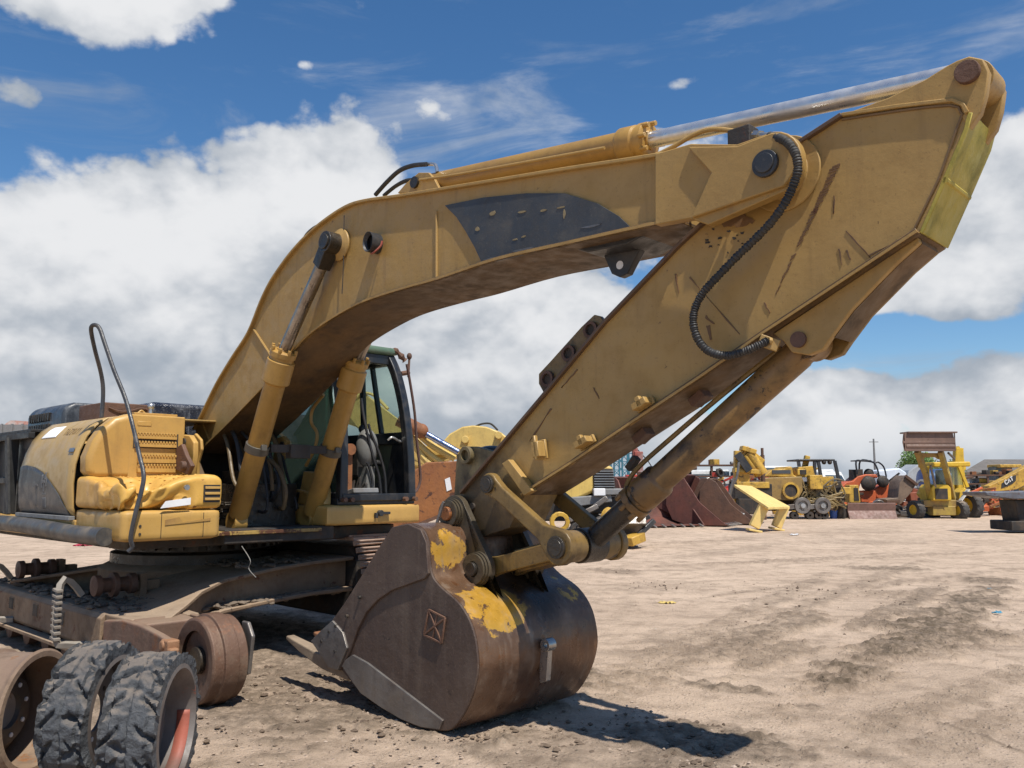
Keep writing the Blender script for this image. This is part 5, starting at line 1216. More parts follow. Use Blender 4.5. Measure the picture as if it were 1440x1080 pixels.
for k in range(8):
    a = k * math.pi / 4 + .2; b = B(); b.cyl((-.175, math.cos(a) * .135, math.sin(a) * .135), (-.163, math.cos(a) * .135, math.sin(a) * .135), .012, n=10); obj('bolt_hole', b, PAP, d_)
o = gravel('dirt_heap', 260, 4.2, 4.9, .03, MUD, lambda x, y: max(0, 1 - abs(x + 2.7) / .5), 8); tag(o, 'clods heaped beside the rusty wheel', 'soil clods')
# small litter on the dirt
def litter(name, px, py, w, h, mat, label, cat, dz=.03, seed=1, rz=0):
    rg = random.Random(seed); p = gr(px, py); b = B(); n = 9; vs = []
    for i in range(n):
        for j in range(5):
            u, v = i / (n - 1) - .5, j / 4 - .5
            vs.append((u * w * (1 - abs(v) * .5), v * h * (1 - abs(u) * .6), .012 + dz * (abs(noise.noise(Vector((u * 4, v * 4, seed)))) + .15 * rg.random())))
    b.add(vs, [(i * 5 + j, i * 5 + 5 + j, i * 5 + 6 + j, i * 5 + 1 + j) for i in range(n - 1) for j in range(4)])
    o = obj(name, b, mat, ang=60); o.location = (p.x, p.y, 0.0); o.rotation_euler = (0, 0, rz); md = o.modifiers.new('s', 'SOLIDIFY'); md.thickness = .006
    tag(o, label, cat); return o
litter('plastic_scrap', 938, 849, .24, .16, surf('scrap_yellow', (.70, .52, .16), (.62, .45, .12), dirt_amt=.2), 'crumpled pale yellow scrap lying on the open dirt', 'litter', .05, 2)
litter('plastic_strip', 920, 886, .12, .05, surf('scrap_pale', (.5, .55, .52)), 'thin pale greenish strip on the dirt below the yellow scrap', 'litter', .01, 3)
litter('blue_wrapper', 1402, 863, .12, .10, surf('scrap_blue', (.10, .35, .50)), 'small light blue wrapper near the right edge of the yard', 'litter', .03, 4)
litter('blue_wrapper', 1392, 829, .08, .05, surf('scrap_blue', (.10, .35, .50)), 'tiny blue scrap on the dark churned soil at right', 'litter', .02, 5)
litter('paper_scrap', 1117, 753, .28, .25, PAP, 'white crumpled paper on the dirt in front of the yellow stand', 'litter', .08, 6)
litter('red_cloth', 118, 768, .55, .35, surf('cloth_red', (.45, .03, .06)), 'red cloth lying on the ground behind the excavator body', 'cloth', .08, 7)
litter('orange_chip', 988, 962, .05, .04, surf('scrap_orange', (.55, .18, .05)), 'small orange chip on the wet brown patch', 'litter', .02, 8)

# ================================================================ the yard behind
def fx(px, d): return (px - 720) / FPX * d
def fz(py, d): return at(720, py, d).z
def loc(px, d, dz=0): return (fx(px, d), d, dz)
def wheel_parts(par, c, r, w, mt=None, mr=None, axis=(0, 1, 0), hub=True):
    c = Vector(c); a = Vector(axis); b = B()
    b.lathe([(r * .55, -w / 2), (r * .93, -w / 2), (r, -w * .38), (r, w * .38), (r * .93, w / 2), (r * .55, w / 2), (r * .55, -w / 2)], c, a, 28, caps=False)
    t = Vector((0, 0, 1)); u = a.cross(t).normalized()
    for k in range(18):
        th = k * math.pi / 9
        for s in (-1, 1):
            p = c + (u * math.cos(th) + t * math.sin(th)) * r * 1.0 + a * s * w * .22
            q = c + (u * math.cos(th + .14) + t * math.sin(th + .14)) * r * 1.0 + a * s * w * .47
            b.beam(p, q, .05 * r, .09 * r)
    o = obj('wheel', b, mt or surf('tyre_dusty', (.03, .03, .032), (.055, .052, .05), dirt=(.15, .12, .09), dirt_amt=.5, rough=.85, dust=.5), par)
    if hub:
        b = B(); b.lathe([(r * .56, -w * .45), (r * .5, -w * .3), (r * .2, -w * .3), (r * .2, w * .3), (r * .5, w * .3), (r * .56, w * .45)], c, a, 24, caps=False); b.cyl(c - a * w * .32, c + a * w * .32, r * .2, n=16); obj('rim', b, mr or YEL2, o)
    return o

# ---- yellow hood standing on two legs
d = 27.6
e = empty('hood_stand', loc(1066, d), 0, 'pale yellow sheet metal hood tilted on two stout legs on the open dirt', 'machine part')
YS = surf('stand_yellow', (.76, .55, .19), (.70, .50, .17), dirt_amt=.25, rough=.55, streak=.15)
def q(px, py, dy=0): return (fx(px, 27.6 + dy) - e.location.x, dy, fz(py, 27.6 + dy))
b = B(); b.add([q(1030, 681, .1), q(1054, 683, 1.5), q(1107, 712, .2), q(1077, 713, -1.1)] + [tuple(Vector(v) - Vector((0, 0, .09))) for v in (q(1030, 681, .1), q(1054, 683, 1.5), q(1107, 712, .2), q(1077, 713, -1.1))], [(0, 3, 2, 1), (4, 5, 6, 7), (0, 1, 5, 4), (1, 2, 6, 5), (2, 3, 7, 6), (3, 0, 4, 7)]); obj('top_panel', b, YS, e, .02)
for (a0, a1, dy, m_) in (((1071, 711), (1056, 741), -.7, YS), ((1099, 712), (1087, 741), .2, YS)):
    b = B(); b.beam(q(*a0, dy), q(*a1, dy), .30, .24, up=(0, 1, 0)); p = q(*a1, dy); b.box((p[0], p[1], .05), (.42, .42, .07), ry=.2); obj('leg', b, m_, e, .02)

# ---- row of rusty loader buckets
def loader_bucket(px, d, w, h, rz, label, n=7, dark=False):
    e = empty('loader_bucket', loc(px, d), rz, label, 'bucket', 'rusty loader buckets in a row')
    M = surf('maroon_rust', (.15, .05, .035), (.10, .04, .03), dirt=(.05, .03, .025), dirt_amt=.5, rust=(.22, .10, .05), rust_amt=.3, rough=.7) if not dark else RUST
    pr = [(-.75 * h, .06), (-.1 * h, .02), (.28 * h, .12 * h), (.42 * h, .40 * h), (.40 * h, .75 * h), (.22 * h, h), (.12 * h, h * .98), (.28 * h, .72 * h), (.30 * h, .42 * h), (.18 * h, .17 * h), (-.1 * h, .07), (-.75 * h, .10)]
    b = B(); b.extr([(-w / 2, y, z) for y, z in pr], (w, 0, 0)); obj('shell', b, M, e, .01, 1)
    for s in (-1, 1):
        b = B(); b.extr([(s * w / 2 - .03, y, z) for y, z in [(-.75 * h, .05), (.0, .03), (.3 * h, .12 * h), (.42 * h, .40 * h), (.40 * h, .75 * h), (.2 * h, h), (.05 * h, .92 * h), (-.25 * h, .45 * h)]], (.06, 0, 0)); obj('side_plate', b, M, e, .01, 1)
    for k in range(n):
        x = -w / 2 + (k + .5) * w / n; b = B(); b.beam((x, -.7 * h, .09), (x, -.7 * h - .28, .04), .10, .09, w2=.07, h2=.03); obj('tooth', b, STL, e, .006, 1)
    for s in (-.45, -.2, .2, .45):
        b = B(); b.extr([(s * w, .3 * h, .2 * h), (s * w, .62 * h, .35 * h), (s * w, .60 * h, .55 * h), (s * w, .38 * h, 1.0 * h), (s * w, .2 * h, h)], (.05, 0, 0)); obj('rib', b, M, e, .006, 1)
    return e
loader_bucket(915, 30.6, 2.6, 1.75, R(22), 'largest maroon loader bucket, its teeth pointing at the open dirt')
loader_bucket(975, 31.5, 2.0, 1.85, R(62), 'maroon loader bucket in the middle of the rusty row', 6)
loader_bucket(1012, 32.5, 1.8, 1.7, R(70), 'darker rust brown bucket at the right end of the rusty row', 5, True)

# ---- dismantled yellow mast machine (left of the dozer)
d = 35
e = empty('mast_machine', loc(1048, d), 0, 'dismantled yellow machine with an upright mast and a slanting cylinder', 'machine')
def L(px, py, dy=0): return (fx(px, 35 + dy) - e.location.x, dy, fz(py, 35 + dy))
b = B(); b.beam(L(1033, 720), L(1037, 634), .28, .3); b.beam(L(1042, 700), L(1045, 660), .3, .4); obj('mast', b, YEL2, e, .02)
b = B(); b.beam(L(1030, 661), L(1066, 664), .5, .18); b.beam(L(1030, 682), L(1075, 682), .9, .25); obj('cross_frame', b, YEL2, e, .02)
b = B(); b.cyl(L(1046, 640), L(1065, 668), .17, n=16); b.cyl(L(1051, 636), L(1071, 666), .22, n=16); c_ = obj('cylinder', b, YEL2, e)
b = B(); b.beam(L(1036, 638, -.3), L(1052, 662, -.3), .12, .3); obj('dark_strut', b, BLK, c_)
b = B(); b.beam(L(1045, 634), L(1069, 654), .5, .16, up=(0, 1, 0)); b.box(L(1051, 633), (.6, .5, .2), ry=.3); obj('upper_guard', b, YEL2, e, .03)
b = B(); b.bx(-.6, .9, -.4, .6, .9, 1.5); b.bx(-.5, .3, -.5, .5, .3, .9); obj('chassis', b, DK, e, .03, jit=.05)
b = B(); b.tube([L(1038, 650, -.5), L(1034, 672, -.5), L(1026, 690, -.5), L(1016, 735, -.5)], .05, 6); b.tube([L(1030, 672, -.6), L(1022, 700, -.6), L(1014, 738, -.6)], .05, 6); obj('loose_bar', b, STL, e)
d0 = d; d = 36
p = empty('exhaust_post', loc(1071, 36), 0, 'thin rust red post standing behind the yellow mast machine', 'post')
b = B(); b.cyl((0, 0, 0), (0, 0, fz(640, 36)), .09, n=12); b.cyl((0, 0, fz(640, 36)), (0, 0, fz(630, 36)), .06, n=12); obj('pipe', b, RUST, p)
d = d0

# ---- dozer without tracks, black canopy
def rel(e, d): return lambda px, py, dy=0: (fx(px, d + dy) - e.location.x, dy, fz(py, d + dy))
d = 37.5
e = empty('bulldozer', loc(1120, d), 0, 'stripped yellow bulldozer with a black open canopy and bare rollers', 'bulldozer')
L = rel(e, d)
b = B(); b.extr([L(1071, 672, -1.0), L(1072, 697, -1.0), L(1085, 703, -1.0), L(1118, 704, -1.0), L(1126, 690, -1.0), L(1126, 670, -1.0)], (0, .5, 0)); sf = obj('side_frame', b, surf('tan_case', (.34, .21, .06), (.25, .16, .05), dirt_amt=.7, rust_amt=.2), e, .04, 3)
b = B(); c = L(1109, 690, -1.05); b.cyl(c, (c[0], -.9, c[2]), .29, n=28); obj('axle_bore', b, DK, sf)
b = B(); b.ring((c[0], -1.06, c[2]), (0, 1, 0), .36, .27, .08, 28); obj('bore_rim', b, YEL2, sf)
b = B(); b.extr([L(1072, 670, -.6), L(1083, 661, -.6), L(1102, 659, -.6), L(1104, 656, -.6), L(1112, 656, -.6), L(1114, 668, -.6), L(1126, 672, -.6)], (0, 1.6, 0)); obj('engine_hood', b, YEL2, e, .05, 3)
b = B(); b.extr([L(1084, 661, -.62), L(1110, 661, -.62), L(1110, 666, -.62), L(1084, 666, -.62)], (0, .02, 0)); obj('hood_stripe', b, surf('stripe_grey', (.07, .08, .09)), e)
b = B(); b.extr([L(1119, 672, -.6), L(1121, 657, -.6), L(1141, 655, -.6), L(1144, 670, -.6)], (0, 1.4, 0)); b.box(L(1125, 664, -.65), (.35, .05, .25)); b.beam(L(1129, 660), L(1134, 641), .22, .22); obj('fuel_tank', b, YEL2, e, .04)
b = B(); b.box(L(1127, 664, -.66), (.30, .04, .22)); obj('tank_hole', b, DK, e, .03)
for (p1, p2_) in (((1122, 656), (1121, 647)), ((1143, 672), (1144, 648)), ((1152, 672), (1149, 648)), ((1178, 682), (1172, 648))):
    for dy in (-.5, .9): b = B(); b.beam(L(*p1, dy), L(*p2_, dy), .12, .12); obj('canopy_post', b, BLK, e)
b = B(); b.extr([L(1121, 648, -.6), L(1121, 645.5, -.6), L(1173, 645.5, -.6), L(1173, 648, -.6)], (0, 1.6, 0)); cn = obj('canopy', b, BLK, e, .03)
for px in (1157, 1165): b = B(); b.sphere(L(px, 650, -.5), .10, 8); obj('work_light', b, DK, cn)
b = B(); b.box(L(1143, 678, -.9), (.55, .4, .6)); b.box(L(1157, 680, -.3), (.5, .8, .6)); b.box(L(1175, 690, 0), (.8, .9, .3)); obj('cowling', b, YEL2, e, .03)
b = B(); b.box(L(1140, 690, -.2), (2.2, .9, .8)); b.box(L(1095, 706, .3), (3.0, .8, .7)); obj('gearbox', b, DK, e, .06, jit=.09)
rg = random.Random(5)
b = B()
for i in range(34): b.tube([L(rg.uniform(1125, 1185), rg.uniform(672, 715), -.9), L(rg.uniform(1125, 1185), rg.uniform(672, 715), -.9), L(rg.uniform(1125, 1185), rg.uniform(675, 722), -.8)], .035, 5, 4)
obj('hose_tangle', b, surf('tangle', (.09, .07, .04), (.25, .17, .06), dirt_amt=.5), e)
for px, py, r in ((1124, 711, .34), (1152, 711, .34)):
    c = L(px, py, -1.2); b = B(); b.ring(c, (0, 1, 0), r, r * .62, .22, 30); b.ring((c[0], c[1], c[2]), (0, 1, 0), r * .62, .1, .08, 24); b.beam((c[0] - .9, -1.2, c[2] - .1), (c[0], -1.2, c[2]), .12, .2); w_ = obj('idler', b, STL, e, .01, 1)
    b = B(); b.cyl((c[0], c[1] - .16, c[2]), (c[0], c[1] + .16, c[2]), .1, n=14); obj('hub', b, SILV, w_)
for px in (1112, 1133, 1145, 1154): b = B(); c = L(px, 724, -1.1); b.ring((c[0], c[1], .17), (0, 1, 0), .16, .05, .3, 18); obj('roller', b, DK, e)
e = empty('bucket', loc(1167, 37), 0, 'small blue plastic pail beside the bulldozer blade', 'pail'); b = B(); b.lathe([(.14, 0), (.17, .32), (.185, .32), (.185, .35), (.17, .35)], (0, 0, 0), (0, 0, 1), 20); obj('pail_body', b, BLU, e)
b = B(); b.tube([(-.17, 0, .33), (0, -.1, .42), (.17, 0, .33)], .012, 6); obj('handle', b, STL, e)
e = empty('bucket', loc(1037, 33), 0, 'small white pail between the rusty buckets and the yellow stand', 'pail'); b = B(); b.lathe([(.13, 0), (.16, .34), (.175, .34), (.175, .37), (.16, .37)], (0, 0, 0), (0, 0, 1), 20); obj('pail_body', b, WHT, e)
b = B(); b.tube([(-.16, 0, .33), (0, -.1, .42), (.16, 0, .33)], .012, 6); obj('handle', b, STL, e)

# ---- dozer blade with mast of yellow frame, orange scrap behind
d = 37
e = empty('dozer_blade', loc(1219, d), 0, 'long flat rusty bulldozer blade standing on the dirt', 'blade'); L = rel(e, d)
b = B(); b.extr([(-1.0, -.25, .0), (-1.0, -.05, .02), (-1.0, .05, .35), (-1.0, -.05, .68), (-1.0, -.12, .66), (-1.0, -.05, .35)], (2.05, 0, 0)); obj('blade_face', b, surf('blade_rust', (.23, .13, .105), (.18, .10, .08), dirt_amt=.5, rust_amt=.2, rough=.6), e, .01, 1)
b = B(); b.beam((-1.4, .3, .3), (-1.05, 0, .3), .5, .55); b.beam((.5, .1, .3), (.4, 1.2, .3), .2, .25); b.beam((-.5, .1, .3), (-.4, 1.2, .3), .2, .25); obj('push_arm', b, DK, e, .02)
e = empty('yellow_panel', loc(1198, 38), 0, 'narrow upright yellow radiator guard with a dark core behind the blade', 'machine part'); L = rel(e, 38)
b = B(); b.extr([L(1190, 707), L(1191, 682), L(1204, 682), L(1206, 707)], (0, .5, 0)); p_ = obj('guard', b, YEL2, e, .03)
b = B(); b.extr([L(1197, 704, -.02), L(1197, 686, -.02), L(1203, 686, -.02), L(1204, 704, -.02)], (0, .05, 0)); obj('core', b, DK, p_)

# ---- orange tractor with roll bars
d = 43
e = empty('orange_tractor', loc(1222, d), 0, 'orange tractor with thin dark roll bars and a curved hood', 'tractor'); L = rel(e, d)
b = B(); b.extr([L(1180, 684), L(1187, 678), L(1197, 676), L(1203, 670), L(1215, 667), L(1230, 667), L(1232, 672), L(1218, 672), L(1208, 677), L(1204, 690), L(1182, 690)], (0, 1.1, 0)); obj('hood', b, ORG, e, .05, 3)
b = B(); b.extr([L(1206, 690), L(1207, 706), L(1227, 707), L(1229, 690)], (0, .8, 0)); obj('counter_box', b, ORG, e, .03)
b = B(); b.extr([L(1226, 688), L(1232, 684), L(1250, 679), L(1257, 682), L(1256, 700), L(1240, 706), L(1228, 700)], (0, 1.0, 0)); obj('fender', b, ORG, e, .06)
b = B()
b.tube([L(1203, 667), L(1202, 649), L(1210, 648), L(1222, 649), L(1228, 652), L(1232, 662), L(1233, 672)], .045, 6, 4); b.tube([L(1206, 670, .9), L(1208, 648, .9), L(1224, 649, .9)], .045, 6, 4); b.tube([L(1230, 651), L(1233, 650), L(1240, 656), L(1243, 668), L(1243, 676)], .04, 6, 4); obj('roll_bar', b, NAVY, e)
b = B(); b.beam(L(1199, 648, .4), L(1218, 648, .4), .9, .06); obj('sun_roof', b, BLK, e, .01)
b = B(); b.box(L(1201, 670, .4), (.5, .6, .7)); b.sphere(L(1219, 666, .3), .25, 8); b.sphere(L(1218, 680, -.1), .38, 10, (1, .5, 1)); b.sphere(L(1238, 677, -.1), .3, 10, (1, .5, 1)); obj('seat_and_engine', b, DK, e, .04, jit=.04)
wheel_parts(e, L(1215, 705, .8), .55, .4, mr=ORG); wheel_parts(e, L(1248, 705, .8), .5, .4, mr=ORG)
e = empty('tilted_bucket', loc(1268, 41), 0, 'grey brown steel loader bucket tipped on edge beside the orange tractor', 'bucket'); L = rel(e, 41)
b = B(); b.extr([L(1258, 700), L(1262, 678), L(1272, 668), L(1285, 681), L(1276, 694), L(1262, 709), L(1245, 707), L(1240, 702)], (0, 1.2, 0)); obj('shell', b, surf('tilt_rust', (.24, .17, .12), (.16, .11, .08), dirt_amt=.6, rust_amt=.3), e, .03)
b = B(); b.beam(L(1270, 669, -.05), L(1286, 682, -.05), .1, .12); b.beam(L(1260, 705, -.05), L(1242, 706, -.05), .1, .12); obj('edge_bar', b, RUST, e)
e = empty('steel_scrap', loc(1280, 42), 0, 'low red brown steel frame and scrap left of the backhoe', 'scrap'); L = rel(e, 42)
b = B(); b.beam(L(1272, 702), L(1288, 700), .6, .6); b.beam(L(1276, 690), L(1288, 694), .4, .3); b.beam(L(1262, 708), L(1290, 709), .3, .2); obj('frame_piece', b, surf('red_brown', (.30, .09, .05), (.2, .08, .05), dirt_amt=.5, rust_amt=.3), e, .03, jit=.05)

# ---- backhoe loader with raised bucket
d = 38
e = empty('backhoe_loader', loc(1322, d), 0, 'yellow backhoe loader facing us with its rusty front bucket raised high', 'backhoe'); L = rel(e, d)
BHY = surf('backhoe_yellow', (.68, .44, .03), (.60, .38, .03), dirt=(.16, .11, .04), dirt_amt=.35, rust_amt=.08, rough=.45)
b = B(); b.extr([L(1271, 634.5, -1.9), L(1269, 622, -1.9), L(1271, 608, -1.9), L(1340, 608, -1.9), L(1342, 622, -1.9), L(1342, 634.5, -1.9)], (0, .06, 0)); b.beam(L(1271, 608.5, -1.6), L(1340, 608.5, -1.6), .8, .06, up=(0, 0, 1)); b.beam(L(1269, 622, -1.86), L(1342, 622, -1.86), .1, .10)
b.cyl(L(1272, 628, -1.8), L(1340, 628, -1.8), .13, n=14)
for px in (1272, 1286, 1318, 1338): b.beam(L(px, 620, -1.95), L(px, 636, -1.95), .09, .16)
for s in (1270, 1341): b.extr([L(s, 608, -1.9), L(s, 634, -1.9), L(s, 630, -1.2), L(s, 609, -1.1)], (.06, 0, 0))
obj('front_bucket', b, surf('bucket_brown', (.19, .115, .085), (.14, .085, .065), dirt_amt=.4, rust_amt=.25), e, .01, 1)
ARM = surf('arm_brown', (.38, .27, .05), (.28, .17, .05), dirt_amt=.6, rust_amt=.25)
for (p1, p2_, p3_) in (((1288, 634), (1298, 664), (1303, 702)), ((1321, 634), (1328, 664), (1335, 702))):
    b = B(); b.beam(L(*p1, -1.6), L(*p2_, -1.1), .20, .26); b.beam(L(*p2_, -1.1), L(*p3_, -.5), .22, .22); obj('lift_arm', b, ARM, e, .02)
b = B(); b.extr([L(1291, 637, -1.45), L(1321, 637, -1.45), L(1324, 645, -1.4), L(1318, 646, -1.4), L(1314, 643, -1.4), L(1300, 643, -1.4), L(1296, 646, -1.4), L(1291, 645, -1.4)], (0, .1, 0)); obj('arm_crossbar', b, ARM, e, .02)
for (p1, p2_) in (((1306, 655), (1312, 690)), ((1332, 637), (1340, 645))): b = B(); b.cyl(L(*p1, -1.3), L(*p2_, -.9), .05, n=10); obj('lift_cylinder', b, STL, e)
# cab
b = B(); b.beam(L(1299, 654, .2), L(1350, 653, .2), 1.5, .22); obj('cab_roof', b, BHY, e, .06, 3)
for px0, px1, dy in ((1302, 1300, -.5), (1346, 1356, -.5), (1315, 1315, 1.0), (1350, 1352, 1.0)): b = B(); b.beam(L(px0, 656, dy), L(px1, 685, dy), .09, .12); obj('cab_post', b, BHY, e)
b = B(); b.extr([L(1302, 657, -.45), L(1345, 657, -.45), L(1350, 682, -.45), L(1301, 682, -.45)], (0, .02, 0)); obj('windscreen', b, GLW, e)
for px in (1316, 1331): b = B(); b.beam(L(px, 656, -.52), L(px, 684, -.52), .06, .06); obj('screen_bar', b, BLK, e)
b = B(); b.box(L(1322, 672, .5), (.5, .4, .7)); obj('seat', b, BLK, e, .05)
# hood, frame, fenders
b = B(); b.extr([L(1307, 704, -1.0), L(1306, 686, -1.0), L(1310, 681, -1.0), L(1329, 681, -1.0), L(1333, 686, -1.0), L(1333, 704, -1.0)], (0, 1.2, 0)); hd2 = obj('hood', b, BHY, e, .05, 3)
b = B(); b.extr([L(1311, 702, -1.04), L(1311, 687, -1.04), L(1328, 687, -1.04), L(1328, 702, -1.04)], (0, .05, 0)); obj('grille', b, DK, hd2)
b = B(); b.extr([L(1293, 713, -.8), L(1294, 703, -.8), L(1340, 703, -.8), L(1342, 713, -.8)], (0, .5, 0)); b.box(L(1318, 718, -.6), (1.0, .5, .4)); obj('front_axle', b, ARM, e, .03)
b = B(); b.extr([L(1296, 701, .2), L(1292, 695, .2), L(1296, 687, .2), L(1303, 688, .2), L(1303, 701, .2)], (0, .6, 0)); obj('fender', b, BHY, e, .05)
b = B(); b.extr([L(1343, 703, .1), L(1345, 692, .1), L(1352, 686, .1), L(1361, 691, .1), L(1363, 700, .1), L(1357, 696, .1), L(1350, 700, .1), L(1348, 704, .1)], (0, .7, 0)); obj('fender', b, BHY, e, .04)
wheel_parts(e, L(1282, 717, -.6), .40, .34, axis=(.94, .34, 0), mr=BHY); wheel_parts(e, L(1342, 717.5, -.7), .42, .36, axis=(.92, .39, 0), mr=BHY)
wheel_parts(e, L(1357, 711, .5), .60, .42, axis=(.92, .39, 0), mr=BHY); wheel_parts(e, L(1302, 712, 1.0), .58, .42, axis=(.92, .39, 0), mr=BHY)
b = B(); b.beam(L(1345, 704, -.4), L(1357, 688, -.4), .05, .25, up=(0, 1, 0)); obj('white_board', b, WHT, e)
# rear hoe folded upright
b = B(); b.beam(L(1337, 700, 1.8), L(1342, 650, 1.8), .22, .3); b.beam(L(1346, 690, 1.8), L(1347, 630, 1.8), .22, .34); b.extr([L(1341, 650, 1.7), L(1343, 632, 1.7), L(1348, 627, 1.7), L(1352, 634, 1.7), L(1356, 660, 1.7), L(1349, 664, 1.7)], (0, .3, 0)); b.cyl(L(1343, 690, 1.6), L(1344, 650, 1.6), .08, n=10); obj('rear_hoe', b, BHY, e, .02)
b = B(); b.beam(L(1352, 705, 1.4), L(1368, 695, 1.4), .2, .2); b.beam(L(1368, 695, 1.4), L(1376, 692, 1.4), .15, .15); b.beam(L(1358, 712, 1.2), L(1366, 700, 1.2), .12, .12); obj('stabiliser', b, BHY, e, .02)
b = B(); b.box(L(1318, 712, .4), (1.3, .8, .5)); obj('underbelly', b, DK, e, .04)

# ---- excavator arm with lettering at the right edge, and the dark beam stand
d = 41
e = empty('dismantled_excavator', loc(1410, d), 0, 'yellow excavator arm with a black panel and white letters at the right edge', 'machine part'); L = rel(e, d)
b = B(); b.extr([L(1383, 692), L(1386, 683), L(1400, 677), L(1425, 664), L(1448, 652), L(1475, 640), L(1475, 668), L(1450, 676), L(1425, 688), L(1400, 691), L(1392, 696)], (0, .5, 0)); arm = obj('arm_beam', b, YEL2, e, .03)
b = B(); b.extr([L(1403, 687, -.02), L(1404, 680, -.02), L(1421, 669, -.02), L(1425, 668, -.02), L(1424, 676, -.02), L(1418, 681, -.02)], (0, .02, 0)); pn_ = obj('black_panel', b, BLK, arm)
# letters C A T built from bars
LT = {'C': [((.9, .75), (.7, 1)), ((.7, 1), (.25, 1)), ((.25, 1), (0, .7)), ((0, .7), (0, .3)), ((0, .3), (.25, 0)), ((.25, 0), (.7, 0)), ((.7, 0), (.9, .25))],
      'A': [((0, 0), (.5, 1)), ((.5, 1), (1, 0)), ((.2, .35), (.8, .35))], 'T': [((0, 1), (1, 1)), ((.5, 1), (.5, 0))]}
o0 = Vector(L(1409.5, 681.5, -.05)); ux = (Vector(L(1421.5, 674.5, -.05)) - o0) / 3.3; uz = Vector((-.05, 0, .175))
for i, ch in enumerate('CAT'):
    b = B()
    for (p1, p2_) in LT[ch]:
        f = lambda p: o0 + ux * (i * 1.12 + p[0] * .85) + uz * p[1]
        b.beam(f(p1), f(p2_), .02, .045, up=(1, 0, 1))
    obj('letter', b, surf('letter_white', (.8, .8, .78), dirt_amt=.1, rough=.5), pn_)
b = B(); b.cyl(L(1385, 690, -.1), L(1385, 690, .6), .12, n=14); b.beam(L(1362, 706), L(1385, 690), .14, .14); obj('linkage', b, YEL2, e, .01)
d = 26.5
e = empty('beam_stand', loc(1432, d), 0, 'dark steel deck with blue grey top on a heavy block at the right edge', 'machine part'); L = rel(e, d)
b = B(); b.extr([L(1381, 692, -.5), L(1500, 690, -.5), L(1500, 700, -.5), L(1420, 702, -.5), L(1382, 697, -.5)], (0, 1.4, 0)); obj('deck', b, surf('deck_bluegrey', (.13, .15, .19), (.09, .075, .07), dirt_amt=.6, rust_amt=.4, rough=.45), e, .03)
b = B(); b.extr([L(1421, 703, -.2), L(1470, 703, -.2), L(1470, 735, -.2), L(1425, 735, -.2)], (0, .9, 0)); b.extr([L(1414, 733, -.4), L(1480, 733, -.4), L(1480, 746.6, -.4), L(1414, 746.6, -.4)], (0, 1.2, 0)); obj('pedestal', b, DK, e, .03)

# ---- more machines and buildings, far right
d = 60
e = empty('wheel_loader', loc(1403, d), 0, 'yellow wheel loader cab standing in front of the grey roofed house', 'loader'); L = rel(e, d)
b = B(); b.beam(L(1394, 655.5, .5), L(1424, 655.5, .5), 1.7, .22); obj('roof', b, YEL2, e, .05)
b = B()
for px in (1397, 1406, 1420): b.beam(L(px, 656), L(px, 676), .12, .15); b.beam(L(px, 656, 1.2), L(px, 676, 1.2), .12, .15)
obj('cab_post', b, YEL2, e)
b = B(); b.extr([L(1397, 657, .1), L(1420, 657, .1), L(1420, 675, .1), L(1397, 675, .1)], (0, 1.0, 0)); obj('cab_glass', b, surf('dark_glass', (.05, .07, .08), rough=.15), e)
b = B(); b.extr([L(1392, 676), L(1440, 674), L(1440, 690), L(1390, 690)], (0, 1.5, 0)); obj('body', b, YEL2, e, .06)
wheel_parts(e, L(1400, 695, -.3), .8, .6); wheel_parts(e, L(1432, 695, -.3), .8, .6)
d = 120
e = empty('house', loc(1420, d), 0, 'long low house with a grey hipped roof beyond the machines', 'house'); L = rel(e, d)
b = B(); pts = [L(1350, 664, 0), L(1530, 664, 0), L(1530, 664, 10), L(1350, 664, 10)]; r1, r2 = L(1382, 646, 5), L(1500, 646, 5); b.add(pts + [r1, r2], [(0, 1, 5, 4), (1, 2, 5), (2, 3, 4, 5), (3, 0, 4), (3, 2, 1, 0)]); obj('roof', b, surf('shingle', (.15, .135, .125), (.12, .11, .10), dirt_amt=.3, rough=.9), e)
x0, x1 = L(1354, 0)[0], L(1526, 0)[0]
b = B(); b.bx(x0, x1, .6, 9.4, 0, L(0, 664)[2]); hw = obj('wall', b, surf('house_wall', (.42, .38, .33)), e)
for i in range(5):
    x = x0 + 2 + i * 3.4; b = B(); b.bx(x, x + 1.2, .55, .62, 1.0, 2.2); wn = obj('window', b, WHT, e); b = B(); b.bx(x + .1, x + 1.1, .53, .56, 1.1, 2.1); obj('pane', b, surf('dark_glass', (.05, .07, .08), rough=.15), wn)

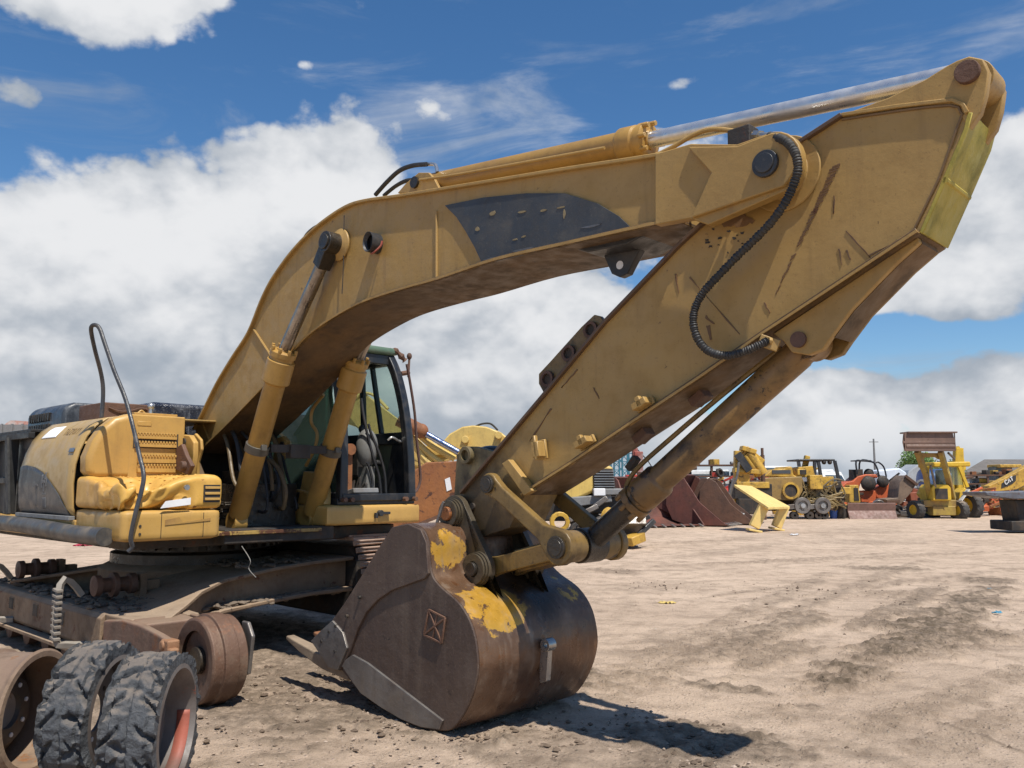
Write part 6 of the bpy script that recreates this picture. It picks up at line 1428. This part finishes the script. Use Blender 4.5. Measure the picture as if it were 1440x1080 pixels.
def tree(px, d, ztop, w, label, seed, dark=(.055, .10, .035), cat='tree'):
    rg = random.Random(seed); e = empty('tree', loc(px, d), 0, label, cat)
    b = B(); b.tube([(0, 0, 0), (.1, 0, ztop * .3), (-.05, .1, ztop * .6)], .2, 8, 3, rr=lambda t: .22 * (1 - .6 * t))
    for k in range(5): a = k * 1.3; b.tube([(0, 0, ztop * .35), (math.cos(a) * w * .25, math.sin(a) * w * .25, ztop * .7)], .06, 5, 1)
    obj('trunk', b, surf('bark', (.10, .07, .05)), e)
    b = B(); C_ = [(rg.uniform(-.5, .5) * w * .7, rg.uniform(-.5, .5) * w * .6, ztop * rg.uniform(.45, .85), rg.uniform(.16, .28) * w) for _ in range(11)]
    for i in range(5200):
        cx, cy, cz, cr = rg.choice(C_); v = Vector((rg.gauss(0, 1), rg.gauss(0, 1), rg.gauss(0, 1))).normalized() * cr * rg.uniform(.55, 1.08)
        p = Vector((cx, cy, cz)) + v; s = rg.uniform(.07, .15); n1 = Vector((rg.gauss(0, 1), rg.gauss(0, 1), rg.gauss(0, 1))).normalized(); n2 = n1.orthogonal().normalized(); n1 = n1.cross(n2)
        b.add([p - n1 * s, p + n2 * s * .6, p + n1 * s, p - n2 * s * .6], [(0, 1, 2, 3)])
    obj('crown', b, surf('leaf%d' % seed, dark, tuple(c * 1.7 for c in dark), dirt_amt=0, streak=0, rough=.6, bump=0, scale=.6), e); return e
tree(1283, 90, fz(640, 90) + .5, 4.2, 'leafy green tree rising behind the raised loader bucket', 3, (.10, .17, .045))
tree(1322, 96, fz(650, 96), 4.0, 'darker green tree seen under the raised loader arms', 4)
# pole
e = empty('utility_pole', loc(1228, 95), 0, 'thin tall grey pole on the skyline above the orange tractor', 'pole'); b = B(); b.cyl((0, 0, 0), (0, 0, fz(617, 95)), .16, .09, 10); obj('shaft', b, GRY, e); b = B(); b.bx(-.5, .5, -.05, .05, fz(622, 95), fz(621, 95)); obj('crossarm', b, GRY, e)
# blue tanker
d = 58
e = empty('blue_tank', loc(1308, d), 0, 'bright blue tank glimpsed through the backhoe cab', 'tank'); L = rel(e, d); c1, c2 = L(1290, 677, 1), L(1331, 677, 1)
b = B(); b.lathe([(.3, 0), (.85, .12), (.85, 1.9), (.3, 2.05)], c1, (1, 0, 0), 28); obj('tank_shell', b, BLU, e, .02); b = B(); b.bx(c1[0] + .2, c1[0] + .4, .3, 1.6, 0, c1[2] - .5); b.bx(c2[0] - .4, c2[0] - .2, .3, 1.6, 0, c1[2] - .5); obj('saddle', b, GRY, e)
# white tents/tarps and gable
d = 66
for (pl, name, lab, mt) in (([(1229, 684), (1230, 662), (1262, 658), (1272, 664), (1272, 684)], 'tarp_pile', 'large pale blue white tarpaulin covered pile behind the orange tractor', surf('tarp_pale', (.55, .62, .72), (.65, .7, .76), dirt_amt=.15, streak=.2)),
                            ([(1268, 684), (1276, 662), (1290, 652), (1297, 657), (1297, 684)], 'grey_gable', 'pale grey gable sheet leaning left of the backhoe arm', surf('gable_grey', (.38, .40, .42), dirt_amt=.3))):
    cxp = sum(p[0] for p in pl) / len(pl); e = empty(name, loc(cxp, d), 0, lab, 'tarpaulin' if 'tarp' in name else 'metal sheet'); L = rel(e, d)
    b = B(); b.extr([L(p[0], p[1]) for p in pl] + [(L(pl[-1][0], 0)[0], 0, 0), (L(pl[0][0], 0)[0], 0, 0)], (0, 2.2, 0)); obj('cover', b, mt, e, .12, 3, jit=.08)
    b = B(); b.bx(L(pl[0][0], 0)[0] + .3, L(pl[-1][0], 0)[0] - .3, .3, 2, 0, .3); obj('pallet', b, DK, e)

# trucks and vans in the far row
def truck(px, d, w, h, rz, label, mt, hood=0, long=5.0):
    e = empty('parked_truck', loc(px, d), rz, label, 'truck', 'trucks parked in the far row')
    b = B(); b.extr([(-w / 2, 0, .6), (-w / 2, 0, 1.3), (-w / 2, .25 + hood, 1.35), (-w / 2, .7 + hood, h), (-w / 2, 2.3 + hood, h + .05), (-w / 2, 2.4 + hood, .6)], (w, 0, 0)); obj('cab', b, mt, e, .10, 3)
    b = B(); b.add([(-w / 2 + .15, .21 + hood, 1.42), (w / 2 - .15, .21 + hood, 1.42), (w / 2 - .25, .64 + hood, h - .15), (-w / 2 + .25, .64 + hood, h - .15)], [(0, 1, 2, 3)]); o = obj('windscreen', b, surf('dark_glass', (.05, .07, .08), rough=.15), e); m = o.modifiers.new('s', 'SOLIDIFY'); m.thickness = .03
    b = B(); b.bx(-w / 2, w / 2, 2.5 + hood, 2.5 + hood + long, .9, 1.1); b.bx(-w / 2, w / 2, 2.5 + hood, 2.6 + hood, 1.1, h * .8); obj('bed', b, GRY, e, .02)
    b = B(); b.bx(-w * .3, w * .3, -.03, .02, .7, 1.15); obj('grille', b, DK, e, .02)
    for s in (-1, 1):
        b = B(); b.box((s * w * .4, -.02, .85), (.25, .06, .18)); obj('headlight', b, SILV, e, .02)
        wheel_parts(e, (s * (w / 2 - .15), .9, .5), .5, .28, axis=(1, 0, 0), mr=GRY); wheel_parts(e, (s * (w / 2 - .15), 5.0, .5), .5, .28, axis=(1, 0, 0), mr=GRY)
    return e
truck(1180, 58, 2.3, fz(663, 58), R(35), 'white truck with a wide greenish windscreen behind the bulldozer canopy', WHT)
truck(978, 52, 2.1, fz(661, 52), R(-40), 'white van cab left of the yellow mast machine', WHT)
truck(950, 60, 2.3, fz(659, 60), R(20), 'white truck with pale bonnet partly behind the slanting cylinder', WHT)
truck(1012, 56, 2.1, fz(662, 56), R(50), 'silver grey truck cab directly behind the yellow mast', surf('silver_grey', (.40, .42, .44), dirt_amt=.3))
truck(1094, 64, 2.3, fz(655, 64), R(10), 'white truck with a rounded roof above the bulldozer hood', WHT)
truck(1152, 70, 2.3, fz(660, 70), R(-10), 'white truck at the far end behind the canopy', WHT)
# flat racks of scrap in the far row
def rack(px, d, w, zt, label, seed, mt=RUST):
    rg = random.Random(seed); e = empty('scrap_rack', loc(px, d), R(rg.uniform(-15, 15)), label, 'scrap rack', 'racks of scrap in the far row')
    for x in (-w / 2, 0, w / 2):
        for y in (0, 1.6): b = B(); b.bx(x - .05, x + .05, y - .05, y + .05, 0, zt); obj('post', b, mt, e)
    for z in (zt * .45, zt * .75, zt):
        b = B(); b.bx(-w / 2 - .1, w / 2 + .1, -.1, 1.7, z - .05, z + .03); sh = obj('shelf', b, mt, e)
        for k in range(7):
            b = B(); s = rg.uniform(.12, .34); x = rg.uniform(-w / 2, w / 2)
            (b.box((x, rg.uniform(.1, 1.3), z + .03 + s / 2), (s * 1.6, s, s), rz=rg.random()) if rg.random() < .6 else b.cyl((x - s, .3, z + .03 + s / 2), (x + s, .5, z + .03 + s / 2), s / 2, n=10))
            obj('stored_part', b, rg.choice((DK, RUST, YEL2, RED, GRY, WHT, RUSTO)), sh, .01, 1)
    return e
rack(1000, 50, 3.6, fz(654, 50), 'rusty rack piled with scrap above the row of buckets', 1)
rack(962, 54, 3.0, fz(662, 54), 'grey rack of parts beside the slanting cylinder', 2, GRY)
rack(1385, 50, 2.6, fz(668, 50), 'dark rack of rusty parts between backhoe and wheel loader', 3)
rack(1150, 48, 3.4, fz(684, 48), 'low rack of yellow and black parts behind the bulldozer', 4)
rack(1066, 52, 2.6, fz(676, 52), 'rack of mixed parts behind the yellow mast machine', 6)
rack(915, 46, 3.4, fz(672, 46), 'rack of pipes and parts directly behind the largest rusty bucket', 5)
# low scrap heaps filling the yard line
def heap(px, d, w, h, label, seed, mats):
    rg = random.Random(seed); e = empty('scrap_heap', loc(px, d), 0, label, 'scrap heap', 'scrap heaps along the yard')
    for k in range(26):
        s = rg.uniform(.2, .6); x = rg.uniform(-w / 2, w / 2); z = rg.uniform(0, h) * (1 - abs(x) / w * 1.2); b = B(); t = rg.random()
        if t < .4: b.box((x, rg.uniform(0, 1.5), z + s * .3), (s * 1.5, s, s * .6), rz=rg.random() * 3, ry=rg.uniform(-.5, .5))
        elif t < .7: b.ring((x, rg.uniform(0, 1.2), z + s * .4), (rg.uniform(-1, 1), 1, rg.uniform(-.4, .4)), s * .5, s * .3, s * .3, 16)
        else: b.beam((x - s, rg.uniform(0, 1), max(.05, z)), (x + s * 1.4, rg.uniform(0, 1), z + rg.uniform(-.1, .6)), .1, .12)
        obj('scrap_piece', b, rg.choice(mats), e, .015, 1)
    return e
heap(1240, 39, 2.0, .35, 'low rusty scrap at the right end of the dozer blade', 1, (RUST, DK, STL))
heap(1380, 40, 3.0, 1.1, 'brown scrap heap right of the backhoe wheels', 2, (RUST, DK, RUSTO, ORG))
heap(1420, 44, 4.0, 1.0, 'yellow and rusty scrap under the lettered arm', 3, (YEL2, RUST, RUSTO))
heap(1165, 40, 2.4, .7, 'tangled parts between the bulldozer and the blade', 4, (DK, YEL2, RUST))
heap(1055, 40, 3.4, .8, 'dark parts heaped under the mast machine', 5, (DK, STL, YEL2))
heap(1290, 45, 2.4, .7, 'grey and white scrap left of the backhoe front wheel', 6, (GRY, WHT, RUST))
heap(1200, 42, 2.6, 1.0, 'orange and black scrap behind the yellow radiator guard', 7, (ORG, DK, RUST))
heap(835, 20, 2.2, .8, 'dark torn parts piled under the arm linkage', 8, (DK, BLK, STL, YEL2))
heap(985, 38, 3.0, 1.0, 'mixed scrap just behind the rusty buckets', 9, (DK, RUST, YEL2, RED))

for i, (px, d_, w_, h_, lb) in enumerate(((945, 43, 4, 2.0, 'tall dark scrap heap behind the rusty buckets'), (1010, 44, 3, 2.2, 'dark and red scrap heap behind the mast machine'), (1092, 47, 5, 1.8, 'dark parts heaped behind the bulldozer hood'), (1165, 50, 4, 2.2, 'mixed scrap seen through the bulldozer canopy'), (1262, 52, 5, 1.6, 'pale scrap heap between orange tractor and tree'), (1300, 50, 3, 1.4, 'dark scrap heap under the raised loader arms'), (1365, 52, 4, 2.0, 'brown scrap heap in front of the house'), (1432, 56, 4, 1.6, 'yellow scrap heap under the lettered arm, farthest right'), (900, 42, 4, 2.2, 'dark heap behind the bucket cylinder'))):
    heap(px, d_, w_, h_, lb, 40 + i, ((DK, RUST, GRY), (DK, RED, YEL2), (DK, DK, YEL2, GRY), (DK, YEL2, RUST), (WHT, GRY, DK), (DK, GRY), (DK, RUST, BLK), (YEL2, DK, RUST), (DK, GRY, RUST))[i])
for i, (px, d_, w_, h_, lb, mt_) in enumerate(((1132, 55, 5, 2.6, 'tall mixed scrap behind the bulldozer fuel tank', (DK, RUST, YEL2, WHT)), (1045, 58, 5, 2.8, 'highest scrap pile left of the rust red post', (RUST, RED, DK, GRY)), (1215, 60, 5, 2.2, 'grey and orange pile behind the roll bars', (GRY, ORG, DK)), (1345, 56, 3, 2.4, 'dark pile right behind the backhoe cab', (DK, RUST)), (930, 62, 6, 3.0, 'tall grey scrap behind the slanting bucket cylinder', (GRY, WHT, DK, RUST)), (985, 60, 5, 3.0, 'high pile of pale and red scrap behind the white van', (WHT, RED, GRY, DK)))):
    heap(px, d_, w_, h_, lb, 70 + i, mt_)
# ---- blue lattice crane
d = 48
e = empty('lattice_crane', loc(876, d), R(10), 'teal lattice crane section standing behind the bucket cylinder', 'crane'); L = rel(e, d)
b = B()
xs = [L(p, 0)[0] for p in (858, 870, 882, 892)]; zt, zb_ = fz(626, d), .4
for x in xs:
    for y in (0, 1.0): b.bx(x - .04, x + .04, y - .04, y + .04, zb_, zt)
n = 7
for i in range(n):
    z0_, z1_ = zb_ + (zt - zb_) * i / n, zb_ + (zt - zb_) * (i + 1) / n
    for a_, c_ in zip(xs, xs[1:]): b.beam((a_, 0, z0_), (c_, 0, z1_), .04, .04); b.beam((c_, 1, z0_), (a_, 1, z1_), .04, .04)
    b.beam((xs[0], 0, z1_), (xs[-1], 0, z1_), .04, .05)
obj('lattice', b, TEAL, e)
b = B(); b.beam(L(893, 640), L(905, 655), .2, .2); b.box(L(897, 650), (.5, .5, 1.2)); b.box(L(893, 636), (.3, .3, .5)); obj('winch', b, surf('winch_red', (.30, .07, .05), (.4, .38, .36), dirt_amt=.5), e, .04)
b = B(); b.tube([L(893, 628), L(912, 648), L(925, 668)], .03, 5, 1); obj('stay_cable', b, DK, e)

# ---- articulated hauler behind the arm
d = 21
e = empty('dump_truck', loc(825, d), 0, 'yellow dump truck nose with a black grille seen under the arm', 'dump truck'); L = rel(e, d)
HY = surf('hauler_yellow', (.68, .48, .13), (.60, .41, .11), dirt_amt=.3, rough=.5)
b = B(); b.extr([L(782, 706), L(790, 680), L(800, 668), L(838, 652), L(846, 651), L(862, 657), L(862, 690), L(835, 692), L(812, 702), L(796, 706)], (0, 1.9, 0)); obj('hood', b, HY, e, .08, 4)
b = B(); b.extr([L(833, 659, -.03), L(861, 659, -.03), L(865, 688, -.03), L(834, 688, -.03)], (0, .06, 0)); g_ = obj('grille', b, DK, e, .02)
for i in range(7): b = B(); b.beam(L(835, 662.5 + i * 3.6, -.06), L(863, 662.5 + i * 3.6, -.06), .03, .02); obj('grille_bar', b, surf('bar_grey', (.25, .27, .29), rough=.3), g_)
b = B(); b.extr([L(832, 687, -.15), L(872, 687, -.15), L(874, 696, -.15), L(834, 697, -.15)], (0, .4, 0)); b.extr([L(790, 700, -.1), L(858, 695, -.1), L(860, 706, -.1), L(808, 713, -.1)], (0, 1.6, 0)); obj('bumper', b, GRY, e, .03)
b = B(); b.box(L(842, 692, -.2), (.28, .1, .18)); obj('headlight', b, PAP, e, .02)
wheel_parts(e, L(818, 714, .7), .5, .5, axis=(1, .3, 0)); wheel_parts(e, L(870, 714, 1.4), .5, .5, axis=(1, .3, 0))
b = B(); b.box(L(770, 712, 1.0), (1.3, 1.2, .7)); b.box(L(850, 710, .5), (1.2, 1.0, .4)); obj('chassis', b, DK, e, .05)
# ---- the yellow excavator behind the cab: boom hump and chrome cylinder, and the brown arm
d = 15
e = empty('second_excavator', loc(655, d), 0, 'yellow excavator boom humped up behind the cab, hoses over its top', 'excavator'); L = rel(e, d)
B2Y = surf('boom2_yellow', (.66, .46, .14), (.58, .40, .12), dirt_amt=.35, rust_amt=.1, rough=.5)
b = B(); b.extr([L(560, 640, 1.2), L(600, 627, 1.0), L(622, 622), L(632, 610), L(650, 600), L(665, 598), L(684, 600), L(705, 608), L(722, 622), L(745, 645), L(760, 680), L(735, 690), L(715, 655), L(690, 640), L(660, 640), L(625, 648), L(560, 668, 1.2)], (0, .6, 0)); bm2 = obj('boom', b, B2Y, e, .03)
for (px, py) in ((654, 618), (701, 612)): q_ = L(px, py, -.12); b = B(); b.cyl(q_, (q_[0], .1, q_[2]), .065, n=16); obj('pin_boss', b, B2Y, bm2, .01)
b = B()
for dy in (.15, .3): b.tube([L(668, 600, dy), L(678, 596, dy), L(690, 596, dy), L(700, 605, dy)], .018, 6)
obj('boom_hose', b, RUB, bm2)
b = B(); b.cyl(L(597, 609, -.3), L(645, 636, -.3), .055, n=16); obj('chrome_rod', b, surf('blue_chrome', (.35, .42, .62), dirt_amt=.2, rough=.2, metal=.9, bump=0), e)
b = B(); b.sphere(L(592, 606, -.3), .13, 10); b.cyl(L(560, 590, -.3), L(592, 606, -.3), .12, n=14); obj('rod_gland', b, RUSTO, e)
for k, (p1, p2_, p3_) in enumerate((((578, 600), (606, 625), (640, 645)), ((575, 612), (606, 640), (628, 655)), ((580, 622), (600, 648), (622, 662)))):
    b = B(); b.tube([L(*p1, -.15), L(*p2_, -.15), L(*p3_, -.15)], .06, 8); obj('boom_pipe', b, B2Y, e)
b = B(); b.extr([L(470, 560, .8), L(505, 548, .8), L(560, 590, .3), L(610, 640, .1), L(605, 660, .1), L(560, 650, .3), L(500, 600, .8), L(470, 590, .8)], (0, .5, 0)); obj('arm', b, B2Y, e, .03)
b = B(); b.tube([L(500, 560, .7), L(508, 553, .7), L(525, 556, .7), L(545, 575, .6)], .03, 6); obj('arm_pipe', b, B2Y, e)
b = B(); b.cyl(L(614, 663, -.2), L(614, 663, .1), .09, n=16); obj('pivot', b, RUSTO, e)
d = 12.6
e = empty('rusty_excavator', loc(600, d), 0, 'orange brown rusted excavator arm with a white tag, lying behind the cab', 'machine part'); L = rel(e, d)
b = B(); b.extr([L(525, 735), L(545, 700), L(578, 665), L(600, 650), L(650, 648), L(665, 690), L(650, 712), L(612, 728), L(560, 750), L(528, 752)], (0, .45, 0)); ra = obj('arm_plate', b, RUSTO, e, .02)
b = B(); b.extr([L(626, 674, -.01), L(633, 671, -.01), L(636, 688, -.01), L(629, 691, -.01)], (0, .01, 0)); obj('paper_tag', b, PAP, ra)
b = B(); b.beam(L(560, 750, -.03), L(650, 713, -.03), .06, .05); obj('lower_flange', b, RUST, ra)
e = empty('wood_block', loc(590, 9.9), R(20), 'pale grey plank and stone lying behind the bucket', 'plank'); b = B(); b.box((.0, 0, .52), (.9, .35, .06), rz=.1); b.bx(-.4, .4, -.15, .15, 0, .49); obj('plank', b, surf('pale_wood', (.42, .38, .32), (.36, .31, .26), dirt_amt=.4, rough=.9), e, .01)
# fence line far left behind the body
e = empty('far_fence', loc(20, 40), 0, 'grey slatted fence line at the left edge behind the machine', 'fence'); L = rel(e, 40)
b = B(); b.bx(-3.5, 3.0, 0, .06, .2, fz(597, 40)); obj('fence_panel', b, GRY, e)
for k in range(14): b = B(); b.bx(-3.5 + k * .48, -3.42 + k * .48, -.08, 0, 0, fz(596, 40)); obj('post', b, GRY, e)
e = empty('red_roof_shed', loc(27, 44), 0, 'small shed with a pale red roof above the fence at far left', 'shed'); b = B(); zt = fz(597, 44); b.extr([(-.8, 0, zt), (-.5, 0, zt + .22), (.5, 0, zt + .16), (.8, 0, zt)], (0, 3, 0)); obj('roof', b, surf('shed_red', (.5, .18, .12), (.6, .55, .5)), e); b = B(); b.bx(-.7, .7, .1, 2.8, 0, zt); obj('wall', b, WHT, e)
